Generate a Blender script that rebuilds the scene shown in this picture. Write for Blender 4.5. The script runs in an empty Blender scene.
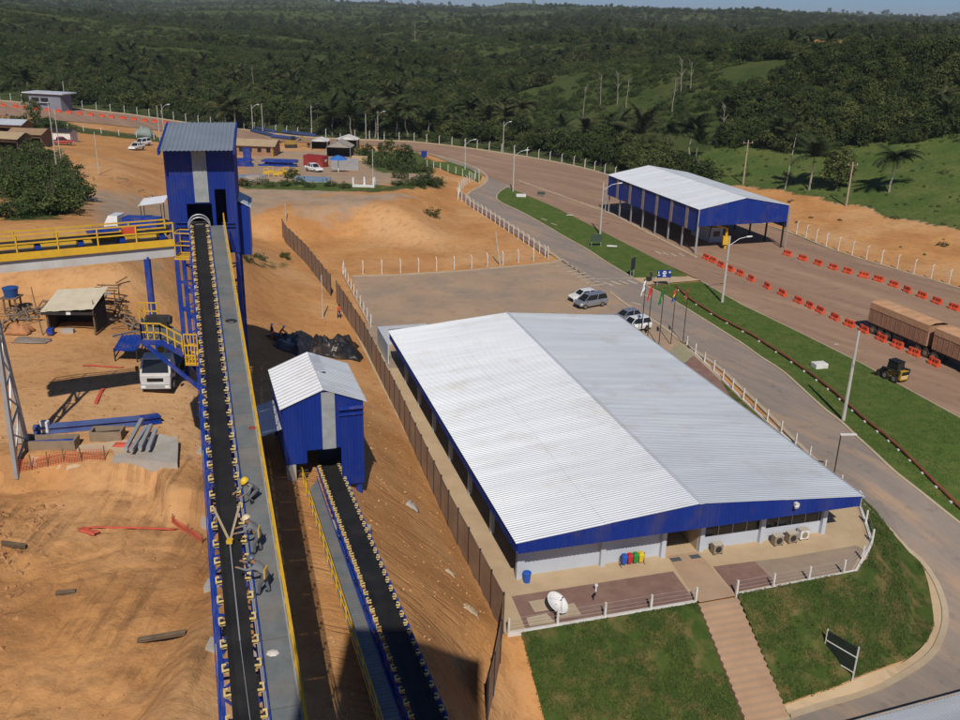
import bpy, bmesh, math, random
from mathutils import Vector as V, Matrix, noise

# ------------------------------------------------------------------ camera, sky, sun, exposure
sc = bpy.context.scene
rad = math.radians
FPX, PITCH, ROLL, CAMH = 930.0, rad(20.7), rad(1.5), 36.0
cam_data = bpy.data.cameras.new('camera'); cam = bpy.data.objects.new('camera', cam_data)
sc.collection.objects.link(cam); sc.camera = cam
cam_data.sensor_width = 36.0; cam_data.lens = FPX / 960.0 * 36.0
cam_data.clip_start = 0.5; cam_data.clip_end = 60000
cam.matrix_world = (Matrix.Translation((0, 0, CAMH)) @ Matrix.Rotation(math.pi/2 - PITCH, 4, 'X') @ Matrix.Rotation(ROLL, 4, 'Z'))
SUN_EL, SUN_AZ = rad(45.5), rad(3.0)          # sun right behind the camera
sun_dir = V((-math.sin(-SUN_AZ)*math.cos(SUN_EL), -math.cos(SUN_AZ)*math.cos(SUN_EL), math.sin(SUN_EL)))
sd = bpy.data.lights.new('sun', 'SUN'); sd.energy = 3.75; sd.angle = rad(0.5); sd.color = (1.0, 0.95, 0.87)
so = bpy.data.objects.new('sun', sd); sc.collection.objects.link(so)
so.rotation_euler = sun_dir.to_track_quat('Z', 'Y').to_euler(); so.location = (0, -50, 120)
world = bpy.data.worlds.new('World'); sc.world = world; world.use_nodes = True
wn = world.node_tree.nodes; wl = world.node_tree.links
for n in list(wn): wn.remove(n)
wo = wn.new('ShaderNodeOutputWorld'); wb = wn.new('ShaderNodeBackground'); ws = wn.new('ShaderNodeTexSky')
ws.sky_type = 'NISHITA'; ws.sun_disc = False; ws.sun_elevation = SUN_EL
ws.sun_rotation = math.atan2(sun_dir.x, sun_dir.y)
ws.altitude = 100; ws.air_density = 0.6; ws.dust_density = 0.5; ws.ozone_density = 10.0
wb.inputs['Strength'].default_value = 0.067
wl.new(ws.outputs[0], wb.inputs[0]); wl.new(wb.outputs[0], wo.inputs[0])
sc.view_settings.view_transform = 'Standard'; sc.view_settings.look = 'None'
sc.view_settings.exposure = 0.0; sc.view_settings.gamma = 1.0; sc.view_settings.use_curve_mapping = False
sc.cycles.use_denoising = True
sc.cycles.max_bounces = 6; sc.cycles.diffuse_bounces = 2; sc.cycles.glossy_bounces = 2; sc.cycles.transmission_bounces = 4

# ------------------------------------------------------------------ small maths
R_ = random.Random(11)
def clamp(t, a=0.0, b=1.0): return a if t < a else b if t > b else t
def lerp(a, b, t): return a + (b - a)*t
def sm(a, b, x):
    t = clamp((x - a)/(b - a)); return t*t*(3 - 2*t)
def interp(pts, x):
    if x <= pts[0][0]:
        (x0, y0), (x1, y1) = pts[0], pts[1]
    elif x >= pts[-1][0]:
        (x0, y0), (x1, y1) = pts[-2], pts[-1]
    else:
        for i in range(len(pts) - 1):
            if pts[i][0] <= x <= pts[i+1][0]:
                (x0, y0), (x1, y1) = pts[i], pts[i+1]; break
    return y0 + (y1 - y0)*(x - x0)/(x1 - x0)
def fbm(x, y, s, o=4, seed=0.0): return noise.fractal(V((x/s, y/s, seed)), 1.0, 2.0, o)
_c, _s = math.cos(ROLL), math.sin(ROLL)
_u0 = V((0, math.sin(PITCH), math.cos(PITCH))); FW = V((0, math.cos(PITCH), -math.sin(PITCH)))
RT = V((1, 0, 0))*_c + _u0*_s; UP = V((-1, 0, 0))*_s + _u0*_c
CAM = V((0, 0, CAMH))
def ray(px, py): return RT*((px - 480)/FPX) - UP*((py - 360)/FPX) + FW
def proj(p):
    d = V(p) - CAM; z = d.dot(FW)
    return (480 + FPX*d.dot(RT)/z, 360 - FPX*d.dot(UP)/z, z)
def Z(px, py, z):                                # the point of a sight line at height z
    d = ray(px, py); return CAM + d*((z - CAMH)/d.z)
def YD(px, py, y):                               # the point of a sight line at distance y
    d = ray(px, py); return CAM + d*(y/d.y)

# ------------------------------------------------------------------ the lie of the land
BENCH = [(-40, 49.3), (-27, 48.6), (-22, 48.9), (-19, 48.5), (-17.6, 46.2), (-14.5, 45.8), (-10, 45.5)]
FENCE = [(47 - 60, 2 + 17.7), (47, 2.0), (78.9, -7.3), (107.9, -16.0), (155.2, -34.0), (215, -57)]   # (y, x)
BO = V((2.7, 51.7, 0)); E1 = V((24.9, 7.5, 0)).normalized(); E2 = V((-E1.y, E1.x, 0))
def L(a, b, z=0.0): return BO + E1*a + E2*b + V((0, 0, z))
def ab(x, y):
    dx, dy = x - BO.x, y - BO.y; return dx*E1.x + dy*E1.y, dx*E2.x + dy*E2.y
KERB_PX = [(-420, 70), (0, 101), (60, 107), (130, 115), (225, 128), (300, 137), (380, 141), (415, 142.5), (470, 149), (530, 158), (580, 168), (615, 178), (700, 205), (785, 232), (830, 250), (880, 266), (960, 290), (1100, 335)]
BANK = [(0, 0), (.7, .075), (8.2, .655), (12.5, .745), (17.5, .97), (20, 1.0), (60, 1.0)]
def rise(x, y):
    d = (interp(FENCE, y) - x)*0.95
    zp = lerp(10.5, lerp(2 + 6*sm(-34, -68, x), 10.5, sm(-24, -34, x)*(1 - sm(90, 150, y))), sm(60, 105, y))
    zp += 3.0*sm(78, 85, y + 1.5*noise.noise(V((x*.1, 3, 0))))*sm(-17, -25, x)*(1 - sm(100, 170, y))
    zp = lerp(zp, 3 + 3.5*sm(-40, -75, x), sm(190, 262, y))
    if d <= .1: return 0.0
    k_ = 1 + .4*sm(58, 90, y) + 4*sm(165, 250, y); return zp*interp(BANK, min(d/k_, 40))
PEDGE = [(-60, -3.9), (11, -3.85), (23.6, -3.35), (25.7, -2.2), (27.4, -.5), (29.1, 2.2), (30.2, 4.8), (31.0, 12), (31.5, 40), (-60, 40)]
def _sd(a, b):
    best = 1e9
    for i in range(8):
        (x0, y0), (x1, y1) = PEDGE[i], PEDGE[i+1]; dx, dy = x1 - x0, y1 - y0
        t = clamp(((a - x0)*dx + (b - y0)*dy)/(dx*dx + dy*dy)); best = min(best, math.hypot(a - x0 - dx*t, b - y0 - dy*t))
    r = False; j = len(PEDGE) - 1
    for i in range(len(PEDGE)):
        (xi, yi), (xj, yj) = PEDGE[i], PEDGE[j]
        if (yi > b) != (yj > b) and a < (xj - xi)*(b - yi)/(yj - yi) + xi: r = not r
        j = i
    return -best if r else best
def frontbank(x, y):
    a, b = ab(x, y)
    if a < -9 or b > 14: return 0.0
    s = _sd(a, b)
    if s <= .1: return 0.0
    return -4.0*sm(13, -10, b)*clamp((s - .1)/lerp(6.6, 3.2, sm(20, 29, a)))*sm(-9, -3, a)
KW = None
def yk(x): return interp(KW, x)
def T(x, y):
    z = rise(x, y)
    yb = 4.0*sm(147, 158, y + 5*noise.noise(V((x*.07, 0, 5))) + .02*(x + 22)**2)*sm(-3, -16, x)*(1 - sm(175, 235, y))
    z = max(z, yb)
    if y < 80: z += frontbank(x, y)
    if KW is not None:
        fd = (y - yk(x))*0.9
        if fd > 2:
            z += sm(3, 160, fd)*(5 + 5*sm(30, 120, x)) + sm(40, 240, fd)*(5 + 15*fbm(x, y, 230, 2)) \
                 + sm(250, 900, fd)*(12*fbm(x, y, 600, 2, 4.0) + 2) + sm(1000, 2400, fd)*(17 + 9*fbm(x, y, 1500, 2, 9.0) + 9*sm(500, -500, x))
    d = interp(FENCE, y) - x
    if d > 12 and y < 82:                        # dug-over working area round the conveyor
        k = sm(12, 20, d)*(1 - sm(62, 80, y))
        z += k*(0.28*fbm(x, y, 11, 2, 2.0) + 0.13*fbm(x, y, 3.0, 4, 7.0))
        hp = V((x + 27.5, y - 37.0, 0)); z += 1.9*math.exp(-(hp.x/3.6)**2 - (hp.y/6.0)**2)*(1 + .6*fbm(x, y, 1.6, 4, 3.0))
        z -= 1.7*sm(.8, -.8, y - interp(BENCH, x) + .7*noise.noise(V((x*.5, y*.5, 8))))*sm(-11.5, -14, x)*sm(20, 30, y)
    elif 0.5 < d <= 13 and y < 140:
        z += 0.12*fbm(x, y, 3.0, 3, 1.0)*sm(.5, 3, d)
    return z
def G(px, py):                                   # where a sight line meets the ground
    d = ray(px, py); t0 = 12.0; t = t0
    while t < 9000:
        p = CAM + d*t
        if p.z < T(p.x, p.y): break
        t0 = t; t += max(0.25, t*0.006)
    for _ in range(14):
        m = (t0 + t)/2; p = CAM + d*m
        if p.z < T(p.x, p.y): t = m
        else: t0 = m
    p = CAM + d*t
    return V((p.x, p.y, T(p.x, p.y)))
_kw = sorted((p.x, p.y) for p in (G(*q) for q in KERB_PX)); KW = _kw

# ------------------------------------------------------------------ materials
MATS = {}
def mat(name, c1, c2=None, scale=1.0, rough=0.75, metal=0.0, bump=0.0, bscale=None, spec=0.3, detail=6.0, lo=0.35, hi=0.65, coat=0.0, emit=None, stretch=None, rot=0.0, spots=None, dirt=None, dirtscale=.5, dirtamt=.5):
    if name in MATS: return MATS[name]
    m = bpy.data.materials.new(name); m.use_nodes = True
    nt = m.node_tree; b = nt.nodes['Principled BSDF']
    b.inputs['Roughness'].default_value = rough; b.inputs['Metallic'].default_value = metal
    b.inputs['Specular IOR Level'].default_value = spec; b.inputs['Coat Weight'].default_value = coat
    b.inputs['Base Color'].default_value = (*c1, 1)
    if c2 is not None or bump or dirt:
        geo = nt.nodes.new('ShaderNodeNewGeometry'); pos = geo.outputs['Position']
        if stretch:
            mp = nt.nodes.new('ShaderNodeMapping'); mp.vector_type = 'TEXTURE'; mp.inputs['Rotation'].default_value = (0, 0, rot); mp.inputs['Scale'].default_value = stretch; nt.links.new(pos, mp.inputs['Vector']); pos = mp.outputs[0]
        def ntex(s, det=detail):
            n = nt.nodes.new('ShaderNodeTexNoise'); n.inputs['Scale'].default_value = s; n.inputs['Detail'].default_value = det
            n.inputs['Roughness'].default_value = 0.62; nt.links.new(pos, n.inputs['Vector']); return n
        last = None
        if c2 is not None:
            n = ntex(scale); r = nt.nodes.new('ShaderNodeMapRange')
            r.inputs['From Min'].default_value = lo; r.inputs['From Max'].default_value = hi
            nt.links.new(n.outputs['Fac'], r.inputs['Value'])
            mx = nt.nodes.new('ShaderNodeMix'); mx.data_type = 'RGBA'
            mx.inputs['A'].default_value = (*c1, 1); mx.inputs['B'].default_value = (*c2, 1)
            nt.links.new(r.outputs[0], mx.inputs['Factor']); last = mx.outputs['Result']
        if dirt is not None:
            n = ntex(dirtscale, 8.0); r = nt.nodes.new('ShaderNodeMapRange')
            r.inputs['From Min'].default_value = .48; r.inputs['From Max'].default_value = .75; r.inputs['To Max'].default_value = dirtamt
            nt.links.new(n.outputs['Fac'], r.inputs['Value'])
            mx = nt.nodes.new('ShaderNodeMix'); mx.data_type = 'RGBA'
            mx.inputs['A'].default_value = (*c1, 1)
            if last is not None: nt.links.new(last, mx.inputs['A'])
            mx.inputs['B'].default_value = (*dirt, 1); nt.links.new(r.outputs[0], mx.inputs['Factor']); last = mx.outputs['Result']
        if spots is not None:
            pos = geo.outputs['Position']; n = ntex(spots[1], 9.0); r = nt.nodes.new('ShaderNodeMapRange'); r.inputs['From Min'].default_value = .56; r.inputs['From Max'].default_value = .68; r.inputs['To Max'].default_value = spots[2]; nt.links.new(n.outputs['Fac'], r.inputs['Value'])
            mx = nt.nodes.new('ShaderNodeMix'); mx.data_type = 'RGBA'; nt.links.new(last, mx.inputs['A']); mx.inputs['B'].default_value = (*spots[0], 1); nt.links.new(r.outputs[0], mx.inputs['Factor']); last = mx.outputs['Result']
        if last is not None: nt.links.new(last, b.inputs['Base Color'])
        if bump:
            n = ntex(bscale or scale*3); bp = nt.nodes.new('ShaderNodeBump')
            bp.inputs['Strength'].default_value = bump; bp.inputs['Distance'].default_value = 0.15
            nt.links.new(n.outputs['Fac'], bp.inputs['Height']); nt.links.new(bp.outputs[0], b.inputs['Normal'])
    if emit: b.inputs['Emission Color'].default_value = (*emit, 1); b.inputs['Emission Strength'].default_value = 1
    MATS[name] = m; return m
SOILC = (.47, .27, .125)
DUST = (.42, .26, .14)
M_blue = mat('blue_cladding', (.006, .026, .20), (.009, .034, .235), .9, .42, dirt=(.075, .075, .14), dirtscale=.5, dirtamt=.4, stretch=(1, 1, 6), spots=((.09, .075, .09), .35, .35))
M_bluesteel = mat('blue_paint', (.008, .036, .24), (.012, .05, .29), 1.2, .4, dirt=DUST, dirtscale=.9, dirtamt=.25)
M_yellow = mat('yellow_paint', (.70, .42, .03), (.60, .35, .03), 2.0, .5, dirt=(.35, .2, .06), dirtscale=1.5, dirtamt=.4)
M_idler = mat('pale_yellow_idler', (.78, .60, .26), (.66, .46, .14), 3.0, .5)
M_belt = mat('black_rubber', (.012, .012, .013), (.022, .021, .020), .8, .7, dirt=(.05, .042, .036), dirtscale=.6, dirtamt=.5)
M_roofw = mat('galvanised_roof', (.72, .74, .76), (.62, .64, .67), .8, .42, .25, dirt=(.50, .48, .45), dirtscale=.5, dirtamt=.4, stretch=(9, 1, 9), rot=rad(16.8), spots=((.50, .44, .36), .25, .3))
M_roofc = mat('grey_and_shaded_roof', (.56, .59, .62), (.47, .50, .54), .8, .45, .18, dirt=(.42, .41, .40), dirtscale=.5, dirtamt=.45, stretch=(9, 1, 9), rot=rad(16.8), spots=((.36, .33, .29), .25, .3))  # grey roofing; also the galvanised sheet painted darker for slopes turned from the sun
M_steelgrey = mat('grey_steel', (.42, .43, .44), (.36, .37, .38), 1.0, .5, .3, dirt=DUST, dirtscale=.8, dirtamt=.3)
M_grate = mat('galvanised_grating', (.235, .25, .25), (.18, .195, .195), 1.0, .55, .3, dirt=DUST, dirtscale=.7, dirtamt=.35)
M_conc = mat('pale_concrete', (.50, .40, .28), (.42, .33, .22), .5, .9, bump=.1, bscale=8, dirt=(.40, .25, .13), dirtscale=.35, dirtamt=.55)
M_concgrey = mat('grey_concrete', (.42, .39, .34), (.34, .31, .27), .9, .9, bump=.15, bscale=6, dirt=DUST, dirtscale=.6, dirtamt=.6)
M_white = mat('white_paint', (.74, .73, .70), (.66, .64, .60), 1.2, .6, dirt=(.50, .36, .22), dirtscale=.9, dirtamt=.45)
M_black = mat('black_plastic', (.015, .015, .016), None, 1, .5)
M_dark = mat('dark_steel', (.04, .04, .042), (.06, .055, .05), 2, .5, .4)
M_glass = mat('dark_glass', (.015, .018, .02), None, 1, .08, spec=.6)
M_tyre = mat('tyre_rubber', (.018, .017, .016), (.05, .035, .022), 2.0, .9)
M_rim = mat('wheel_rim', (.42, .42, .42), (.30, .25, .2), 3.0, .4, .6)
M_pole = mat('concrete_pole', (.50, .47, .41), (.42, .39, .34), 1.0, .85)
M_postw = mat('white_post', (.72, .70, .64), (.60, .56, .49), 1.5, .8, dirt=(.42, .27, .15), dirtscale=1.2, dirtamt=.5)
M_wood = mat('weathered_wood', (.22, .15, .09), (.14, .095, .06), 2.0, .9)
M_orange = mat('orange_plastic', (.72, .085, .025), (.58, .07, .03), 1.5, .5, dirt=DUST, dirtscale=1.3, dirtamt=.35)
M_redmesh = mat('red_safety_mesh', (.62, .09, .05), (.50, .10, .06), 2.0, .8)

# ------------------------------------------------------------------ mesh building
col = bpy.data.collections.new('place'); sc.collection.children.link(col)
class MB:
    def __init__(s): s.v = []; s.f = []; s.smooth = False; s.mi = []; s.m = 0
    def face(s, idx): s.f.append(tuple(idx)); s.mi.append(s.m)
    def quad(s, a, b, c, d):
        n = len(s.v); s.v += [V(a), V(b), V(c), V(d)]; s.face((n, n+1, n+2, n+3)); return s
    def tri(s, a, b, c):
        n = len(s.v); s.v += [V(a), V(b), V(c)]; s.face((n, n+1, n+2)); return s
    def hexa(s, p):                              # eight corners, four below then four above
        n = len(s.v); s.v += [V(q) for q in p]
        for q in ((0, 3, 2, 1), (4, 5, 6, 7), (0, 1, 5, 4), (1, 2, 6, 5), (2, 3, 7, 6), (3, 0, 4, 7)): s.face([n + i for i in q])
        return s
    def box(s, x0, y0, z0, x1, y1, z1):
        return s.hexa([(x0, y0, z0), (x1, y0, z0), (x1, y1, z0), (x0, y1, z0), (x0, y0, z1), (x1, y0, z1), (x1, y1, z1), (x0, y1, z1)])
    def cbox(s, c, sx, sy, sz, rz=0.0):          # base centre, size, turn
        c = V(c); cs, sn = math.cos(rz), math.sin(rz)
        def q(x, y, z): return c + V((x*cs - y*sn, x*sn + y*cs, z))
        hx, hy = sx/2, sy/2
        return s.hexa([q(-hx, -hy, 0), q(hx, -hy, 0), q(hx, hy, 0), q(-hx, hy, 0), q(-hx, -hy, sz), q(hx, -hy, sz), q(hx, hy, sz), q(-hx, hy, sz)])
    def obox(s, o, ux, uy, uz):                  # a box from a corner and three edges
        o, ux, uy, uz = V(o), V(ux), V(uy), V(uz)
        return s.hexa([o, o+ux, o+ux+uy, o+uy, o+uz, o+ux+uz, o+ux+uy+uz, o+uy+uz])
    def bar(s, p, q, w, h=None, up=(0, 0, 1)):
        p, q = V(p), V(q); h = h or w; d = (q - p).normalized(); u = V(up)
        if abs(d.dot(u)) > .97: u = V((0, 1, 0))
        x = d.cross(u).normalized()*(w/2); y = x.cross(d).normalized()*(h/2)
        return s.hexa([p-x-y, p+x-y, p+x+y, p-x+y, q-x-y, q+x-y, q+x+y, q-x+y])
    def tube(s, p, q, r, r2=None, n=8, cap=True):
        p, q = V(p), V(q); r2 = r if r2 is None else r2; d = (q - p).normalized()
        u = V((0, 0, 1)) if abs(d.z) < .95 else V((1, 0, 0)); x = d.cross(u).normalized(); y = x.cross(d)
        k = len(s.v)
        for c, rr in ((p, r), (q, r2)):
            for i in range(n):
                a = 2*math.pi*i/n; s.v.append(c + x*(rr*math.cos(a)) + y*(rr*math.sin(a)))
        for i in range(n): s.face((k+i, k+(i+1) % n, k+n+(i+1) % n, k+n+i))
        if cap: s.face(tuple(k+i for i in range(n))[::-1]); s.face(tuple(k+n+i for i in range(n)))
        return s
    def path(s, pts, r, n=6):
        for a, b in zip(pts, pts[1:]): s.tube(a, b, r, n=n)
        return s
    def prism(s, poly, dz, base=None):           # closed outline (3D points) pushed along dz
        poly = [V(p) for p in poly]; dz = V(dz); k = len(s.v); n = len(poly)
        s.v += poly + [p + dz for p in poly]
        s.face(tuple(range(k + n - 1, k - 1, -1))); s.face(tuple(range(k + n, k + 2*n)))
        for i in range(n): s.face((k+i, k+(i+1) % n, k+n+(i+1) % n, k+n+i))
        return s
    def loft(s, rings, closed=True, caps=True):
        k = len(s.v); n = len(rings[0])
        for r in rings: s.v += [V(p) for p in r]
        for j in range(len(rings) - 1):
            for i in range(n if closed else n - 1):
                a = k + j*n + i; b = k + j*n + (i+1) % n; s.face((a, b, b + n, a + n))
        if caps:
            s.face(tuple(range(k + n - 1, k - 1, -1))); s.face(tuple(range(k + (len(rings)-1)*n, k + len(rings)*n)))
        return s
    def sheet(s, o, u, v, pitch=.25, depth=.035, thick=0.0, top=.38, slope=.16, wob=0.0):
        # ribbed metal: profile runs along u, the ribs run along v
        o, u, v = V(o), V(u), V(v); n = u.cross(v).normalized(); W = u.length; uu = u/W
        xs = [0.0]; hs = [0.0]; k = max(1, round(W/pitch)); pt = W/k
        for i in range(k):
            b = i*pt
            for fr, hh in ((top, 0), (top+slope, 1), (1-slope, 1), (1, 0)):
                xs.append(b + fr*pt); hs.append(hh*depth)
        j = len(s.v); m = len(xs); nv = 2
        for r in range(nv):
            for x, h in zip(xs, hs): s.v.append(o + uu*x + v*(r/(nv-1)) + n*h)
        for r in range(nv - 1):
            for i in range(m - 1): s.face((j+r*m+i, j+r*m+i+1, j+(r+1)*m+i+1, j+(r+1)*m+i))
        return s
    def build(s, name, m, parent=None, local=False, smooth=False, bevel=0.0):
        me = bpy.data.meshes.new(name)
        off = V((0, 0, 0))
        vs = s.v
        if parent is not None and not local:
            inv = world_inv(parent); vs = [inv @ p for p in s.v]
        me.from_pydata([tuple(p) for p in vs], [], s.f)
        for mm in (m if isinstance(m, (list, tuple)) else [m]):
            if mm is not None: me.materials.append(mm)
        if any(s.mi): me.polygons.foreach_set('material_index', s.mi)
        if smooth: me.polygons.foreach_set('use_smooth', [True]*len(me.polygons))
        o = bpy.data.objects.new(name, me); col.objects.link(o)
        if parent is not None: o.parent = parent
        if bevel:
            b = o.modifiers.new('bevel', 'BEVEL'); b.width = bevel; b.segments = 2; b.limit_method = 'ANGLE'
        return o
def world_inv(o):
    mw = Matrix.Identity(4); ch = []
    while o is not None: ch.append(o); o = o.parent
    for q in reversed(ch): mw = mw @ q.matrix_basis
    return mw.inverted()
def tag(o, label=None, cat=None, group=None, kind=None):
    if label: o['label'] = label
    if cat: o['category'] = cat
    if group: o['group'] = group
    if kind: o['kind'] = kind
    return o
def thing(name, label, cat, loc=(0, 0, 0), rz=0.0, group=None):
    o = bpy.data.objects.new(name, None); col.objects.link(o); o.empty_display_size = .3
    o.location = loc; o.rotation_euler = (0, 0, rz); return tag(o, label, cat, group)
def clone(root, loc=None, rz=None, label=None, scale=None):
    c = root.copy(); col.objects.link(c)
    for ch in root.children:
        k = ch.copy(); col.objects.link(k); k.parent = c
        for g in ch.children:
            h = g.copy(); col.objects.link(h); h.parent = k
    if loc is not None: c.location = loc
    if rz is not None: c.rotation_euler = (0, 0, rz)
    if scale is not None: c.scale = (scale,)*3
    if label: c['label'] = label
    return c
def heading(p, q): return math.atan2(q[1]-p[1], q[0]-p[0])
ORD = ['first', 'second', 'third', 'fourth', 'fifth', 'sixth', 'seventh', 'eighth', 'ninth', 'tenth', 'eleventh', 'twelfth', 'thirteenth', 'fourteenth', 'fifteenth', 'sixteenth', 'seventeenth', 'eighteenth', 'nineteenth', 'twentieth']

# ------------------------------------------------------------------ ground
def soil_material():
    m = bpy.data.materials.new('red_earth_and_grass'); m.use_nodes = True; nt = m.node_tree; b = nt.nodes['Principled BSDF']
    b.inputs['Roughness'].default_value = .95; b.inputs['Specular IOR Level'].default_value = .1
    geo = nt.nodes.new('ShaderNodeNewGeometry'); at = nt.nodes.new('ShaderNodeAttribute'); at.attribute_name = 'cover'
    sep = nt.nodes.new('ShaderNodeSeparateColor'); nt.links.new(at.outputs['Color'], sep.inputs[0])
    def tex(s, d=8, r=.6, w=0.0):
        n = nt.nodes.new('ShaderNodeTexNoise'); n.inputs['Scale'].default_value = s; n.inputs['Detail'].default_value = d
        n.inputs['Roughness'].default_value = r; n.inputs['Distortion'].default_value = w; nt.links.new(geo.outputs['Position'], n.inputs['Vector']); return n.outputs['Fac']
    def rng(x, a, c, lo=0.0, hi=1.0):
        r = nt.nodes.new('ShaderNodeMapRange'); r.inputs['From Min'].default_value = a; r.inputs['From Max'].default_value = c
        r.inputs['To Min'].default_value = lo; r.inputs['To Max'].default_value = hi; nt.links.new(x, r.inputs['Value']); return r.outputs[0]
    def mix(f, a, c):
        x = nt.nodes.new('ShaderNodeMix'); x.data_type = 'RGBA'
        if isinstance(f, float): x.inputs['Factor'].default_value = f
        else: nt.links.new(f, x.inputs['Factor'])
        for k, q in (('A', a), ('B', c)):
            if isinstance(q, tuple): x.inputs[k].default_value = (*q, 1)
            else: nt.links.new(q, x.inputs[k])
        return x.outputs['Result']
    def mul(a, c):
        x = nt.nodes.new('ShaderNodeMath'); x.operation = 'MULTIPLY'; nt.links.new(a, x.inputs[0])
        if isinstance(c, float): x.inputs[1].default_value = c
        else: nt.links.new(c, x.inputs[1])
        return x.outputs[0]
    def add(a, c):
        x = nt.nodes.new('ShaderNodeMath'); x.operation = 'ADD'; nt.links.new(a, x.inputs[0]); nt.links.new(c, x.inputs[1]); return x.outputs[0]
    soil = mix(rng(tex(.13, 9, .62, .4), .36, .66), (.59, .295, .110), (.44, .205, .072))
    soil = mix(rng(tex(.045, 6), .48, .70, 0, .8), soil, (.64, .395, .20))
    soil = mix(rng(tex(.9, 10, .72), .50, .74, 0, .7), soil, (.29, .135, .055))
    soil = mix(rng(tex(3.2, 6, .7), .60, .75, 0, .35), soil, (.58, .40, .25))
    # runnels washed down the bank and wheel tracks: stretched noise
    mp = nt.nodes.new('ShaderNodeMapping'); mp.inputs['Rotation'].default_value = (0, 0, rad(-20)); mp.inputs['Scale'].default_value = (.14, 2.2, .3)
    nt.links.new(geo.outputs['Position'], mp.inputs['Vector'])
    rn = nt.nodes.new('ShaderNodeTexNoise'); rn.inputs['Scale'].default_value = 1.3; rn.inputs['Detail'].default_value = 5; rn.inputs['Distortion'].default_value = .35
    nt.links.new(mp.outputs[0], rn.inputs['Vector'])
    runn = mul(rng(rn.outputs['Fac'], .52, .66), sep.outputs[2])
    mp2 = nt.nodes.new('ShaderNodeMapping'); mp2.inputs['Rotation'].default_value = (0, 0, rad(12)); mp2.inputs['Scale'].default_value = (1.5, .07, .1)
    nt.links.new(geo.outputs['Position'], mp2.inputs['Vector']); rn2 = nt.nodes.new('ShaderNodeTexNoise'); rn2.inputs['Scale'].default_value = .9; rn2.inputs['Detail'].default_value = 7; rn2.inputs['Roughness'].default_value = .7; rn2.inputs['Distortion'].default_value = .12; nt.links.new(mp2.outputs[0], rn2.inputs['Vector'])
    trk = mul(mul(rng(rn2.outputs['Fac'], .50, .64), at.outputs['Alpha']), rng(tex(.11, 3), .44, .56))
    soil = mix(mul(trk, .7), soil, (.26, .135, .062))
    wet = mul(rng(tex(.2, 7, .6, .6), .45, .60), at.outputs['Alpha']); soil = mix(mul(wet, .45), soil, (.30, .155, .07))
    soil = mix(mul(runn, .42), soil, (.34, .165, .065))
    grey = mix(rng(tex(.35, 8), .4, .65), (.43, .30, .20), (.33, .24, .165))
    f2 = rng(add(sep.outputs[1], rng(tex(.2, 8), .3, .7, -.25, .25)), .3, .7)
    soil = mix(f2, soil, grey)
    grass = mix(rng(tex(.09, 8), .38, .62), (.048, .074, .019), (.088, .098, .030))
    fresh = mix(rng(tex(.12, 8), .38, .62), (.075, .118, .026), (.13, .155, .042))
    grass = mix(sep.outputs[1], grass, fresh)
    grass = mix(rng(tex(1.3, 8, .7), .45, .7, 0, .7), grass, (.035, .056, .014))
    f3 = rng(add(sep.outputs[0], rng(tex(.5, 9, .7), .3, .7, -.35, .35)), .35, .65)
    nt.links.new(mix(f3, soil, grass), b.inputs['Base Color'])
    bp = nt.nodes.new('ShaderNodeBump'); bp.inputs['Strength'].default_value = .75; bp.inputs['Distance'].default_value = .22
    h = add(add(mul(tex(.9, 10, .68), .8), mul(tex(3.5, 6, .6), .35)), mul(runn, -.32)); h = add(h, mul(trk, -.45)); nt.links.new(h, bp.inputs['Height'])
    nt.links.new(bp.outputs[0], b.inputs['Normal']); return m
M_soil = soil_material()

def inside(poly, x, y):
    r = False; n = len(poly); j = n - 1
    for i in range(n):
        xi, yi = poly[i][0], poly[i][1]; xj, yj = poly[j][0], poly[j][1]
        if (yi > y) != (yj > y) and x < (xj - xi)*(y - yi)/(yj - yi) + xi: r = not r
        j = i
    return r
def soft(poly, x, y, w):                          # covered share of a small disc
    return sum(inside(poly, x + dx*w, y + dy*w) for dx, dy in ((0, 0), (1, 0), (-1, 0), (0, 1), (0, -1)))/5.0
# stretches of weeds and of grey trodden earth, in plan
GP = lambda pts: [G(*p).xy for p in pts]
GREEN = [GP(p) for p in ([(0, 150), (30, 147), (55, 152), (78, 180), (86, 205), (60, 220), (0, 222)],
    [(235, 182), (300, 181), (360, 184), (420, 190), (380, 193), (300, 191), (240, 189)],
    [(358, 150), (420, 152), (440, 165), (428, 176), (380, 173), (362, 162)], [(238, 258), (300, 256), (300, 262), (240, 264)],
    [(0, 120), (60, 118), (88, 130), (60, 134), (0, 128)], [(392, 186), (440, 182), (446, 188), (400, 192)],
    [(120, 252), (170, 253), (168, 258), (125, 258)], [(0, 121), (80, 127), (160, 137), (235, 147), (235, 152), (160, 143), (80, 133), (0, 126)])]
GREY = [GP(p) for p in ([(85, 190), (240, 190), (240, 150), (420, 150), (440, 190), (300, 200), (240, 235), (150, 235), (90, 225)],
    [(0, 255), (150, 256), (190, 262), (150, 275), (60, 274), (0, 272)], [(130, 370), (185, 372), (178, 412), (120, 408)], [(290, 196), (400, 192), (430, 205), (330, 225), (290, 215)])]
FIELD = [GP(p) for p in ([(735, 184), (752, 189), (775, 189), (800, 194), (840, 202), (880, 214), (920, 222), (960, 231), (1060, 258), (1060, 345), (960, 296), (880, 272), (830, 256), (785, 238), (700, 212)],)]
MEADOW = GP([(686, 172), (700, 152), (760, 144), (830, 149), (880, 142), (960, 129), (1090, 112), (1090, 345), (960, 292), (785, 234), (700, 207)])
BANKTOP = sorted((p.x, p.y) for p in (G(*q) for q in [(690, 190), (735, 185), (752, 188), (775, 189), (800, 194), (840, 202), (880, 213), (920, 221), (960, 230), (1060, 258)]))
ys = []; y = -70.0
while y < 17: ys.append(y); y += 3.0
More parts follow.
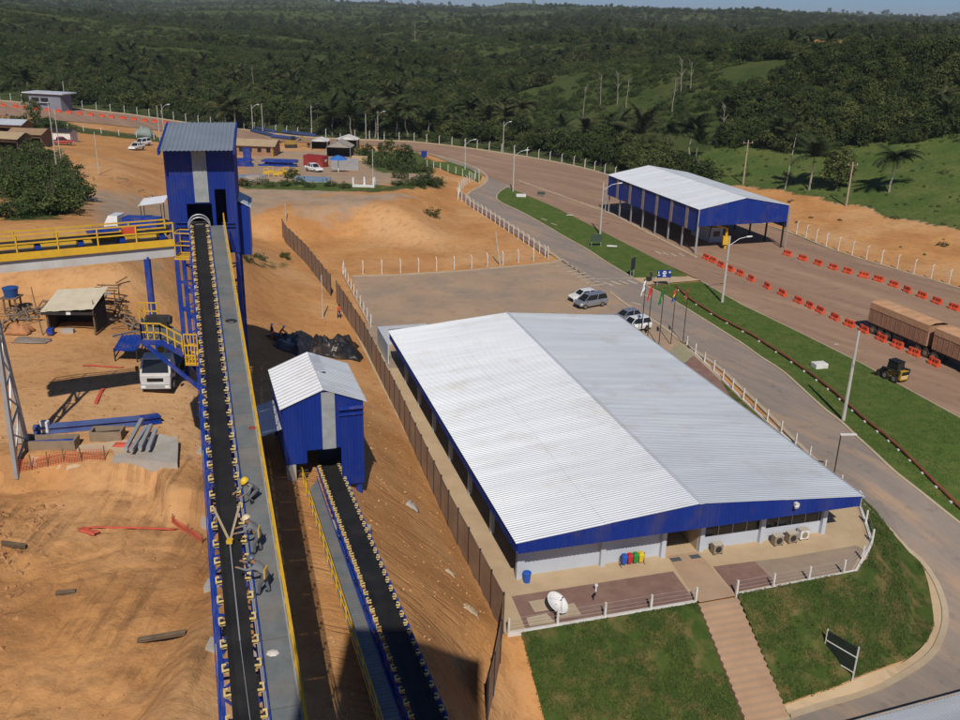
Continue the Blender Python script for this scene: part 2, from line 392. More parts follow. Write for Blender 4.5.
while y < 112: ys.append(y); y += 0.62
st = 0.66
while y < 14000: ys.append(y); st *= 1.018; y += st
NX = 300; gv = []; gf = []; gc = []
for j, y in enumerate(ys):
    w = 62 + 0.66*max(y, 0)
    for i in range(NX + 1):
        u = i/NX*2 - 1; x = u*w if y < 1000 else u*w*(1 + .2*abs(u))
        z = T(x, y) - 0.02
        if y < 78 and x > interp(FENCE, y) + 2.2: z -= .14*sm(2.2, 4, x - interp(FENCE, y))
        gv.append((x, y, z))
        fd = y - yk(x)
        g = k = rn = 0.0
        if fd > 0:
            g = sm(0.5, 4, fd)
            if x > 30 and fd < 120: g *= sm(-3.0, 3.0, y - interp(BANKTOP, x) + 5*noise.noise(V((x*.12, y*.12, 3))))
            if x > 20 and fd < 220 and inside(MEADOW, x, y): k = g if g > .5 else 0.0
            if fd > 700:                              # a cleared field far off
                q = proj((x, y, z))
                if 803 < q[0] < 922 and 39 + (q[0]-803)*.075 < q[1] < 43 + (q[0]-803)*.09: g = 0
        elif y > 85 or x < -25:
            for P in GREEN: g = max(g, .78*soft(P, x, y, 1.2))
            for P in GREY: k = max(k, .75*soft(P, x, y, 2.5))
        d = interp(FENCE, y) - x
        if .5 < d < 15 and y < 75: rn = sm(.5, 4, d)*(1 - sm(10, 15, d))
        tr_ = sm(-9.5, -12, x)*sm(-34, -28, x)*sm(52, 44, y) if y < 53 else .0
        gc.append((g, k, rn, tr_))
for j in range(len(ys) - 1):
    for i in range(NX): a = j*(NX+1) + i; gf.append((a, a+1, a+NX+2, a+NX+1))
me = bpy.data.meshes.new('ground'); me.from_pydata(gv, [], gf); me.materials.append(M_soil)
at = me.color_attributes.new('cover', 'FLOAT_COLOR', 'POINT'); at.data.foreach_set('color', [c for q in gc for c in q])
me.polygons.foreach_set('use_smooth', [True]*len(me.polygons))
ground = bpy.data.objects.new('ground', me); col.objects.link(ground); tag(ground, kind='structure')

# the dug-over ground beside the long conveyor, with wheel ruts
RUTS = [[G(*p).xy for p in q] for q in ([(20, 715), (60, 655), (95, 600), (112, 550), (120, 505)], [(75, 715), (105, 660), (128, 610), (142, 565), (150, 520)], [(-20, 690), (30, 640), (75, 585), (100, 540)], [(120, 715), (160, 680), (190, 655)], [(10, 600), (60, 575), (120, 560), (170, 560)])]
def rutz(x, y):
    z = 0.0
    for r in RUTS:
        best = 9.0
        for (x0, y0), (x1, y1) in zip(r, r[1:]):
            dx, dy = x1 - x0, y1 - y0; t = clamp(((x - x0)*dx + (y - y0)*dy)/(dx*dx + dy*dy)); best = min(best, math.hypot(x - x0 - dx*t, y - y0 - dy*t))
        if best < 1.9:
            for c in (.75,):
                e = abs(best - c); z += -.13*math.exp(-(e/.16)**2) + .07*math.exp(-((e - .36)/.14)**2)
    return z*(.55 + .6*fbm(x, y, .5, 3, 6.0))
dv_, df_, dc_ = [], [], []; DX, DY = 118, 150
for j in range(DY + 1):
    for i in range(DX + 1):
        x = -33 + 22.5*i/DX; y = 21.5 + 30*j/DY; e = min(1.0, min(i, DX - i)/8, min(j, DY - j)/8)
        z = T(x, y) - .07 + .11*sm(0, 1, e) + e*(.10*fbm(x, y, 1.4, 4, 3.3) + .035*fbm(x, y, .4, 3, 8.0) + rutz(x, y))
        dv_.append((x, y, z)); dc_ += [0, 0, 0, 1.0*e + (1 - e)]
for j in range(DY):
    for i in range(DX): a = j*(DX+1) + i; df_.append((a, a+1, a+DX+2, a+DX+1))
me = bpy.data.meshes.new('dug_ground'); me.from_pydata(dv_, [], df_); me.materials.append(M_soil); me.color_attributes.new('cover', 'FLOAT_COLOR', 'POINT').data.foreach_set('color', dc_)
me.polygons.foreach_set('use_smooth', [True]*len(df_)); dug = bpy.data.objects.new('dug_ground', me); col.objects.link(dug); tag(dug, kind='structure')

# sheets laid on the ground, cut to an outline and draped
def drape(name, outline, m, dz=.02, cell=1.6, kind='structure', parent=None, flat=None, label=None):
    bm = bmesh.new(); vs = [bm.verts.new((p[0], p[1], 0)) for p in outline]; bm.faces.new(vs)
    xs = [p[0] for p in outline]; yy = [p[1] for p in outline]
    if flat is None:
        for ax, lo, hi in ((0, min(xs), max(xs)), (1, min(yy), max(yy))):
            c = lo + cell
            while c < hi:
                co = (c, 0, 0) if ax == 0 else (0, c, 0); no = (1, 0, 0) if ax == 0 else (0, 1, 0)
                bmesh.ops.bisect_plane(bm, geom=bm.verts[:] + bm.edges[:] + bm.faces[:], plane_co=co, plane_no=no); c += cell
    bmesh.ops.triangulate(bm, faces=bm.faces[:])
    for v in bm.verts: v.co.z = (T(v.co.x, v.co.y) if flat is None else flat) + dz
    bmesh.ops.recalc_face_normals(bm, faces=bm.faces[:])
    if sum(f.normal.z for f in bm.faces) < 0: bmesh.ops.reverse_faces(bm, faces=bm.faces[:])
    me = bpy.data.meshes.new(name); bm.to_mesh(me); bm.free(); me.materials.append(m)
    o = bpy.data.objects.new(name, me); col.objects.link(o)
    if parent is None: tag(o, label, kind=kind)
    else: o.parent = parent
    return o
def smoothline(pts, n=5):                           # a rounded line through the points
    out = []; P = [V((p[0], p[1])) for p in pts]; P = [P[0]*2 - P[1]] + P + [P[-1]*2 - P[-2]]
    for i in range(1, len(P) - 2):
        for k in range(n):
            t = k/n; a, b, c, d = P[i-1], P[i], P[i+1], P[i+2]
            out.append(.5*((2*b) + (c-a)*t + (2*a-5*b+4*c-d)*t*t + (3*b-a-3*c+d)*t**3))
    out.append(P[-2]); return out
def kerb(name, line, w=.3, h=.14, m=None, parent=None, dz=0.0, seg=None):
    mb = MB(); line = [V((p[0], p[1])) for p in line]; rings = []
    for i, p in enumerate(line):
        a = line[max(0, i-1)]; b = line[min(len(line)-1, i+1)]; d = (b - a).normalized(); nrm = V((-d.y, d.x))
        l = p + nrm*w/2; r = p - nrm*w/2; z = T(p.x, p.y) + dz
        rings.append([(l.x, l.y, z - .25), (l.x, l.y, z + h), (r.x, r.y, z + h), (r.x, r.y, z - .25)])
    mb.loft(rings); o = mb.build(name, m or M_conc, parent)
    if parent is None: tag(o, kind='structure')
    return o
M_asph = mat('worn_asphalt', (.30, .24, .195), (.24, .20, .17), .6, .92, bump=.12, bscale=9, dirt=(.44, .29, .185), dirtscale=.45, dirtamt=.9, stretch=(1, 7, 1), rot=rad(32), spots=((.13, .115, .105), .8, .35))
M_paver = mat('dusty_paving', (.34, .212, .140), (.275, .170, .112), .18, .92, bump=.12, bscale=6, dirt=(.43, .285, .18), dirtscale=.4, dirtamt=.8, stretch=(1, 8, 1), rot=rad(38), spots=((.17, .105, .08), .5, .4))
M_lot = mat('dusty_lot', (.43, .295, .19), (.35, .25, .17), .16, .93, bump=.1, bscale=7, dirt=(.24, .205, .175), dirtscale=.13, dirtamt=.85, spots=((.20, .15, .11), .7, .4))
M_lawn = mat('lawn', (.062, .112, .021), (.105, .145, .032), .9, .95, bump=.5, bscale=14, spec=.1, dirt=(.20, .175, .06), dirtscale=.35, dirtamt=.5)
M_turf = mat('patchy_turf', (.042, .074, .015), (.075, .102, .023), .7, .95, bump=.6, bscale=10, spec=.1, dirt=(.25, .16, .07), dirtscale=.6, dirtamt=.95)
M_line = mat('road_paint', (.55, .47, .36), (.38, .29, .21), 1.2, .85)
M_walk = mat('sandy_concrete', (.54, .40, .25), (.47, .34, .205), .4, .9, bump=.08, bscale=8, dirt=(.41, .28, .165), dirtscale=.3, dirtamt=.6)
M_rbrick = mat('red_brown_paving', (.255, .150, .118), (.205, .118, .092), 1.0, .92, bump=.15, bscale=10, dirt=(.35, .245, .17), dirtscale=.3, dirtamt=.6)

W = lambda pts: [G(*p).xy for p in pts]
apron = W([(-60, 96), (0, 101), (60, 107), (130, 115), (225, 128), (300, 137), (380, 141), (415, 142.5), (470, 149), (530, 158), (580, 168), (615, 178), (700, 205), (785, 232), (830, 250), (880, 266), (960, 290), (1060, 325),
           (1060, 470), (960, 418), (930, 402), (860, 363), (800, 333), (740, 304), (698, 280), (660, 262), (610, 236), (560, 210), (525, 195), (505, 187), (488, 178), (470, 168), (448, 158), (425, 153), (395, 147), (330, 144), (240, 140), (160, 131), (100, 124), (60, 121), (0, 116), (-60, 112)])
drape('paved_yard', apron, M_paver, .105, 4)
roadL = smoothline(W([(425, 153), (450, 159.5), (472, 167), (484, 174), (487, 180), (482, 186), (471, 192), (467, 197), (473, 203), (485, 210), (506, 223), (527, 237), (547, 251), (561, 261)]))
roadL2 = smoothline(W([(610, 293), (628.5, 307), (660, 326), (688, 347.5), (718, 368), (738.5, 387), (759, 406), (787, 434), (816, 462), (862, 506), (890, 532), (917, 559), (934, 581), (942.5, 602), (945, 620), (941, 638), (930, 657), (905, 675), (870, 692), (825, 706), (785, 719), (730, 738)]))
roadR = smoothline(W([(510, 186), (500, 192), (496.5, 198), (502, 203.5), (522, 213), (547, 227), (562, 236), (587, 250), (608, 264), (642, 284), (662, 295), (700, 318), (741, 344), (759, 357), (782, 372), (800, 388), (823, 409), (842, 424), (860, 441), (890, 469), (925, 497), (960, 525), (1020, 572), (1080, 640)]))
drape('access_road', roadL + roadL2 + W([(700, 800), (1200, 800)]) + roadR[::-1], M_asph, .12, 1.0)
lot = W([(352, 277), (400, 275.5), (470, 271), (530, 265.5), (561, 262), (610, 293), (640, 314), (682, 341)]) + [L(27.5, 34).xy, L(20, 40).xy, L(-.2, 42).xy, L(-.2, 55).xy]
drape('parking_lot', lot, M_lot, .112, 4)
verge1 = smoothline(W([(505, 187), (525, 195), (560, 210), (610, 236), (660, 262), (686, 276)]), 3)
drape('grass_verge', [roadR[i] for i in range(0, 40)][::-1] + W([(508, 187)]) + verge1 + W([(640, 277.5)]) if False else W([(510, 186.5), (525, 194), (560, 209), (610, 235), (660, 261), (688, 276.5), (634, 278)]) + [p for p in roadR[:43][::-1] if True], M_lawn, .09, 1.2)
drape('footpath', W([(632, 278.5), (688, 277), (700, 281), (650, 285.5), (644, 285.5)]), M_walk, .128, 2)
v2 = W([(651, 286), (701, 282), (740, 304.5), (800, 333.5), (860, 363.5), (930, 402.5), (960, 419), (1060, 472)])
i0 = min(range(len(roadR)), key=lambda i: (roadR[i] - W([(646, 286)])[0]).length)
drape('grass_verge', v2 + roadR[i0:][::-1], M_lawn, .09, 1.6)
v3 = W([(430, 162), (450, 162.5), (471, 169.5), (482, 177), (479, 183), (470, 178), (452, 174), (430, 165)])
drape('grass_verge', v3, M_lawn, .13, 2)
kerb('kerb', roadR[:len(roadR) - 3], .28, .19)
kerb('kerb', roadL, .55, .2)
kerb('kerb', roadL2, .42, .2)
kerb('kerb', W([(701, 282), (740, 304.5), (800, 333.5), (860, 363.5), (930, 402.5), (960, 419), (1060, 472)]), .16, .16)
kerb('kerb', W([(352, 277), (400, 275.5), (470, 271), (530, 265.5), (552, 263), (561, 260.5)]), .55, .16)
kerb('kerb', smoothline(W([(-60, 96), (0, 101), (60, 107), (130, 115), (225, 128), (300, 137), (380, 141), (415, 142.5), (470, 149), (530, 158), (580, 168), (615, 178)])), .8, .3)
kerb('kerb', smoothline(W([(700, 205), (785, 232), (830, 250), (880, 266), (960, 290), (1060, 325)])), .4, .3)
kerb('kerb', W([(518, 181), (560, 196), (612, 214.6), (655, 237), (696, 258)]), .55, .2, M_conc)
# painted markings
def stripe(p, q, w, name='road_marking'):
    p, q = V(p), V(q); d = (q - p).normalized(); n = V((-d.y, d.x))*w/2
    return drape(name, [p - n, q - n, q + n, p + n], M_line, .14, 3)
for k in range(8):
    a, b = W([(lerp(556, 590, k/7), lerp(267, 287, k/7))])[0], W([(lerp(572, 604, k/7), lerp(265, 285, k/7))])[0]; stripe(a, b, .42)
for x0, y0 in ((603, 283), (611, 282), (619, 281.5), (627, 281)): stripe(W([(x0, y0)])[0], W([(x0 + 10, y0 + 3.6)])[0], .5)
for x0, y0 in ((641, 295), (631, 303)): stripe(W([(x0, y0)])[0], W([(x0 + 10, y0 + 3)])[0], .4)
for p, q in (((596, 280), (633, 279)), ((562, 259.5), (580, 272))): stripe(W([p])[0], W([q])[0], .25)
for x0, y0 in ((656, 252), (663, 253), (671, 254), (679, 254)): stripe(W([(x0, y0)])[0], W([(x0 + 5, y0 + 3)])[0], .35)
for x0, y0 in ((541, 219), (551, 224)): stripe(W([(x0, y0)])[0], W([(x0 + 6, y0 + 2)])[0], .35)

# ------------------------------------------------------------------ office building and its platform
def ribwall(mb, o, u, h0, hf, pitch=.25, depth=.03, out=1.0):
    # upright ribbed cladding along u: lower edge z=h0, upper edge hf(distance)
    o, u = V(o), V(u); W_ = u.length; d = u/W_; n = V((d.y, -d.x, 0))*out; k = max(1, round(W_/pitch)); pt = W_/k; xs = [0.0]; hs = [0.0]
    for i in range(k):
        for fr, hh in ((.38, 0), (.54, 1), (.84, 1), (1, 0)): xs.append((i + fr)*pt); hs.append(hh*depth)
    j = len(mb.v); m = len(xs)
    for top in (0, 1):
        for x, h in zip(xs, hs):
            p = o + d*x + n*h; mb.v.append(V((p.x, p.y, hf(x) if top else (h0(x) if callable(h0) else h0))))
    for i in range(m - 1): mb.face((j+i, j+i+1, j+m+i+1, j+m+i))
    return mb
platform = [L(-1.9, -3.9), L(23.8, -3.4), L(25.6, -2.2), L(27.3, -.6), L(29.0, 2.2), L(30.1, 4.6)] + [V((p.x, p.y, 0)) - E1*.3 for p in (G(835, 482), G(801, 449.5), G(769, 422), G(742.7, 398), G(719.5, 375), G(698.4, 355.7), G(682, 342))] + [L(26.3, 35.5), L(26.3, 40), L(.2, 43), L(-.2, 56), L(-1.9, 56)]
drape('platform', [p.xy for p in platform], M_walk, .10, flat=0)
drape('paving', [L(a, b).xy for a, b in ((-.5, -3.6), (11.2, -3.5), (11.4, -.15), (-.3, -.2))], M_rbrick, .115, flat=0)
drape('paving', [L(a, b).xy for a, b in ((14.2, -3.4), (17.6, -3.25), (17.6, -.42), (14.4, -.3))], M_rbrick, .115, flat=0)
drape('paving', [L(a, b).xy for a, b in ((17.6, -3.25), (23.6, -3.1), (26.2, -1.0), (26.0, -.4), (20.0, -.55), (17.6, -.42))], mat('grey_tan_paving', (.36, .265, .19), (.29, .215, .155), .7, .92), .115, flat=0)
drape('paving', [L(26.2, 16).xy] + [(V((p.x, p.y, 0)) - E1*.6).xy for p in (G(735, 391), G(719.5, 375), G(698.4, 355.7))] + [L(26.2, 31.5).xy], M_rbrick, .115, flat=0)
M_path2 = mat('pinkish_path', (.46, .31, .20), (.40, .265, .17), .6, .9, bump=.08, bscale=9)
drape('footpath', [L(a, b).xy for a, b in ((11.4, -3.85), (14.1, -3.8), (14.3, 1.7), (11.9, 1.7))], M_path2, .12, flat=0)
M_wall = mat('pale_grey_wall', (.50, .53, .58), (.45, .48, .53), .5, .7, dirt=(.45, .38, .30), dirtscale=.3, dirtamt=.3)
off = thing('office_building', 'long low office with white ribbed gable roof and blue fascia, the largest building', 'building', L(13, 21), math.atan2(E1.y, E1.x))
RZ = 5.15
for f0, f1, dz_ in ((0, .53, .022), (.5, 1, 0)):
    vv = L(-.12, 0, 4.0) - L(13, 0, RZ); MB().sheet(L(13, -.12, RZ + dz_) + vv*f0, E2*42.9, vv*(f1 - f0), .26, .045).build('roof_slope', M_roofw, off)
for f0, f1, dz_ in ((0, .53, .022), (.5, 1, 0)):
    vv = L(26.12, 0, 4.0) - L(13, 0, RZ); MB().sheet(L(13, 42.78, RZ + dz_) + vv*f0, E2*-42.9, vv*(f1 - f0), .26, .045).build('roof_slope', M_roofc, off)  # same sheet in the darker grey, its weaker sunlight put into the colour
m = MB()
for sgn in (-1, 1):
    m.hexa([L(13, -.2, RZ+.03), L(13+.16*sgn, -.2, RZ+.005), L(13+.16*sgn, 42.85, RZ+.005), L(13, 42.85, RZ+.03), L(13, -.2, RZ+.075), L(13+.16*sgn, -.2, RZ+.055), L(13+.16*sgn, 42.85, RZ+.055), L(13, 42.85, RZ+.075)])
m.build('ridge_cap', M_roofw, off)
top = lambda x: 4.0 + (RZ - 4.0)*(1 - abs(x - 13)/13) - .03
m = MB(); ribwall(m, L(0, -.06), E1*26, 3.2, top, .3); m.build('fascia', M_blue, off)
m = MB(); ribwall(m, L(26, 42.66), E1*-26, 3.2, top, .3); m.build('fascia', M_blue, off)
m = MB(); ribwall(m, L(-.02, 42.6), E2*-42.6, 3.2, lambda x: 3.97, .3); m.build('fascia', M_blue, off)
m = MB(); ribwall(m, L(25.98, 0), E2*42.6, 3.2, lambda x: 3.97, .3); m.build('fascia', M_blue, off)
m = MB(); m.obox(L(26.03, -.1, 3.82), E1*.24, E2*42.8, (0, 0, .2)); m.build('gutter', M_steelgrey, off)
m = MB(); m.obox(L(0, 42.82, 3.9), E1*26, E2*.5, (0, 0, .12)); m.build('flashing', M_steelgrey, off)
m = MB()
m.hexa([L(.02, 0, 3.16), L(25.96, 0, 3.16), L(25.96, 42.6, 3.16), L(.02, 42.6, 3.16), L(.02, 0, 3.19), L(25.96, 0, 3.19), L(25.96, 42.6, 3.19), L(.02, 42.6, 3.19)]); m.build('ceiling', M_wall, off)
WB = 1.9
def wallrun(p, q, z0, z1, t=.16): return MB().obox(V((p.x, p.y, z0)), q - p, V((-(q-p).y, (q-p).x, 0)).normalized()*t, (0, 0, z1 - z0))
for a0, a1 in ((1.0, 11.7),): wallrun(L(a0, WB), L(a1, WB), 0, 3.15).build('wall', M_wall, off)
for a0, a1 in ((14.4, 24.7),): wallrun(L(a0, WB), L(a1, WB), 0, 1.05).build('wall', M_wall, off)
wallrun(L(14.4, WB), L(24.7, WB), 2.95, 3.15).build('wall', M_wall, off)
wallrun(L(24.7, WB), L(24.7, 41), 0, 1.75).build('wall', M_wall, off); wallrun(L(24.7, WB), L(24.7, 41), 2.9, 3.15).build('wall', M_wall, off)
wallrun(L(24.7, 41), L(2.2, 41), 0, 3.15).build('wall', M_wall, off); wallrun(L(2.2, 41), L(2.2, 2.1), 0, 3.15).build('wall', M_wall, off)
m = MB(); m.obox(L(11.7, WB + 3.2, .1), E1*2.7, E2*.15, (0, 0, 3.04)); m.build('porch_wall', M_wall, off)
m = MB(); m.obox(L(11.7, WB, .1), E1*.1, E2*3.2, (0, 0, 3.04)); m.build('porch_wall', M_wall, off)
m = MB(); m.obox(L(14.3, WB, .1), E1*.1, E2*3.2, (0, 0, 3.04)); m.build('porch_wall', M_conc, off)
d_ = MB().obox(L(12.3, WB + 3.1, .12), E1*1.5, E2*.06, (0, 0, 2.2)).build('door', M_glass, off)
MB().obox(L(13.65, WB + 3.05, 1.0), E1*.05, E2*.05, (0, 0, .3)).build('handle', M_steelgrey, d_)
for a in (1.0, 6.9, 11.5, 14.5, 19.4, 24.6): MB().cbox(L(a, WB - .16), .34, .3, 3.16, math.atan2(E1.y, E1.x)).build('column', M_wall, off)
for b in (0.5, 6.5, 12.5, 18.5, 24.5, 30.5, 36.5): MB().cbox(L(.75, b + 1.2), .3, .34, 3.16, math.atan2(E1.y, E1.x)).build('column', M_wall, off)
for b in (7, 13, 19, 25, 31, 37): MB().cbox(L(24.95, b), .3, .34, 3.16, math.atan2(E1.y, E1.x)).build('column', M_wall, off)
for a0, n in ((14.8, 4), (19.7, 4)):
    for k in range(n):
        w = MB().obox(L(a0 + k*1.14, WB + .05, 1.07), E1*1.1, E2*.05, (0, 0, 1.87)).build('window', M_glass, off)
        MB().obox(L(a0 + k*1.14 + 1.085, WB + .0, 1.07), E1*.06, E2*.08, (0, 0, 1.87)).build('frame', M_steelgrey, w)
for k in range(30): MB().obox(L(24.72, 2.5 + k*1.25, 1.78), E1*-.05, E2*1.18, (0, 0, 1.1)).build('window', M_glass, off)
for k in range(9):
    w = MB().obox(L(2.0, 4 + k*4, 1.2), E1*.05, E2*2.2, (0, 0, 1.2)).build('window', M_glass, off); MB().obox(L(1.95, 4 + k*4, 1.1), E1*.12, E2*2.2, (0, 0, .08)).build('sill', M_conc, w)
fl = MB(); p = L(20.3, -.12, 4.05); fl.obox(p, E1*.28, E2*-.3, (0, 0, .25)); fl.tube(p + V((.1, -.3, .1)), p + V((.1, -.42, .02)), .14); fl.build('floodlight', M_white, off)
# rear yard screen
yw = thing('screen_wall', 'pale grey screen wall of a small yard behind the white office roof', 'wall', L(1, 47))
MB().obox(L(-.1, 43.2), E1*.15, E2*6.0, (0, 0, 2.3)).build('panel', M_wall, yw); MB().obox(L(-.1, 49.2), E1*5.6, E2*.15, (0, 0, 2.3)).build('panel', M_wall, yw)
MB().obox(L(5.4, 46.4), E1*.12, E2*2.8, (0, 0, 2.2)).build('panel', M_wall, yw)
fin = thing('screen_wall', 'small grey fin wall standing behind the ridge of the office roof', 'wall', L(9, 44.5))
MB().obox(L(8.2, 43.4), E1*.15, E2*2.6, (0, 0, 2.4)).build('panel', M_wall, fin)

# stairs down the bank
stairs = thing('stairway', 'long flight of sandy concrete steps down the grass bank to the road', 'stairs', L(12.7, -4))
b = -3.95; z = 0.1
n = 0
while b > -11.2:
    MB().obox(L(11.25 + .0*n, b - .43, z - .62), E1*2.85, E2*.43, (0, 0, .62 - .0)).build('step', M_path2, stairs)
    b -= .405; z -= .235; n += 1
# grass on the bank, in three stretches
def frontz(x, y): return T(x, y)
drape('grass_bank', [L(-.9, -3.95).xy, L(11.15, -3.85).xy, L(11.15, -12.4).xy, L(-.9, -12.4).xy], M_turf, .14, .5)
gr = [L(14.2, -3.8), L(23.8, -3.4), L(25.7, -2.2), L(27.4, -.5), L(29.1, 2.0), L(30.3, 4.8)]
gout = smoothline(W([(862, 500), (890, 533), (915, 560), (926, 580), (932, 612), (932, 630), (920, 650), (892, 667), (845, 685), (805, 699), (778, 709)]), 4)
drape('grass_bank', [p.xy for p in gr] + [p for p in gout] + [L(14.2, -11.0).xy], M_turf, .24, .45)
rl = [p for p in roadL2 if ab(p.x, p.y)[1] > 5.2 and ab(p.x, p.y)[1] < 31]
drape('grass_strip', [(V((p.x, p.y, 0)) - E1*.45).xy for p in (G(835, 482), G(801, 449.5), G(769, 422), G(742.7, 398), G(724, 380))] + [(V((p.x, p.y, 0)) - E1*d).xy for p, d in ((G(742.7, 398), 1.3), (G(769, 422), 1.6), (G(801, 449.5), 1.6), (G(835, 482), 1.6))], M_turf, .13, flat=0)
drape('footpath', [p for p in gout] + [V((p.x, p.y)) for p in roadL2[::-1] if 3 > ab(p.x, p.y)[1] > -14], M_walk, .1, .6)
# low parapets with white posts
def post_fence(name, label, pts, h=1.35, spacing=2.0, w=.12, bent=False, base=None, kerbm=None, baseh=.22, basew=.2, m=None, wires=3, group=None, ends=True):
    pts = [V(p) for p in pts]; t = thing(name, label, 'fence', pts[0], 0, group)
    out = []; acc = 0.0; tot = sum((q - p).length for p, q in zip(pts, pts[1:])); n = max(1, round(tot/spacing)); step = tot/n; nxt = 0.0; run = 0.0
    for p, q in zip(pts, pts[1:]):
        l = (q - p).length
        while nxt <= run + l + 1e-4 and len(out) <= n:
            out.append((p + (q - p)*((nxt - run)/l), (q - p).normalized())); nxt += step
        run += l
    tops = []
    proto = None
    for c, d in out:
        if proto is None:
            mb = MB(); mb.hexa([(-w/2, -w/2, -.1), (w/2, -w/2, -.1), (w/2, w/2, -.1), (-w/2, w/2, -.1), (-w*.4, -w*.4, h), (w*.4, -w*.4, h), (w*.4, w*.4, h), (-w*.4, w*.4, h)])
            if bent: mb.hexa([(-w*.4, -w*.4, h), (w*.4, -w*.4, h), (w*.4, w*.4, h), (-w*.4, w*.4, h), (-w*.3, .28, h+.3), (w*.3, .28, h+.3), (w*.3, .38, h+.32), (-w*.3, .38, h+.32)])
            proto = mb.build('post', m or M_postw, t, local=True); o = proto
        else: o = proto.copy(); col.objects.link(o)
        o.location = c - t.location; o.rotation_euler = (0, 0, math.atan2(d.y, d.x) + (math.pi if bent == -1 else 0)); tops.append(c)
    if wires:
        mb = MB()
        for k in range(wires):
            for p, q in zip(tops, tops[1:]): mb.tube(p + V((0, 0, h*(k + .8)/wires)), q + V((0, 0, h*(k + .8)/wires)), .008, n=3, cap=False)
        mb.build('wire', M_steelgrey, t)
    if kerbm is not None:
        mb = MB(); rings = []
        for i, p in enumerate(pts):
            a = pts[max(0, i-1)]; q = pts[min(len(pts)-1, i+1)]; d = (q - a).normalized(); nn = V((-d.y, d.x, 0))*basew/2
            rings.append([p + nn - V((0, 0, .5)), p + nn + V((0, 0, baseh)), p - nn + V((0, 0, baseh)), p - nn - V((0, 0, .5))])
        mb.loft(rings).build('plinth', kerbm, t)
    return t
post_fence('post_fence', 'white posts on a white plinth along the paving left of the stairway', [L(-1.7, -3.85), L(11.15, -3.75)], 1.25, 3.2, .15, kerbm=M_white, wires=4)
post_fence('post_fence', 'white posts on a white plinth right of the stairway, curving round the platform corner', [L(14.2, -3.7), L(23.8, -3.3), L(27.3, -.5), L(28.8, 2.2), L(30.1, 4.6)], 1.25, 3.0, .15, kerbm=M_white, wires=4)
SIDE = [G(*p) for p in ((860, 505), (835, 482), (818, 466), (801, 449.5), (784.4, 435), (769, 422), (755.7, 410), (742.7, 398), (731, 387), (719.5, 375), (709.4, 365.5), (698.4, 355.7), (688.6, 346.5))]
post_fence('post_fence', 'white post fence between the office and the grey road', [V((p.x, p.y, 0)) - E1*.25 for p in SIDE], 1.3, 2.6, .15, kerbm=M_white, baseh=.2, wires=3)

# ------------------------------------------------------------------ blue truck canopy
C1 = V((.946, .325, 0)).normalized(); C2 = V((-C1.y, C1.x, 0)); CO = Z(695, 254, 0)
def K(a, b, z=0.0): return CO + C1*a + C2*b + V((0, 0, z))
can = thing('truck_canopy', 'tall open-sided truck canopy with blue cladding and pale gable roof', 'canopy', K(8.3, 16), math.atan2(C1.y, C1.x))
CW, CL_, EZ, AZ = 16.6, 32.6, 7.2, 8.75
MB().sheet(K(CW/2, -.2, AZ), C2*(CL_+.4), K(-.25, 0, EZ) - K(CW/2, 0, AZ), .33, .05).build('roof_slope', M_roofw, can)
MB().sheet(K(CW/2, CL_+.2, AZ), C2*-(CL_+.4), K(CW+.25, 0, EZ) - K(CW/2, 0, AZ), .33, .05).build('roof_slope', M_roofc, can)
gt = lambda x: EZ + (AZ - EZ)*(1 - abs(x - CW/2)/(CW/2)) - .06
for b, s in ((-.05, 1), (CL_+.05, -1)):
    m = MB(); ribwall(m, K(0 if s > 0 else CW, b), C1*CW*s, 4.5, gt, .33); m.build('gable_cladding', M_blue, can)
m = MB(); ribwall(m, K(-.05, CL_), C2*-CL_, 3.5, lambda x: EZ - .05, .33); m.build('side_cladding', M_blue, can)
m = MB(); ribwall(m, K(CW + .05, 0), C2*CL_, 3.5, lambda x: EZ - .05, .33); m.build('side_cladding', M_blue, can)
M_trans = mat('dusty_translucent_sheet', (.36, .29, .24), (.26, .20, .17), 1.5, .6)
for k in range(6): MB().obox(K(-.13, 3.1 + k*5.0, 3.5), C1*.05, C2*.85, (0, 0, 3.6)).build('translucent_strip', M_trans, can)
for k in range(8):
    for a in (.25, CW - .25):
        p = K(a, .3 + k*(CL_ - .6)/7)
        m = MB(); m.cbox(p, .16, .32, EZ - .1, math.atan2(C1.y, C1.x)); m.build('post', M_steelgrey if a < 1 else M_dark, can)
for a in (-.2, CW + .2):
    for b in (-.25, CL_ + .2): MB().tube(K(a, b), K(a, b, EZ), .10).build('downpipe', M_steelgrey, can)
for k in range(8):
    b = .3 + k*(CL_ - .6)/7; m = MB()
    m.bar(K(.2, b, EZ - .3), K(CW/2, b, AZ - .35), .16, .3); m.bar(K(CW - .2, b, EZ - .3), K(CW/2, b, AZ - .35), .16, .3); m.build('rafter', M_dark, can)
wc = thing('weighing_cabin', 'pale grey cabin standing in the shade under the truck canopy', 'cabin', K(7.5, 9), math.atan2(C1.y, C1.x))
m = MB(); m.cbox((0, 0, 0), 2.4, 6.0, 2.5); m.build('wall', M_wall, wc, local=True)
m = MB(); m.cbox((0, 0, 2.5), 2.6, 6.2, .12); m.build('roof', M_white, wc, local=True); MB().cbox((0, -3.01, 1.1), 1.2, .06, .9).build('window', M_glass, wc, local=True)
sa = thing('sampling_crane', 'yellow sampling crane standing under the near end of the canopy', 'crane', K(6.5, 1.6))
MB().tube((0, 0, 0), (0, 0, 3.6), .22).build('mast', M_yellow, sa, local=True); MB().bar((0, 0, 3.5), (-2.2, 1.5, 3.9), .25).build('boom', M_yellow, sa, local=True)
MB().cbox((0, 0, .9), 1.1, .9, 1.3).build('cab', M_yellow, sa, local=True); MB().bar((-2.2, 1.5, 3.9), (-2.4, 1.6, 1.6), .16).build('auger', M_dark, sa, local=True)

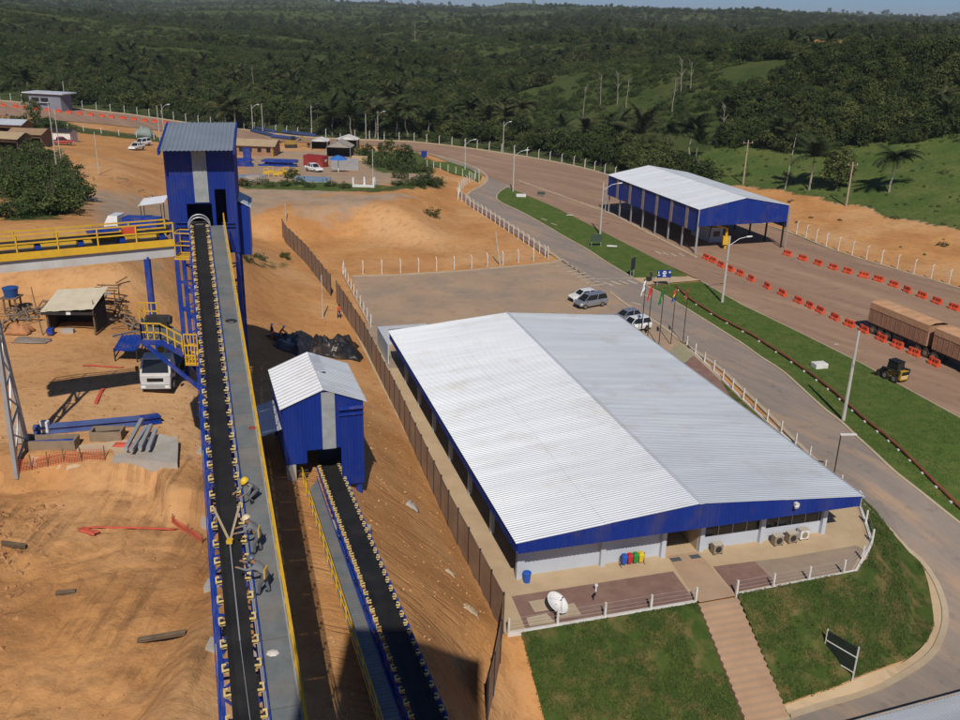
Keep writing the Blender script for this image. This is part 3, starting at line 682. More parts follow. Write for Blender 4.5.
# ------------------------------------------------------------------ belt conveyors
class Axis:
    def __init__(s, A, B):
        s.A, s.B = V(A), V(B); s.d = (s.B - s.A).normalized(); s.r = s.d.cross(V((0, 0, 1))).normalized(); s.n = s.r.cross(s.d).normalized(); s.len = (s.B - s.A).length
    def p(s, t, x=0.0, z=0.0): return s.A + s.d*t + s.r*x + s.n*z
    def t_at_y(s, y): return (y - s.A.y)/s.d.y
def slab(ax, t0, t1, x0, x1, z0, z1, mb=None):
    mb = mb or MB()
    return mb.hexa([ax.p(t0, x0, z0), ax.p(t0, x1, z0), ax.p(t1, x1, z0), ax.p(t1, x0, z0), ax.p(t0, x0, z1), ax.p(t0, x1, z1), ax.p(t1, x1, z1), ax.p(t1, x0, z1)])
def rail(mb, ax, t0, t1, x, z, h=1.0, sp=1.5, r=.028, toe=True, flat=.055):
    n = max(1, round((t1 - t0)/sp))
    for k in range(n + 1):
        t = t0 + (t1 - t0)*k/n; mb.bar(ax.p(t, x, z), ax.p(t, x, z + h), flat)
    for hh in (h, h*.52): mb.bar(ax.p(t0, x, z + hh), ax.p(t1, x, z + hh), flat)
    if toe: mb.bar(ax.p(t0, x, z + .08), ax.p(t1, x, z + .08), .02, .15)
    return mb
def conveyor(name, label, ax, w, side, walk0, walk1, sp, depth=.95, trough=.07):
    t = thing(name, label, 'conveyor', (ax.p(ax.len/2).x, ax.p(ax.len/2).y, T(*ax.p(ax.len/2).xy)))
    h = w/2
    prof = [(-h, trough), (-h*.55, -.02), (h*.55, -.02), (h, trough), (h, trough - .03), (h*.55, -.05), (-h*.55, -.05), (-h, trough - .03)]
    MB().loft([[ax.p(q, x, z) for x, z in prof] for q in (0, ax.len)]).build('belt', M_belt, t)
    for s in (-1, 1):
        MB().bar(ax.p(0, s*(h+.24), -.16), ax.p(ax.len, s*(h+.24), -.16), .11, .22, ax.n).build('stringer', M_bluesteel, t)
        m = MB(); m.bar(ax.p(0, s*(h+.30), -depth), ax.p(ax.len, s*(h+.30), -depth), .10, .12, ax.n)
        k = 0; q = 0.0; pq = 1.3
        while q + pq < ax.len:
            a, b = (-.25, -depth) if k % 2 else (-depth, -.25)
            m.bar(ax.p(q, s*(h+.27), a), ax.p(q + pq, s*(h+.27), b), .06); m.bar(ax.p(q, s*(h+.27), -.25), ax.p(q, s*(h+.27), -depth), .06); q += pq; k += 1
        m.build('side_truss', M_bluesteel, t)
    m = MB(); q = .4
    while q < ax.len: m.bar(ax.p(q, -h-.3, -depth), ax.p(q, h+.3, -depth), .07); q += 2.6
    m.build('cross_bracing', M_bluesteel, t)
    proto = None; q = .3; k = 0
    while q < ax.len - .2:
        if proto is None:
            m = MB(); o0 = ax.p(q)
            for s in (-1, 1):
                x = s*(h + .02)
                m.bar(ax.p(q - .13, x + s*.17, .09), ax.p(q + .13, x + s*.17, .09), .045, .06, ax.n)
                m.bar(ax.p(q - .13, x + s*.18, .09), ax.p(q - .13, x - s*.03, .115), .05, .05, ax.n); m.bar(ax.p(q + .13, x + s*.18, .09), ax.p(q + .13, x + s*.05, .10), .05, .05, ax.n)
                m.bar(ax.p(q - .02, x + s*.17, -.06), ax.p(q - .02, x + s*.17, .09), .05, .05, ax.d)
            m.bar(ax.p(q, -h - .18, -.1), ax.p(q, h + .18, -.1), .06, .06, ax.n); m.m = 1
            for s in (-1, 1): m.tube(ax.p(q, s*(h + .13), .07), ax.p(q, s*(h - .2), -.07), .05, n=6)
            m.tube(ax.p(q, -h*.55, -.12), ax.p(q, h*.55, -.12), .05, n=6)
            proto = m.build('idler', [M_idler, M_black], t); base = proto.location.copy()
        else:
            o = proto.copy(); col.objects.link(o); j = (R_.random() - .5)*.06; o.location = base + ax.d*(k*sp + j)
        q += sp; k += 1
    q = 0.0
    while q < ax.len - .1:
        e = min(q + 2.9, ax.len); m = slab(ax, q, e, walk0, walk1, -.20, -.16)
        x = walk0
        m2 = MB()
        g = q + .1
        while g < e: slab(ax, g, g + .03, walk0 + .02, walk1 - .02, -.158, -.145, m); g += .24
        m.build('grating_panel', M_grate, t); q += 2.94
    for x in (walk0 - .02, walk1 + .02): MB().bar(ax.p(0, x, -.2), ax.p(ax.len, x, -.2), .06, .14, ax.n).build('walkway_beam', M_steelgrey if side > 0 else M_bluesteel, t)
    m = MB(); rail(m, ax, 0, ax.len - .3, (walk1 + .07) if side > 0 else (walk0 - .07), -.2, 1.02, 1.5); m.build('handrail', M_yellow, t)
    return t
c1A = CAM + ray(247, 720)*27.6; c1B = CAM + ray(199.2, 224)*(744/11.55)
AX1 = Axis(c1A - (c1B - c1A).normalized()*5.5, c1B)
CV1 = conveyor('belt_conveyor', 'long blue belt conveyor climbing to the blue tower, three workers on its walkway', AX1, .80, 1, .68, 1.58, 1.05)
for s, x in ((1, .56), (-1, -.78)): MB().bar(AX1.p(0, x, .0), AX1.p(AX1.len - 6, x, .0), .035, .035).build('pull_cord', M_steelgrey if s > 0 else M_bluesteel, CV1)
MB().tube(AX1.p(0, .62, -.05), AX1.p(AX1.len - 3, .62, -.05), .03, n=6).build('conduit', M_steelgrey, CV1)
# supporting bents
def bent(par, ax, t, w=.62, splay=.25, z0=-.95, m=None, name='bent', brace=True):
    feet = []
    mb = MB()
    for s in (-1, 1):
        top_ = ax.p(t, s*w, z0); hr = V((ax.r.x, ax.r.y, 0)).normalized(); f = V((top_.x, top_.y, 0)) + hr*s*splay; f.z = T(f.x, f.y)
        mb.bar(f + V((0, 0, .25)), top_, .20, .20, ax.d); feet.append((f, top_))
    h = feet[0][1].z - feet[0][0].z; n = max(2, int(h/1.5))
    P_ = lambda s, u: feet[s][0].lerp(feet[s][1], u)
    for k in range(n):
        u0, u1 = (k + .15)/n, (k + 1)/n
        mb.bar(P_(0, u1), P_(1, u1), .09)
        if brace: mb.bar(P_(0, u0), P_(1, u1), .08); mb.bar(P_(1, u0), P_(0, u1), .08)
    mb.build(name, m or M_bluesteel, par)
    for f, _ in feet: MB().cbox(f + V((0, 0, -.3)), .75, .75, .6).build('footing', M_concgrey, par)
for y in (27, 33.5, 39.5, 46, 52, 57.5): bent(CV1, AX1, AX1.t_at_y(y))
t46, t52 = AX1.t_at_y(46), AX1.t_at_y(52)
m = MB()
for s in (-1, 1):
    for k in range(4):
        za, zb = -1.2 - k*2.0, -1.2 - (k+1)*2.0
        m.bar(AX1.p(t46, s*.66, za), AX1.p(t52, s*.66, zb), .08); m.bar(AX1.p(t52, s*.66, za), AX1.p(t46, s*.66, zb), .08)
m.build('tower_bracing', M_bluesteel, CV1)

# second conveyor and its head house
KS = 1.08
def zz(z): return CAMH - (CAMH - z)*KS
c2B = CAM + ray(338.5, 490)*54.0*KS; c2A = CAM + ray(429, 720)*34.8*KS
AX2 = Axis(c2A - (c2B - c2A).normalized()*8, c2B + (c2B - c2A).normalized()*5.0)
CV2 = conveyor('belt_conveyor', 'second conveyor with a wide black belt running out of the small blue house', AX2, 1.0*KS, -1, -1.75*KS, -.95*KS, .82, .7)
for y in (27, 34, 41, 48): bent(CV2, AX2, AX2.t_at_y(y), .8, .1, -.6, brace=False)
sh0 = Z(283, 409, zz(14.35)); HW = (Z(363, 401, zz(14.35)) - sh0); H1 = V((HW.x, HW.y, 0)).normalized()*KS; H2 = V((-H1.y, H1.x, 0)); SW = HW.length/KS; SL = 6.2
def S(a, b, z): return V((sh0.x, sh0.y, 0)) + H1*a + H2*b + V((0, 0, zz(z)))
sg = min(T(*S(a, b, 0).xy) for a in (0, SW) for b in (0, SL)) - .1
hh = thing('conveyor_house', 'small blue clad house with a white and grey gable roof between conveyor and fence', 'building', V((*S(SW/2, SL/2, 0).xy, sg)))
EV, AP = 14.35, 15.35
MB().sheet(S(SW/2, -.15, AP), H2*(SL+.3), S(-.2, 0, EV) - S(SW/2, 0, AP), .5, .05).build('roof_slope', mat('white_sheet', (.80, .81, .83), (.74, .75, .77), .5, .4, .1, dirt=(.6, .52, .42), dirtscale=.5, dirtamt=.3), hh)
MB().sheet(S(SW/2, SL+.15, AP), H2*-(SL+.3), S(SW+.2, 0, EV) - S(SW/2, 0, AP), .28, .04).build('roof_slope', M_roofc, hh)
m = MB(); m.obox(S(SW/2 - .05, SL*.45, AP + .03), H1*.62, H2*SL*.45, (0, 0, -.07)); m.build('ridge_cap', M_roofc, hh)
gz = lambda x: zz(EV + (AP - EV)*(1 - abs(x/KS - SW/2)/(SW/2)) - .05)
m = MB(); ribwall(m, S(0, 0, 0), H1*1.25, zz(10.75), lambda x: gz(x), .22); ribwall(m, S(1.25, 0, 0), H1*2.0, zz(11.55), lambda x: gz(1.25*KS + x), .22); ribwall(m, S(3.25, 0, 0), H1*(SW - 3.25), zz(9.0), lambda x: gz(3.25*KS + x), .22); m.build('wall', M_blue, hh)
m = MB(); ribwall(m, S(SW, SL, 0), H1*-SW, zz(9.8), lambda x: gz(SW*KS - x), .22); m.build('wall', M_blue, hh)
m = MB(); ribwall(m, S(0, SL, 0), H2*-SL, zz(10.75), lambda x: zz(EV - .06), .22); m.build('wall', M_blue, hh)
m = MB(); ribwall(m, S(SW, 0, 0), H2*SL, zz(9.0), lambda x: zz(EV - .06), .22); m.build('wall', M_blue, hh)
M_tr2 = mat('grey_translucent_sheet', (.34, .36, .36), (.25, .27, .27), 1.2, .5, dirt=(.30, .22, .13), dirtscale=.8, dirtamt=.6)
MB().obox(S(SW*.47, -.09, 11.55), H1*.78, H2*.04, (0, 0, (AP - 11.75)*KS)).build('translucent_strip', M_tr2, hh)
MB().obox(S(SW - 1.45, -.25, 14.0), H1*1.45, H2*.22, (0, 0, .12)).build('bracket', M_bluesteel, hh); MB().obox(S(SW - 1.45, -.15, 13.6), H1*1.45, H2*.12, (0, 0, .08)).build('bracket', M_bluesteel, hh)
m = MB(); m.obox(S(0, .05, 9.2), H1*SW, H2*SL*.98, (0, 0, .04)); m.build('floor', M_dark, hh)
def leg_(a, b, w, d, mm): p = S(a, b, 0); z0 = T(p.x, p.y) - .6; MB().cbox(V((p.x, p.y, z0)), w, d, zz(11.0) - z0, heading((0, 0), H1)).build('leg', mm, hh)
leg_(.3, .35, .6, .75, M_concgrey)
for a, b in ((SW - .3, .3), (SW - .3, SL - .3), (.3, SL - .3)): leg_(a, b, .35, .35, M_bluesteel)
for k in range(5): MB().bar(S(.5, .5, 8.9 + k*.38), S(1.3, .5, 8.9 + k*.38), .09).build('rung', M_dark, hh)
lt = MB(); lt.sheet(S(-.12, .2, 13.0), H2*4.4, S(-1.9, .2, 12.5) - S(-.12, .2, 13.0), .3, .03); lt.build('lean_to_roof', mat('white_sheet', (.8, .8, .8)), hh)
for b in (.4, 4.4): p = S(-1.8, b, 12.45); MB().bar(V((p.x, p.y, T(p.x, p.y) - .3)), p, .12).build('lean_to_post', M_dark, hh)

# ------------------------------------------------------------------ blue head tower
TY = c1B.y + .9
def TW(px, py, y): return YD(px, py, y)
OV = 1.45; tl = TW(160.5, 150, TY - OV); tr = TW(232, 150, TY + 1.0 - OV); bl = TW(172, 254, TY)
U1 = V((tr.x - tl.x, tr.y - tl.y, 0)).normalized(); U2 = V((-U1.y, U1.x, 0)); TWD = (tr - tl).length; TDP = 5.2
def B(a, b, z): return V((tl.x, tl.y, 0)) + U1*a + U2*(b + OV) + V((0, 0, z))
zt, zbm = tl.z, bl.z
gtow = T(*B(TWD/2, TDP/2, 0).xy)
tw = thing('head_tower', 'tall blue clad tower at the top of the long conveyor', 'tower', B(TWD/2, TDP/2, gtow))
MB().sheet(B(-.12, -OV - .2, zt - .05), U1*(TWD + .24), B(0, TDP + .2, zt + 1.0) - B(0, -OV - .2, zt - .05), .28, .04).build('roof', mat('tower_roof', (.30, .34, .38), (.25, .29, .33), .5, .4, .3), tw)
for a in (-.2, TWD + .06): m = MB(); m.hexa([B(a, -OV - .25, zt - .3), B(a + .14, -OV - .25, zt - .3), B(a + .14, TDP + .25, zt + .65), B(a, TDP + .25, zt + .65), B(a, -OV - .25, zt + .06), B(a + .14, -OV - .25, zt + .06), B(a + .14, TDP + .25, zt + 1.02), B(a, TDP + .25, zt + 1.02)]); m.build('roof_edge', M_blue, tw)
# opening for the belt: around the axis
cx = (c1B - B(0, 0, c1B.z)).dot(U1)
oL, oR, oT = cx - .85, cx + .85, c1B.z + 1.15
m = MB(); ribwall(m, B(0, 0, 0), U1*oL, zbm, lambda x: zt, .22); ribwall(m, B(oL, 0, 0), U1*(oR - oL), oT, lambda x: zt, .22); ribwall(m, B(oR, 0, 0), U1*.25, zbm, lambda x: zt, .22)
ribwall(m, B(oR + .25, 0, 0), U1*.75, oT + 1.0, lambda x: zt, .22); ribwall(m, B(oR + 1.0, 0, 0), U1*(TWD - oR - 1.0), zbm, lambda x: zt, .22); m.build('wall', M_blue, tw)
m = MB(); ribwall(m, B(oR + .25, 0, 0), U1*.75, zbm, lambda x: c1B.z - .4, .22); m.build('wall', M_blue, tw)
m = MB(); ribwall(m, B(0, TDP, 0), U2*-TDP, zbm, lambda x: zt + .9*(1 - x/TDP), .22); m.build('wall', M_blue, tw)
m = MB(); ribwall(m, B(TWD, 0, 0), U2*TDP, zbm, lambda x: zt + .9*x/TDP, .22); m.build('wall', M_blue, tw)
m = MB(); ribwall(m, B(TWD, TDP, 0), U1*-TWD, zbm, lambda x: zt + .85, .22); m.build('wall', M_blue, tw)
MB().obox(B(cx - .25, -.08, oT + .1), U1*.95, U2*.04, (0, 0, zt - oT - .2)).build('translucent_strip', M_tr2, tw)
m = MB(); m.obox(B(.1, .1, c1B.z - 1.1), U1*(TWD - .2), U2*(TDP - .2), (0, 0, .1)); m.build('floor', M_dark, tw)
m = MB(); m.tube(c1B + AX1.d*.2 - AX1.r*.6 - AX1.n*.3, c1B + AX1.d*.2 + AX1.r*.6 - AX1.n*.3, .42, n=16); m.build('head_pulley', M_dark, tw)
m = MB(); ring = [c1B - AX1.d*.35 + AX1.r*(.72*math.cos(a)) + AX1.n*(.75*math.sin(a) - .15) for a in [math.pi*k/12 for k in range(13)]]; m.path(ring, .05); m.build('hood_hoop', M_steelgrey, tw); m = MB()
ring = [c1B + AX1.d*.25 + AX1.r*(.72*math.cos(a)) + AX1.n*(.75*math.sin(a) - .15) for a in [math.pi*k/12 for k in range(13)]]; m.path(ring, .05); m.build('hood_hoop', M_steelgrey, tw)
for a in (.2, TWD - .2):
    for b in (.25, TDP - .25): MB().cbox(B(a, b, gtow - .4), .3, .3, zt - gtow + .3, heading((0, 0), U1)).build('leg', M_bluesteel, tw)
for b in (.25, TDP - .25):
  m = MB()
  for k in range(4):
    z0, z1 = gtow + .4 + k*2.1, gtow + .4 + (k+1)*2.1
    m.bar(B(.2, b, z0), B(TWD - .2, b, z1), .09); m.bar(B(TWD - .2, b, z0), B(.2, b, z1), .09); m.bar(B(.2, b, z1), B(TWD - .2, b, z1), .1)
  m.build('leg_bracing', M_bluesteel, tw)
m = MB(); A0 = B(TWD + .05, 1.0, 0)
p0 = TW(232, 200, TY + 2.6); p1 = TW(244, 254, TY + 2.6)
m.obox(B(TWD + .03, 1.4, p1.z), U1*.75, U2*3.2, (0, 0, p0.z - p1.z - .3)); m.build('annex', M_blue, tw)
m = MB(); m.hexa([B(TWD + .03, 1.3, p0.z), B(TWD + .95, 1.3, p0.z - .5), B(TWD + .95, 4.7, p0.z - .5), B(TWD + .03, 4.7, p0.z), B(TWD + .03, 1.3, p0.z + .08), B(TWD + .95, 1.3, p0.z - .42), B(TWD + .95, 4.7, p0.z - .42), B(TWD + .03, 4.7, p0.z + .08)]); m.build('annex_roof', M_roofc, tw)
# side cage with a yellow rail on the tower and its struts
cg = TW(176, 258, TY - 1.6)
m = MB(); 
for x in (0, 1.1):
    for yv in (0, 1.2): m.bar(cg + V((x, yv, 0)), cg + V((x, yv, 1.75)), .06)
for zz in (.1, .9, 1.75):
    m.bar(cg + V((0, 0, zz)), cg + V((1.1, 0, zz)), .06); m.bar(cg + V((0, 0, zz)), cg + V((0, 1.2, zz)), .06); m.bar(cg + V((0, 1.2, zz)), cg + V((1.1, 1.2, zz)), .06)
m.build('cage', M_yellow, tw); MB().obox(cg + V((-.1, -.1, -.1)), V((1.3, 0, 0)), V((0, 1.5, 0)), (0, 0, .1)).build('cage_floor', M_yellow, tw)
m = MB(); m.bar(B(.4, -.15, zbm + 2.3), B(1.5, -.15, zbm + 2.3), .07); m.bar(B(.4, -.15, zbm + 2.0), B(1.5, -.15, zbm + 2.0), .07); m.bar(B(TWD - 1.1, -.15, zbm + 2.2), B(TWD - .2, -.15, zbm + 2.2), .07); m.bar(B(TWD - 1.1, -.15, zbm + 1.95), B(TWD - .2, -.15, zbm + 1.95), .07); m.build('strut', M_bluesteel, tw)

# ------------------------------------------------------------------ level gallery with yellow rails, on the left
gA = YD(-70, 254, 47.5); gB = YD(171, 247.5, 53.5); gB.z = gA.z = (gA.z + gB.z)/2
AXG = Axis(gA, gB)
gal = thing('conveyor_gallery', 'raised conveyor gallery with yellow handrails joining the blue tower from the left', 'conveyor', V((gA.x/2 + gB.x/2, gA.y/2 + gB.y/2, gA.z)))
slab(AXG, 0, AXG.len, .15, 1.0, -.72, -.05).build('girder', mat('pale_girder', (.52, .52, .50), (.45, .44, .42), .8, .6, dirt=DUST, dirtscale=.7, dirtamt=.4), gal)
slab(AXG, 0, AXG.len, -1.1, -.2, -.62, -.1).build('girder', M_steelgrey, gal)
slab(AXG, 0, AXG.len, -1.2, 1.1, -.05, .02).build('deck', M_grate, gal)
slab(AXG, 0, AXG.len, 1.12, 1.2, -.06, .34).build('toe_plate', M_yellow, gal); slab(AXG, 0, AXG.len, -1.3, -1.22, 0, .2).build('toe_plate', M_yellow, gal)
for x in (1.16, -1.26): m = MB(); rail(m, AXG, 0, AXG.len, x, .3 if x > 0 else 0, 1.0, 1.9, toe=False, flat=.075); m.build('handrail', M_yellow, gal)
MB().loft([[AXG.p(q, x, z) for x, z in ((-.5, .62), (-.25, .55), (.25, .55), (.5, .62), (.5, .58), (-.5, .58))] for q in (0, AXG.len)]).build('belt', M_belt, gal)
q = .6
while q < AXG.len: m = MB(); slab(AXG, q, q + .3, -.62, .62, .02, .5, m); m.build('idler', M_bluesteel, gal); q += 2.2
for q in (AXG.len - 2.6,): slab(AXG, q, q + .7, -.4, .4, .6, .95).build('guard', M_orange, gal)
slab(AXG, AXG.len - 4.5, AXG.len - 2.8, -.6, .2, .85, 1.0).build('guard_roof', M_bluesteel, gal)
fA, fB = G(17, 478), G(28, 449); cA = AXG.p(AXG.t_at_y(fA.y) if False else (fA.x - gA.x)/AXG.d.x, .9, -.7); cB = AXG.p((fB.x - gA.x)/AXG.d.x, -.9, -.62)
m = MB(); m.bar(fA, cA, .24, .24, (0, 1, 0)); m.build('leg', M_steelgrey, gal); m = MB(); m.bar(fB, cB, .24, .24, (0, 1, 0)); m.build('leg', M_steelgrey, gal)
m = MB()
for k in range(5): m.bar(fA.lerp(cA, (k + .3)/5.2), fB.lerp(cB, (k + 1.2)/5.2), .08); m.bar(fB.lerp(cB, (k + .3)/5.2), fA.lerp(cA, (k + 1.2)/5.2), .08); m.bar(fB.lerp(cB, (k + .3)/5.2), fA.lerp(cA, (k + .3)/5.2), .12)
m.build('bracing', M_steelgrey, gal)
fC = V((YD(153, 256, 53).x, 53.0, 0)); zc = YD(157, 322, 53).z; m = MB(); m.bar(V((fC.x, 52, YD(157, 325, 52).z - 1)), V((fC.x, 52, gA.z - .6)), .30, .30, (0, 1, 0)); m.build('leg', M_bluesteel, gal)
# service platform with yellow railing under the gallery
pz = YD(160, 338, 47.0).z - .1
sp = thing('service_platform', 'small yellow railed platform on blue brackets beside the long conveyor', 'platform', YD(165, 345, 47.5))
def rp(px, y, z): q = YD(px, 330, y); return V((q.x, y, z))
P0 = [rp(141, 46.6, pz), rp(160, 46.6, pz), rp(181, 45.8, pz - .35), rp(181, 49.2, pz - .35), rp(160, 50.2, pz), rp(141, 50.2, pz)]
MB().prism(P0, (0, 0, .08)).build('deck', M_grate, sp)
m = MB(); m.bar(P0[0], P0[1], .12, .3); m.bar(P0[1], P0[2], .12, .3); m.bar(P0[0], P0[5], .12, .3); m.build('edge_beam', M_bluesteel, sp)
m = MB()
for a, b in ((0, 1), (1, 2), (0, 5), (5, 4)):
    p, q = P0[a], P0[b]; n = 3
    for k in range(n + 1): c = p.lerp(q, k/n); m.bar(c, c + V((0, 0, 1.05)), .06)
    for h in (.12, .55, 1.05): m.bar(p + V((0, 0, h)), q + V((0, 0, h)), .06)
m.build('handrail', M_yellow, sp)
P1 = [rp(183, 44.6, pz - .5), rp(196, 44.6, pz - .5), rp(196, 46.3, pz - .5), rp(183, 46.3, pz - .5)]
MB().prism(P1, (0, 0, .1)).build('deck', M_yellow, sp); m = MB()
for k in range(4):
    p, q = P1[k], P1[(k+1) % 4]
    for j in range(4): c = p.lerp(q, j/4); m.bar(c, c + V((0, 0, 1.1)), .05)
    for h in (.12, .55, 1.1): m.bar(p + V((0, 0, h)), q + V((0, 0, h)), .06)
m.build('cage', M_yellow, sp)
lg = AX1.p(t46, -.75, -1.0); m = MB(); m.bar(P0[0], V((lg.x, lg.y, pz - 2.3)), .16); m.bar(P0[4], V((lg.x, lg.y + .5, pz - 2.0)), .16); m.bar(P0[1], V((lg.x, lg.y, pz - .5)), .14); m.build('bracket', M_bluesteel, sp)
m = MB(); c = (P0[0] + P0[4])/2 + V((.2, .8, .1)); m.cbox(c, 1.1, .6, .5); m.tube(c + V((-.7, 0, .3)), c + V((.7, 0, .3)), .24, n=10); m.build('drive_motor', M_dark, sp)

# the clad shaft behind the camera whose shadow lies across the second conveyor
lt_ = thing('lift_shaft', 'tall blue clad shaft standing beside the viewpoint', 'tower', (-.2, -3.2, T(-4.9, -3.2)))
m = MB(); m.box(-3.9, -5.0, T(-4.9, -3.2) - .5, 2.7, -1.2, 46.6); m.build('wall', M_blue, lt_); m = MB(); m.box(-4.1, -5.2, 46.6, 2.9, -1.0, 46.8); m.build('roof', M_roofc, lt_)

# ------------------------------------------------------------------ fences
def ground_pts(px): return [G(*p) for p in px]
M_rust = mat('rusty_mesh_panel', (.20, .125, .085), (.145, .090, .062), 1.2, .85, dirt=(.32, .20, .11), dirtscale=.6, dirtamt=.6)
def panel_fence(label, pts, h=2.8, step=2.5):
    t = thing('panel_fence', label, 'fence', pts[0])
    tot = sum((q - p).length for p, q in zip(pts, pts[1:])); n = round(tot/step); P_ = []
    for k in range(n + 1):
        s = tot*k/n; i = 0
        while i < len(pts) - 2 and s > (pts[i+1] - pts[i]).length: s -= (pts[i+1] - pts[i]).length; i += 1
        c = pts[i].lerp(pts[i+1], s/(pts[i+1] - pts[i]).length); P_.append(V((c.x, c.y, T(c.x, c.y))))
    for p, q in zip(P_, P_[1:]):
        d = (q - p); d.z = 0; j = R_.uniform(-.06, .06); m = MB()
        dd = d*.93; o = p + d*.035 + V((0, 0, .05)); up = V((0, 0, h + j)); u = V((dd.x, dd.y, q.z - p.z))
        m.sheet(o + up, u, -up, .16, .03); m.bar(o + up, o + up + u, .05); m.bar(o, o + u, .05); m.bar(o + up*.5, o + up*.5 + u, .04); m.build('panel', M_rust, t)
    for p in P_: MB().cbox(p - V((0, 0, .2)), .11, .11, h + .4).build('post', M_dark, t)
    return t
panel_fence('rust brown panel fence running beside the left wall of the office', ground_pts([(487, 722), (496, 680), (505, 640), (478, 585), (450, 530), (400, 420), (365, 348), (337, 303)]))
panel_fence('far stretch of brown panel fence running up to the dirt bank', ground_pts([(331, 296), (305, 262), (283, 237)]))
post_fence('post_fence', 'white posts along the far edge of the parking lot', ground_pts([(344, 275), (400, 273), (470, 268.5), (548, 259)]), 1.7, 2.6, .13, bent=True, wires=3)
post_fence('post_fence', 'white posts down the left edge of the parking lot to the grey screen wall', ground_pts([(343, 275), (356, 300), (371, 328)]), 1.7, 2.6, .13, wires=3, kerbm=M_conc)
drape('footpath', W([(458, 190), (470, 200), (487, 212), (509, 226), (530, 240), (551, 254.5), (546, 256), (520, 238.5), (495, 222), (470, 206), (457, 194)]), M_rbrick, .12, 2)
post_fence('post_fence', 'line of white posts beside the left kerb of the bending grey road', ground_pts([(458, 198), (475, 210), (495, 223), (520, 240), (545, 257)]), 1.7, 2.5, .14, bent=-1, wires=3)
post_fence('post_fence', 'white posts round the inside of the road bend', ground_pts([(458, 199), (460, 191), (466, 185), (472, 181), (479, 178)]), 1.7, 2.3, .14, bent=True, wires=3)
post_fence('post_fence', 'white posts in front of the small grass wedge at the road bend', ground_pts([(427, 167), (440, 170), (455, 174), (470, 179), (479, 183)]), 1.7, 2.6, .14, wires=3)
post_fence('post_fence', 'white post fence along the forest edge behind the brown road', ground_pts([(p[0], p[1] - 1.5) for p in KERB_PX[1:12]]), 2.0, 4.4, .16, bent=True, wires=3)
post_fence('post_fence', 'white bent-top post fence between the truck yard and the orange earth', ground_pts([(787, 230), (830, 248), (880, 264), (960, 288), (1040, 316)]), 2.0, 3.0, .15, bent=True, wires=3)
post_fence('post_fence', 'low white post fence in front of the far left road', ground_pts([(-20, 120), (0, 122), (80, 131), (160, 140), (236, 150)]), 1.5, 4.6, .16, wires=2)

# ------------------------------------------------------------------ lamp posts and poles
def lamp_post(label, base, h, arm=2.0, rz=0.0, r=.16, group='street lamps'):
    t = thing('lamp_post', label, 'lamp post', base, rz, group)
    MB().tube((0, 0, -.3), (0, 0, h), r, r*.62, 8).build('pole', M_pole, t, local=True)
    if arm:
        a = MB(); a.path([(0, 0, h - 1.3), (arm*.55, 0, h - .35), (arm, 0, h - .1)], .05); a.build('arm', M_steelgrey, t, local=True)
        MB().hexa([(arm - .1, -.14, h - .16), (arm + .65, -.1, h - .08), (arm + .65, .1, h - .08), (arm - .1, .14, h - .16), (arm - .1, -.1, h), (arm + .6, -.06, h + .04), (arm + .6, .06, h + .04), (arm - .1, .1, h)]).build('lamp_head', M_white, t, local=True)
    MB().cbox((0, -r*.9, h*.62), .12, .1, .25).build('junction_box', M_steelgrey, t, local=True)
    return t
lamp_post('tall concrete pole on the grass beside the small loader', G(843, 421), 9.1, 0, 0, .19)
lamp_post('tall concrete lamp post on the grass in front of the canopy gable', G(722, 303), 9.1, 2.4, rad(8), .19)
lamp_post('lamp post at the left corner of the blue canopy', G(600, 235), 9.0, 2.6, rad(8), .17)
lamp_post('lamp post at the top tip of the grass verge', G(513, 192), 8.8, 2.4, rad(8), .17)
lamp_post('lamp post on the grass wedge inside the road bend', G(465, 170), 7.2, 2.0, rad(10), .16)
for k, (px, py, h) in enumerate(((160, 141, 9), (164, 134, 8), (253, 132, 8), (263, 133, 8.5), (312, 135, 9), (318, 134, 8), (366, 141, 7.5), (378, 140, 8), (503, 152, 8), (66, 108, 8))):
    lamp_post('%s thin roadside pole from the left along the far brown road' % ORD[k], G(px, py), h, 1.6 if k % 3 else 0, rad(20), .13)
for k, (px, py, h) in enumerate(((58, 178, 12), (62, 168, 10), (99, 174, 7), (286, 222, 3.0))):
    lamp_post(('slender bare pole by the scrub mound', 'second bare pole just behind the scrub mound', 'dark thin pole standing on the open dirt yard', 'short dark post at the top of the dirt bank')[k], G(px, py), h, 0, 0, .09, 'bare poles')
lamp_post('leaning floodlight mast standing on the orange dirt pad', G(500, 265), 5.2, 0, 0, .12, 'bare poles').rotation_euler = (0, rad(-9), 0)
lamp_post('grey pole standing by the black plastic sheets', G(323, 318), 5.4, 0, 0, .09, 'bare poles')
def utility_pole(label, base, h):
    t = thing('utility_pole', label, 'utility pole', base, rad(15), 'utility poles in the field')
    MB().tube((0, 0, -.3), (0, 0, h), .2, .13, 8).build('pole', mat('pole_wood', (.42, .34, .24), (.33, .26, .18), 1, .9), t, local=True)
    MB().cbox((0, 0, h - .7), 2.4, .12, .14).build('crossarm', M_wood, t, local=True)
    for x in (-1.0, 0, 1.0): MB().tube((x, 0, h - .56), (x, 0, h - .3), .06).build('insulator', M_white, t, local=True)
utility_pole('wooden utility pole in the green field just behind the canopy roof', G(743, 184), 9.5)
utility_pole('wooden utility pole in the green field near the bushy tree', G(846, 206), 8.5)
lamp_post('thin leaning bare trunk pole in the field between the utility poles', G(785, 189), 11.5, 0, 0, .10, 'bare poles').rotation_euler = (0, rad(4), 0)

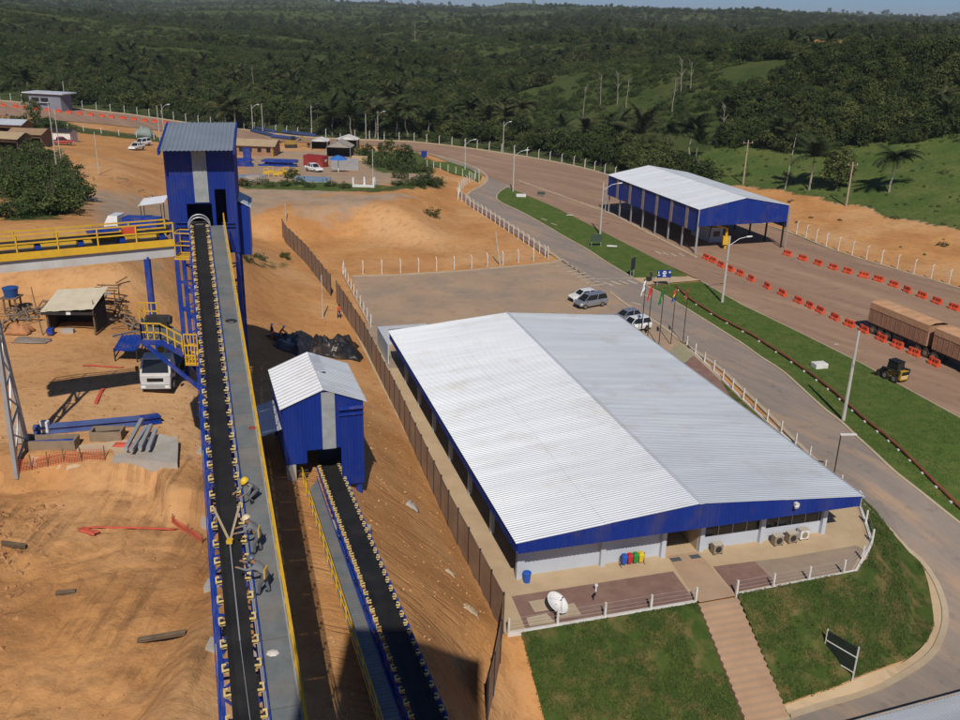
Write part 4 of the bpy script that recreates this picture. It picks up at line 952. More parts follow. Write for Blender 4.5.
# front lamp beside the office
fl = thing('lamp_post', 'thin dark lamp post with a flat white head at the office right front corner', 'lamp post', L(29.6, 7.5), rad(5))
MB().tube((0, 0, 0), (0, 0, 5.0), .05).build('pole', M_dark, fl, local=True); MB().cbox((.6, 0, 4.95), 1.35, .22, .1).build('lamp_head', M_white, fl, local=True)

# ------------------------------------------------------------------ orange barriers
def barrier_proto():
    t = thing('road_barrier', 'x', 'barrier', (0, 0, 0), 0, 'orange plastic barriers on the truck yard')
    m = MB(); prof = [(-.28, 0), (-.28, .18), (-.13, .42), (-.09, .82), (.09, .82), (.13, .42), (.28, .18), (.28, 0)]
    m.loft([[(x, y*w, z) for y, z in prof] for x, w in ((-.78, .7), (-.70, 1), (-.25, 1), (-.2, .8), (.2, .8), (.25, 1), (.70, 1), (.78, .7))]); m.build('body', M_orange, t, local=True)
    for x in (-.48, .02, .48): MB().cbox((x, -.145, .50), .16, .06, .2).build('slot', mat('slot_dark', (.20, .025, .012)), t, local=True)
    for x in (-.5, .5): MB().tube((x, 0, .80), (x, 0, .88), .06).build('plug', M_orange, t, local=True)
    return t
row1 = [(706, 260), (713, 263), (721, 267.5), (730, 271.5), (740, 276), (751, 281.5), (767, 289), (782, 296), (798, 303.5), (809.5, 308.5), (820, 313.5), (834.5, 320.5), (849, 327), (863.5, 333), (881, 341.5), (897, 348.5), (913.5, 356), (933.5, 366)]
row2 = [(700 + x/3.69, 121.5 + y/3.69) for x, y in ((322, 497), (378, 514), (436, 532), (491, 548), (544, 562), (604, 578), (657, 592), (714, 612), (763, 632), (818, 653), (873, 674), (935, 697))]
proto = barrier_proto()
first = True
for row, txt in ((row1, '%s orange barrier of the near row counting from the canopy'), (row2, '%s orange barrier of the far row counting from the canopy')):
    gp = [G(*p) for p in row]
    for i, p in enumerate(gp):
        q = gp[min(i + 1, len(gp) - 1)]; o = gp[max(i - 1, 0)]; rz = heading(o, q) + R_.uniform(-.12, .12)
        t = proto if first else clone(proto); first = False
        t.location = p + V((0, 0, .10)); t.rotation_euler = (0, 0, rz); t['label'] = txt % ORD[i]
for i in range(18):
    x = 4 + i*10.8 + R_.uniform(-1, 1); t = clone(proto, G(x, 106.2 + x*.107) + V((0, 0, .1)), rad(-12), '%s orange barrier from the left on the far left road' % ORD[i]); t['group'] = 'orange barriers on the far road'

# ------------------------------------------------------------------ vehicles
def wheel(par, x, y, r, w, z=None):
    z = r if z is None else z
    s = 1 if y > 0 else -1
    t = MB().tube((x, y - s*w, z), (x, y, z), r, n=14).build('wheel', M_tyre, par, local=True)
    MB().tube((x, y - s*.01, z), (x, y + s*.015, z), r*.58, n=10).build('rim', M_rim, t, local=True)
def ringsec(x, hw, z0, z1, tum=.9): zm = z0 + (z1 - z0)*.55; return [(x, -hw*.94, z0), (x, -hw, zm), (x, -hw*tum, z1), (x, hw*tum, z1), (x, hw, zm), (x, hw*.94, z0)]
def car(name, label, cat, loc, rz, paint, kind='hatch'):
    t = thing(name, label, cat, V(loc) + V((0, 0, .11 if loc[1] < 140 else .02)), rz, 'cars and pickups')
    if kind == 'pickup':
        secs = [(-2.55, .84, .52, .98), (-2.45, .88, .42, 1.06), (-.9, .9, .38, 1.06), (1.0, .9, .38, 1.08), (1.2, .9, .38, 1.06), (2.2, .86, .42, 1.0), (2.5, .76, .48, .86), (2.58, .7, .52, .72)]; gx = (-1.1, 1.15, -.85, .35); zr = 1.72; ax = (-1.5, 1.6); R = .37
    elif kind == 'van':
        secs = [(-2.3, .8, .4, 1.0), (-2.2, .87, .33, 1.06), (0, .89, .3, 1.05), (1.3, .87, .3, 1.04), (2.0, .82, .36, .88), (2.2, .7, .42, .72)]; gx = (-2.2, 1.5, -1.95, .65); zr = 1.72; ax = (-1.35, 1.4); R = .33
    elif kind == 'suv':
        secs = [(-2.05, .78, .45, .98), (-1.95, .86, .35, 1.04), (0, .88, .32, 1.03), (1.1, .87, .33, 1.03), (1.8, .8, .38, .92), (2.05, .68, .45, .75)]; gx = (-1.95, 1.05, -1.7, .35); zr = 1.66; ax = (-1.25, 1.3); R = .34
    else:
        secs = [(-1.95, .74, .42, .92), (-1.85, .82, .33, .98), (0, .84, .3, .97), (.95, .83, .3, .97), (1.75, .76, .36, .84), (1.98, .62, .42, .68)]; gx = (-1.75, .95, -1.3, .25); zr = 1.46; ax = (-1.2, 1.25); R = .31
    b = MB().loft([ringsec(*s) for s in secs]).build('body', paint, t, local=True, bevel=.04)
    zb = secs[2][3] - .02; hb = secs[2][1]*.86; ht = hb*.80
    x0, x1, x2, x3 = gx
    MB().hexa([(x0, -hb, zb), (x1, -hb, zb), (x1, hb, zb), (x0, hb, zb), (x2, -ht, zr), (x3, -ht, zr), (x3, ht, zr), (x2, ht, zr)]).build('windows', M_glass, t, local=True)
    MB().hexa([(x2 - .06, -ht - .03, zr - .02), (x3 + .08, -ht - .03, zr - .02), (x3 + .08, ht + .03, zr - .02), (x2 - .06, ht + .03, zr - .02), (x2, -ht + .04, zr + .045), (x3, -ht + .04, zr + .045), (x3, ht - .04, zr + .045), (x2, ht - .04, zr + .045)]).build('roof', paint, t, local=True)
    for s in (-1, 1):
        for f in (0, .45, 1) if kind != 'pickup' else (0, .5, 1):
            m = MB(); m.bar((lerp(x0, x1, f), s*(hb + .01), zb), (lerp(x2, x3, f), s*(ht + .015), zr), .09, .04); m.build('pillar', paint, t, local=True)
        zl = secs[-2][3]
        MB().obox((secs[-2][0] - .12, s*secs[-2][1]*.9 - .14, zl - .24), (.22, 0, -.03), (0, .28, 0), (0, 0, .16)).build('headlight', mat('lamp_lens', (.75, .75, .72), None, 1, .15), t, local=True)
        MB().obox((secs[0][0] - .01, s*secs[0][1]*.8 - .1, .72), (.06, 0, 0), (0, .2, 0), (0, 0, .2)).build('tail_light', mat('tail_lens', (.35, .01, .01), None, 1, .2), t, local=True)
        MB().cbox((x1 - .35, s*(hb + .14), zb + .02), .12, .2, .14).build('mirror', paint, t, local=True)
        for a in ax: wheel(t, a, s*secs[2][1]*.985, R, .22)
    if kind == 'pickup':
        MB().box(-2.42, -.72, 1.062, -1.15, .72, 1.075).build('cargo_bed', M_black, t, local=True)
    MB().box(secs[-1][0] - .1, -.6, .42, secs[-1][0] + .05, .6, .56).build('bumper', M_black, t, local=True)
    return t
P_white = mat('white_car_paint', (.76, .76, .74), (.70, .69, .66), 1, .25, coat=.4, dirt=(.45, .30, .18), dirtscale=1.2, dirtamt=.25)
P_silver = mat('silver_car_paint', (.40, .41, .43), (.36, .37, .39), 1, .28, .6, coat=.4, dirt=(.42, .28, .17), dirtscale=1.2, dirtamt=.25)
P_red = mat('dusty_red_paint', (.33, .045, .035), (.27, .04, .03), 1, .4, dirt=DUST, dirtscale=.8, dirtamt=.4)
def facing(p, q): return heading(G(*p), G(*q))
car('parked_car', 'white hatchback parked furthest from the office in the lot', 'car', G(583, 301), facing((602, 297), (572, 301)), P_white, 'hatch')
car('parked_car', 'silver minivan parked in front of the white hatchback', 'car', G(590, 307), facing((606, 304), (576, 309)), P_silver, 'van')
car('parked_car', 'silver car half hidden behind the office roof edge near the flagpoles', 'car', G(626, 322), facing((640, 317), (612, 322)), P_silver, 'hatch')
car('parked_car', 'white car with dusty wheels parked by the flagpoles', 'car', G(634, 331), facing((648, 327), (621, 331)), P_white, 'suv')
car('pickup_truck', 'white double cab pickup on the open dirt yard beyond the gallery', 'pickup', G(137, 150), facing((155, 150), (122, 150.5)), P_white, 'pickup')
car('parked_van', 'white van just behind the double cab pickup', 'van', G(143, 145.5), facing((155, 145), (128, 145.5)), P_white, 'van')
car('pickup_truck', 'white pickup parked beside the red container', 'pickup', G(314, 171.5), facing((302, 169.5), (326, 172.5)), P_white, 'pickup')
car('parked_car', 'dusty red vehicle in front of the white shed at far left', 'car', G(62, 145), facing((50, 144), (74, 145)), P_red, 'pickup')

# road train
wA, wB = G(877.5, 333), G(933, 357.5); hd = heading(wA, wB); dist = (wB - wA).length
rt = thing('road_train', 'long truck trailers under dusty orange tarpaulins on the truck yard', 'truck', wA + V((0, 0, .10)), hd)
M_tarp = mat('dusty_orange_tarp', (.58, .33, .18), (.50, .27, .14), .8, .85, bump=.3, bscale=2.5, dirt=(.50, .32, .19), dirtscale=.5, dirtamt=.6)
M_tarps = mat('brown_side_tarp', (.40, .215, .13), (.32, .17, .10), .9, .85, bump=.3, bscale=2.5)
M_tread = mat('dusty_tyre', (.09, .06, .045), (.05, .04, .032), 2, .95)
def trailer(x0, x1, n0):
    w = 1.28; h0, h1 = 1.35, 3.75; secs = []
    nx = 12
    b = MB()
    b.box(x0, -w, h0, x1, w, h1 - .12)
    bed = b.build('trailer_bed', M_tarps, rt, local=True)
    m = MB(); rings = []
    for k in range(nx + 1):
        x = lerp(x0 - .05, x1 + .05, k/nx); s = .05*math.sin(k*1.7) + (.08 if k % 2 else -.02)
        rings.append([(x, -w - .04, h1 - .7), (x, -w - .03, h1 + .05), (x, -.6, h1 + .24 + s*.5), (x, .6, h1 + .24 + s*.5), (x, w + .03, h1 + .05), (x, w + .04, h1 - .7)])
    m.loft(rings, closed=False, caps=False); m.build('tarpaulin', M_tarp, bed, local=True)
    m = MB()
    k = 0
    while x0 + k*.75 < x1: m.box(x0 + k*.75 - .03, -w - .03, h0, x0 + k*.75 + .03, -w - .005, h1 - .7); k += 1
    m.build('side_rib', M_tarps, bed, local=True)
    MB().box(x0, -w + .1, 1.05, x1, w - .1, 1.33).build('chassis', M_dark, bed, local=True)
    MB().box(lerp(x0, x1, .45), -w + .05, .6, lerp(x0, x1, .62), -w + .5, 1.05).build('toolbox', M_dark, bed, local=True)
    for k in range(3):
        for s in (-1, 1):
            x = n0 + k*1.22; y = s*1.22
            tw_ = MB().tube((x, y - s*.45, .53), (x, y, .53), .53, n=16).build('wheel', M_tread, bed, local=True); MB().tube((x, y - s*.06, .53), (x, y + s*.01, .53), .30, n=10).build('rim', mat('dusty_rim', (.30, .21, .15), None, 1, .8), tw_, local=True)
trailer(-.55, dist - .15, .3); trailer(dist + .75, dist + 10.5, dist - 1.9 + .55); 
for k in range(2):
    for s in (-1, 1):
        x = dist + 8.3 + k*1.25; MB().tube((x, s*.77, .53), (x, s*1.22, .53), .53, n=16).build('wheel', M_tread, rt, local=True)

# small loader
lp = G(893, 380); ld = thing('skid_steer_loader', 'small yellow and black loader with a front bucket beside the grass', 'loader', lp + V((0, 0, .11)), facing((903, 384), (880, 374)))
M_yl = mat('loader_yellow', (.62, .36, .03), (.52, .30, .03), 2, .5, dirt=DUST, dirtscale=1.5, dirtamt=.4)
MB().hexa([(-1.35, -.55, .35), (1.0, -.55, .35), (1.0, .55, .35), (-1.35, .55, .35), (-1.35, -.55, 1.35), (.4, -.5, 1.0), (.4, .5, 1.0), (-1.35, .55, 1.35)]).build('body', M_yl, ld, local=True, bevel=.04)
c = MB().hexa([(-.75, -.48, 1.1), (.75, -.48, .9), (.75, .48, .9), (-.75, .48, 1.1), (-.65, -.45, 2.1), (.5, -.45, 2.1), (.5, .45, 2.1), (-.65, .45, 2.1)]).build('cab', M_glass, ld, local=True)
MB().box(-.75, -.52, 2.08, .62, .52, 2.16).build('cab_roof', M_black, c, local=True)
for x in (-.7, .62):
    for s in (-1, 1): m = MB(); m.bar((x, s*.49, 1.0), (x*.86, s*.46, 2.1), .08); m.build('pillar', M_black, c, local=True)
for s in (-1, 1):
    m = MB(); m.bar((-1.2, s*.72, 1.35), (.9, s*.72, 1.15), .14, .2); m.bar((.9, s*.72, 1.2), (1.45, s*.72, .4), .14, .18); m.bar((-1.2, s*.72, 1.4), (-1.1, s*.72, .8), .14, .25); m.build('lift_arm', M_dark, ld, local=True)
    for x in (-.75, .45): wheel(ld, x, s*.9, .42, .3)
m = MB(); m.prism([(1.35, -.95, .1), (2.2, -.95, .08), (1.6, -.95, .25), (1.45, -.95, .75), (1.3, -.95, .75)], (0, 1.9, 0)); m.build('bucket', M_dark, ld, local=True)
MB().box(-1.42, -.5, .95, -1.345, .5, 1.3).build('rear_grille', M_black, ld, local=True)
def text_mesh(body, size, m, parent, mw, name='lettering', ext=.006):
    cu = bpy.data.curves.new('lettering', 'FONT'); cu.body = body; cu.size = size; cu.align_x = 'CENTER'; cu.align_y = 'CENTER'; cu.extrude = ext; cu.resolution_u = 2
    tmp = bpy.data.objects.new('tmp_text', cu); sc.collection.objects.link(tmp)
    me = bpy.data.meshes.new_from_object(tmp.evaluated_get(bpy.context.evaluated_depsgraph_get())); me.materials.clear(); me.materials.append(m)
    bpy.data.objects.remove(tmp); o = bpy.data.objects.new(name, me); col.objects.link(o); o.parent = parent; o.matrix_basis = mw; return o
text_mesh('CAT', .48, mat('white_letter', (.8, .8, .78)), ld, Matrix.Translation((-1.37, 0, .68)) @ Matrix.Rotation(-math.pi/2, 4, 'Z') @ Matrix.Rotation(math.pi/2, 4, 'X'))

# ------------------------------------------------------------------ signs, flags, pipe on the verge
M_signblue = mat('sign_blue', (.012, .035, .20), (.018, .045, .24), 1, .5); M_signgreen = mat('sign_back', (.06, .09, .065), (.05, .075, .055), 1, .5); M_sdark = mat('sign_dark', (.025, .03, .05), None, 1, .4)
def sign(label, base, rz, w, z0, z1, m, lines=False):
    t = thing('road_sign', label, 'sign', base, rz)
    for s in (-1, 1): MB().tube((s*(w/2 - .15), .04, 0), (s*(w/2 - .15), .04, z1), .05).build('post', M_steelgrey, t, local=True)
    b = MB().box(-w/2, -.03, z0, w/2, 0, z1).build('board', m, t, local=True)
    if lines:
        wm = mat('white_letter', (.8, .8, .78)); hz = z1 - z0
        for u0, u1, v0, v1 in ((.40, .62, .74, .86), (.36, .66, .54, .66), (.42, .60, .34, .46), (.40, .64, .14, .26), (.08, .13, .55, .85), (.05, .20, .30, .42), (.86, .92, .55, .85), (.80, .95, .62, .72)):
            MB().box(-w/2 + w*u0, -.037, z0 + hz*v0, -w/2 + w*u1, -.031, z0 + hz*v1).build('lettering', wm, b, local=True)
sign('wide blue road sign with white lettering beside the cross path', G(663, 286.5), rad(12), 2.1, 1.3, 2.4, M_signblue, True)
sign('tall narrow dark blue sign on the verge left of the footpath', G(632, 277), rad(55), 1.3, 1.1, 2.9, M_sdark)
sign('greenish sign board on two posts in the middle of the upper verge', G(596, 247), rad(14), 1.9, .9, 2.1, M_signgreen)
sign('small dark sign board lying along the upper edge of the verge', G(541, 197), rad(-12), 1.6, .5, 1.1, M_signgreen)
def slabthing(name, label, cat, px, sx, sy, sz, m, rz=0.0, bev=.05, group=None):
    p = G(*px); o = MB().cbox((0, 0, 0), sx, sy, sz).build(name, m, bevel=bev); o.location = p + V((0, 0, .08)); o.rotation_euler = (0, 0, rz); return tag(o, label, cat, group)
def rumpled(name, label, cat, px, sx, sy, h, m, seed, rz=0.0, nx=14, ny=10, ragged=.25):
    p = G(*px); vs = []; fs = []; rr = random.Random(seed)
    for j in range(ny + 1):
        for i in range(nx + 1):
            u, v_ = i/nx*2 - 1, j/ny*2 - 1; r = math.hypot(u, v_); a = math.atan2(v_, u); k = 1 + ragged*noise.noise(V((math.cos(a)*1.6, math.sin(a)*1.6, seed)))
            x, y = u*sx/2*k, v_*sy/2*k; gx = p.x + x*math.cos(rz) - y*math.sin(rz); gy = p.y + x*math.sin(rz) + y*math.cos(rz)
            z = T(gx, gy) + (.17 if gx < -11 and gy < 50 else .06) + h*max(0, 1 - max(abs(u), abs(v_))**3)*(.55 + .9*abs(fbm(u*2, v_*2, 1.0, 4, seed)))
            vs.append((gx - p.x, gy - p.y, z - p.z))
    for j in range(ny):
        for i in range(nx): a = j*(nx+1) + i; fs.append((a, a+1, a+nx+2, a+nx+1))
    me = bpy.data.meshes.new(name); me.from_pydata(vs, [], fs); me.materials.append(m); me.polygons.foreach_set('use_smooth', [True]*len(fs)); o = bpy.data.objects.new(name, me); col.objects.link(o); o.location = p
    sd_ = o.modifiers.new('thick', 'SOLIDIFY'); sd_.thickness = .02
    return tag(o, label, cat)
slabthing('utility_box', 'white box standing on the grass beside the loader', 'box', (819, 368), 1.5, 1.1, .55, M_white, rad(15))
slabthing('sign_board', 'white board lying flat at the tip of the upper verge', 'board', (521, 197), 2.0, 1.1, .5, M_white, rad(0))
rumpled('plastic_sheet', 'small white sheet lying on the verge behind the dark blue sign', 'sheet', (612, 246.5), 1.9, .9, .15, M_white, 3)
rumpled('plastic_sheet', 'thin white scrap lying on the upper verge near the greenish sign', 'sheet', (570, 215.5), 1.7, .6, .1, M_white, 5)
rumpled('plastic_sheet', 'tiny pale scrap on the truck yard left of the loader', 'sheet', (836, 345), 1.2, .5, .06, M_white, 6)
pipe_px = [(676, 288), (690, 301), (720, 320), (752, 337), (786, 359), (812, 377), (835, 395), (860, 418), (885, 438), (905, 456), (930, 481), (960, 511), (1010, 558)]
pp = [G(*p) + V((0, 0, .32)) for p in pipe_px]
pl = thing('pipeline', 'rust red pipe on white saddles running along the grass verge', 'pipe', pp[0])
MB().path(pp, .13, 8).build('pipe', mat('rust_red_pipe', (.24, .075, .035), (.18, .06, .03), 1.5, .6), pl)
for a in range(1, len(pp)):
    for k in range(2):
        c = pp[a-1].lerp(pp[a], .25 + .5*k); d = heading(pp[a-1], pp[a]); MB().cbox(c - V((0, 0, .42)), .22, .55, .32, d).build('saddle', M_white, pl)
# flag poles
flags = [((641, 337), (641, 292), 'white flag with a blue mark', [(.75, .76, .80)], 1.5), ((647, 343), (651, 294), 'plain red flag', [(.62, .04, .03)], 1.4), ((658.5, 347.5), (665, 290), 'green flag with a yellow patch', [(.02, .16, .045)], 1.5), ((670.5, 346), (678, 289), 'red, yellow and blue striped flag', [(.55, .05, .03)], 1.4), ((682.5, 345), (690, 288), 'dark red flag', [(.30, .07, .04)], 1.2)]
for k, (b, tpx, nm, c, sz) in enumerate(flags):
    base = G(*b); hgt = 7.2
    t = thing('flagpole', 'thin dark pole flying the %s beside the office' % nm, 'flagpole', base, rad(200 + 8*k), 'flagpoles')
    MB().tube((0, 0, 0), (0, 0, hgt), .055, .04, 6).build('pole', M_dark, t, local=True); MB().cbox((0, 0, 0), .45, .45, .2).build('base', M_conc, t, local=True)
    m = MB(); nu, nv = 10, 10; W_ = .7*sz/1.4; Hh = 1.2*sz/1.4; base_i = 0
    for j in range(nv + 1):
        for i in range(nu + 1):
            u, v_ = i/nu, j/nv
            m.v.append(V((W_*(.72*u)*(.6 + .4*v_) + .02, .16*math.sin(u*9 + k)*u + .05*math.sin(v_*6), hgt - .1 - Hh*v_*(.85 + .3*u) - u*.55)))
    for j in range(nv):
        for i in range(nu):
            m.m = 0
            if k == 2 and abs(i - 4.5)/3.6 + abs(j - 4.5)/3.6 < 1: m.m = 1
            if k == 2 and abs(i - 4.5) < 1.2 and abs(j - 4.5) < 1.2: m.m = 2
            if k == 3: m.m = 0 if j < 3 else 1 if j < 6 else 2
            if k == 0 and abs(i - 5) < 2 and abs(j - 5) < 2: m.m = 2
            if k == 4 and j > 5: m.m = 3
            a = j*(nu+1) + i; m.face((a, a+1, a+nu+2, a+nu+1))
    fm = [mat('flag_%s' % '_'.join(nm.split()[:2]), c[0], None, 1, .8), mat('flag_yellow', (.65, .45, .03), None, 1, .8), mat('flag_blue', (.03, .07, .30), None, 1, .8), mat('flag_orange', (.50, .16, .05), None, 1, .8)]
    m.build('flag', fm, t, local=True, smooth=True)
slabp = drape('flag_base', [L(26.4, 31.6).xy, (V(G(698, 355.5)) - E1*.5).xy, (V(G(684, 343.5)) - E1*.5).xy, L(26.4, 35.4).xy], mat('mossy_concrete', (.34, .31, .19), (.28, .26, .16), 1, .9), .118, flat=0)

# ------------------------------------------------------------------ things on the office platform
def dish(label, base):
    t = thing('satellite_dish', label, 'dish', base, rad(-35)); t.scale = (.72,)*3; m = MB(); rings = []
    R0 = 1.0; ax = V((.55, 0, .83)).normalized(); u = V((0, 1, 0)); w = ax.cross(u).normalized(); c0 = V((0, 0, 1.0))
    for k in range(7):
        r = R0*max(.02, k/6); rings.append([c0 + ax*(.32*(r/R0)**2 - .1) + u*(r*math.cos(a)) + w*(r*1.12*math.sin(a)) for a in [2*math.pi*i/24 for i in range(24)]])
    m.loft(rings, caps=False); d = m.build('reflector', M_white, t, local=True, smooth=True); so_ = d.modifiers.new('thick', 'SOLIDIFY'); so_.thickness = .03
    MB().tube((0, 0, 0), (-.05, 0, .95), .08).build('mast', M_steelgrey, t, local=True)
    m = MB(); hd_ = c0 + ax*.95
    for a in (0, 2.1, 4.2): m.tube(c0 + ax*.2 + u*(.9*math.cos(a)) + w*(.95*math.sin(a)), hd_, .015, n=4)
    m.build('feed_arm', M_steelgrey, t, local=True); MB().tube(hd_, hd_ + ax*.15, .06).build('feed_horn', M_dark, t, local=True)
dish('large white satellite dish on the paving at the office front left', Z(556, 613, .11))
drape('concrete_pad', [L(a, b).xy for a, b in ((.6, -2.2), (1.9, -2.2), (1.9, -1.0), (.6, -1.0))], M_conc, .125, flat=0); drape('concrete_pad', [L(a, b).xy for a, b in ((-.2, -3.5), (1.5, -3.5), (1.3, -2.5), (-.1, -2.6))], M_conc, .125, flat=0); drape('concrete_pad', [L(a, b).xy for a, b in ((1.95, -3.2), (3.4, -3.2), (3.4, -1.9), (1.95, -1.9))], M_conc, .127, flat=0)
rk = thing('recycling_bins', 'four recycling bins in blue, red, green and yellow by the office wall', 'bins', L(9.1, 1.35, .1), math.atan2(E1.y, E1.x)); rk.scale = (.72, .8, .85)
for k, (nm, c) in enumerate((('blue', (.02, .10, .45)), ('red', (.48, .03, .04)), ('green', (.03, .25, .05)), ('yellow', (.65, .48, .03)))):
    x = -1.0 + k*.58; mm = mat('bin_' + nm, c, None, 1, .45); b = MB().hexa([(x - .19, -.16, .2), (x + .19, -.16, .2), (x + .19, .16, .2), (x - .19, .16, .2), (x - .25, -.22, .85), (x + .25, -.22, .85), (x + .25, .22, .85), (x - .25, .22, .85)]).build('bin', mm, rk, local=True)
    MB().loft([[(x - .27, -.24, .85), (x + .27, -.24, .85), (x + .27, .24, .85), (x - .27, .24, .85)], [(x - .2, -.16, 1.02), (x + .2, -.16, 1.02), (x + .2, .2, 1.05), (x - .2, .2, 1.05)]]).build('lid', mm, b, local=True)
m = MB()
for x in (-1.35, 1.1): m.bar((x, 0, 0), (x, 0, 1.0), .05); m.bar((x, -.3, .02), (x, .3, .02), .05)
m.bar((-1.35, 0, .2), (1.1, 0, .2), .05); m.build('rack', M_dark, rk, local=True)
bb = thing('waste_bin', 'single blue bin at the left front corner of the office', 'bin', L(1.2, 1.15, .1)); MB().loft([[(r*math.cos(a), r*math.sin(a), z) for a in [math.pi*i/6 for i in range(12)]] for r, z in ((.22, 0), (.28, .68), (.30, .68), (.30, .74))]).build('drum', mat('bin_blue', (.02, .1, .45)), bb, local=True); MB().tube((0, 0, .74), (0, 0, .79), .27, .2, 12).build('lid', mat('bin_blue', (.02, .1, .45)), bb, local=True)
M_ac = mat('cream_metal', (.55, .50, .42), (.48, .43, .36), 1, .5); M_acd = mat('tan_grille', (.30, .24, .17), (.24, .19, .13), 8, .6)
def ac_unit(label, base, white=False):
    t = thing('air_conditioner', label, 'air conditioner', base, math.atan2(E1.y, E1.x), 'air conditioner outdoor units'); t.scale = (.8, .8, .85); MB().box(-.45, -.32, .12, .45, .32, .95).build('casing', M_white if white else M_acd, t, local=True, bevel=.02)
    MB().box(-.47, -.34, .95, .47, .34, 1.0).build('top_panel', M_ac, t, local=True); g = MB().tube((0, -.335, .52), (0, -.32, .52), .3, n=16).build('fan_guard', M_acd if white else M_dark, t, local=True)
    for x in (-.38, .38): MB().box(x - .04, -.3, 0, x + .04, .3, .12).build('foot', M_dark, t, local=True)
ac_unit('tan air conditioner unit standing right of the office doorway', L(15.5, 1.2, .1)); ac_unit('leftmost of the three air conditioner units at the right end wall', L(20.4, 1.15, .1)); ac_unit('middle of the three air conditioner units at the right end wall', L(21.6, 1.2, .1)); ac_unit('white faced air conditioner, rightmost of the three at the end wall', L(22.7, 1.4, .1), True)
for k, a in enumerate((11.9, 13.4)): tag(MB().obox(L(a, 1.0 - .1, .121), E1*.75, E2*.45, (0, 0, .02)).build('door_mat', mat('grey_mat', (.09, .10, .11), (.07, .08, .085), 3, .95)), ('left', 'right')[k] + ' dark door mat before the office doorway', 'mat')
o = thing('tap_post', 'small white standpipe on the red paving behind the satellite dish', 'tap', L(5.3, -1.0, .1)); MB().tube((0, 0, 0), (0, 0, .55), .06).build('pipe', M_white, o, local=True); MB().cbox((0, -.05, .45), .2, .16, .12).build('valve', M_white, o, local=True)
o = thing('garden_spike', 'small dark fitting on the red paving right of the satellite dish', 'lamp', L(4.75, -1.9, .1)); MB().tube((0, 0, 0), (0, 0, .4), .03).build('stem', M_black, o, local=True); MB().tube((0, 0, .4), (.06, -.06, .55), .09).build('head', M_black, o, local=True)
bd = thing('notice_board', 'black framed notice board standing on the grass slope by the road', 'sign', G(852, 682), rad(-52))
p0, p1 = G(852, 681), G(838, 652)
w2 = 2.2; MB().box(-w2, -.03, .75, 0, .03, 2.6).build('board', mat('board_dark', (.022, .03, .026), (.03, .04, .033), 2, .35), bd, local=True)
for x, zz0 in ((-w2, .2), (0, -.3)): MB().bar((x, 0, zz0), (x, 0, 2.7), .07).build('post', M_white, bd, local=True)
for z in (.75, 1.9): MB().bar((-w2, -.05, z), (0, -.05, z), .05).build('rail', M_white, bd, local=True)
# near roof at the lower right corner
nz = -1.2; q0, q1 = Z(858, 722, nz), Z(965, 693, nz); dv = V((q1.x - q0.x, q1.y - q0.y, 0)).normalized(); q0 = q0 - dv*2
nb = thing('workshop_building', 'grey ribbed metal roof of the nearest building at the lower right corner', 'building', q0 + dv*6 + V((dv.y*3, -dv.x*3, -4)))
pr = V((dv.y, -dv.x, 0))
MB().sheet(q0 + V((0, 0, .02)), pr*5 + V((0, 0, .55)), dv*14, .9, .05) if False else None
MB().sheet(q0 + dv*14, -dv*14, pr*5 + V((0, 0, .55)), .25, .045).build('roof', M_roofc, nb)
MB().bar(q0 - V((0, 0, .12)) - pr*.12, q0 + dv*14 - V((0, 0, .12)) - pr*.12, .2, .2).build('gutter', M_concgrey, nb)
m = MB(); m.obox(q0 + pr*.4 + V((0, 0, -3.4)), dv*14, pr*4.5, (0, 0, 3.3)); m.build('wall', M_wall, nb)

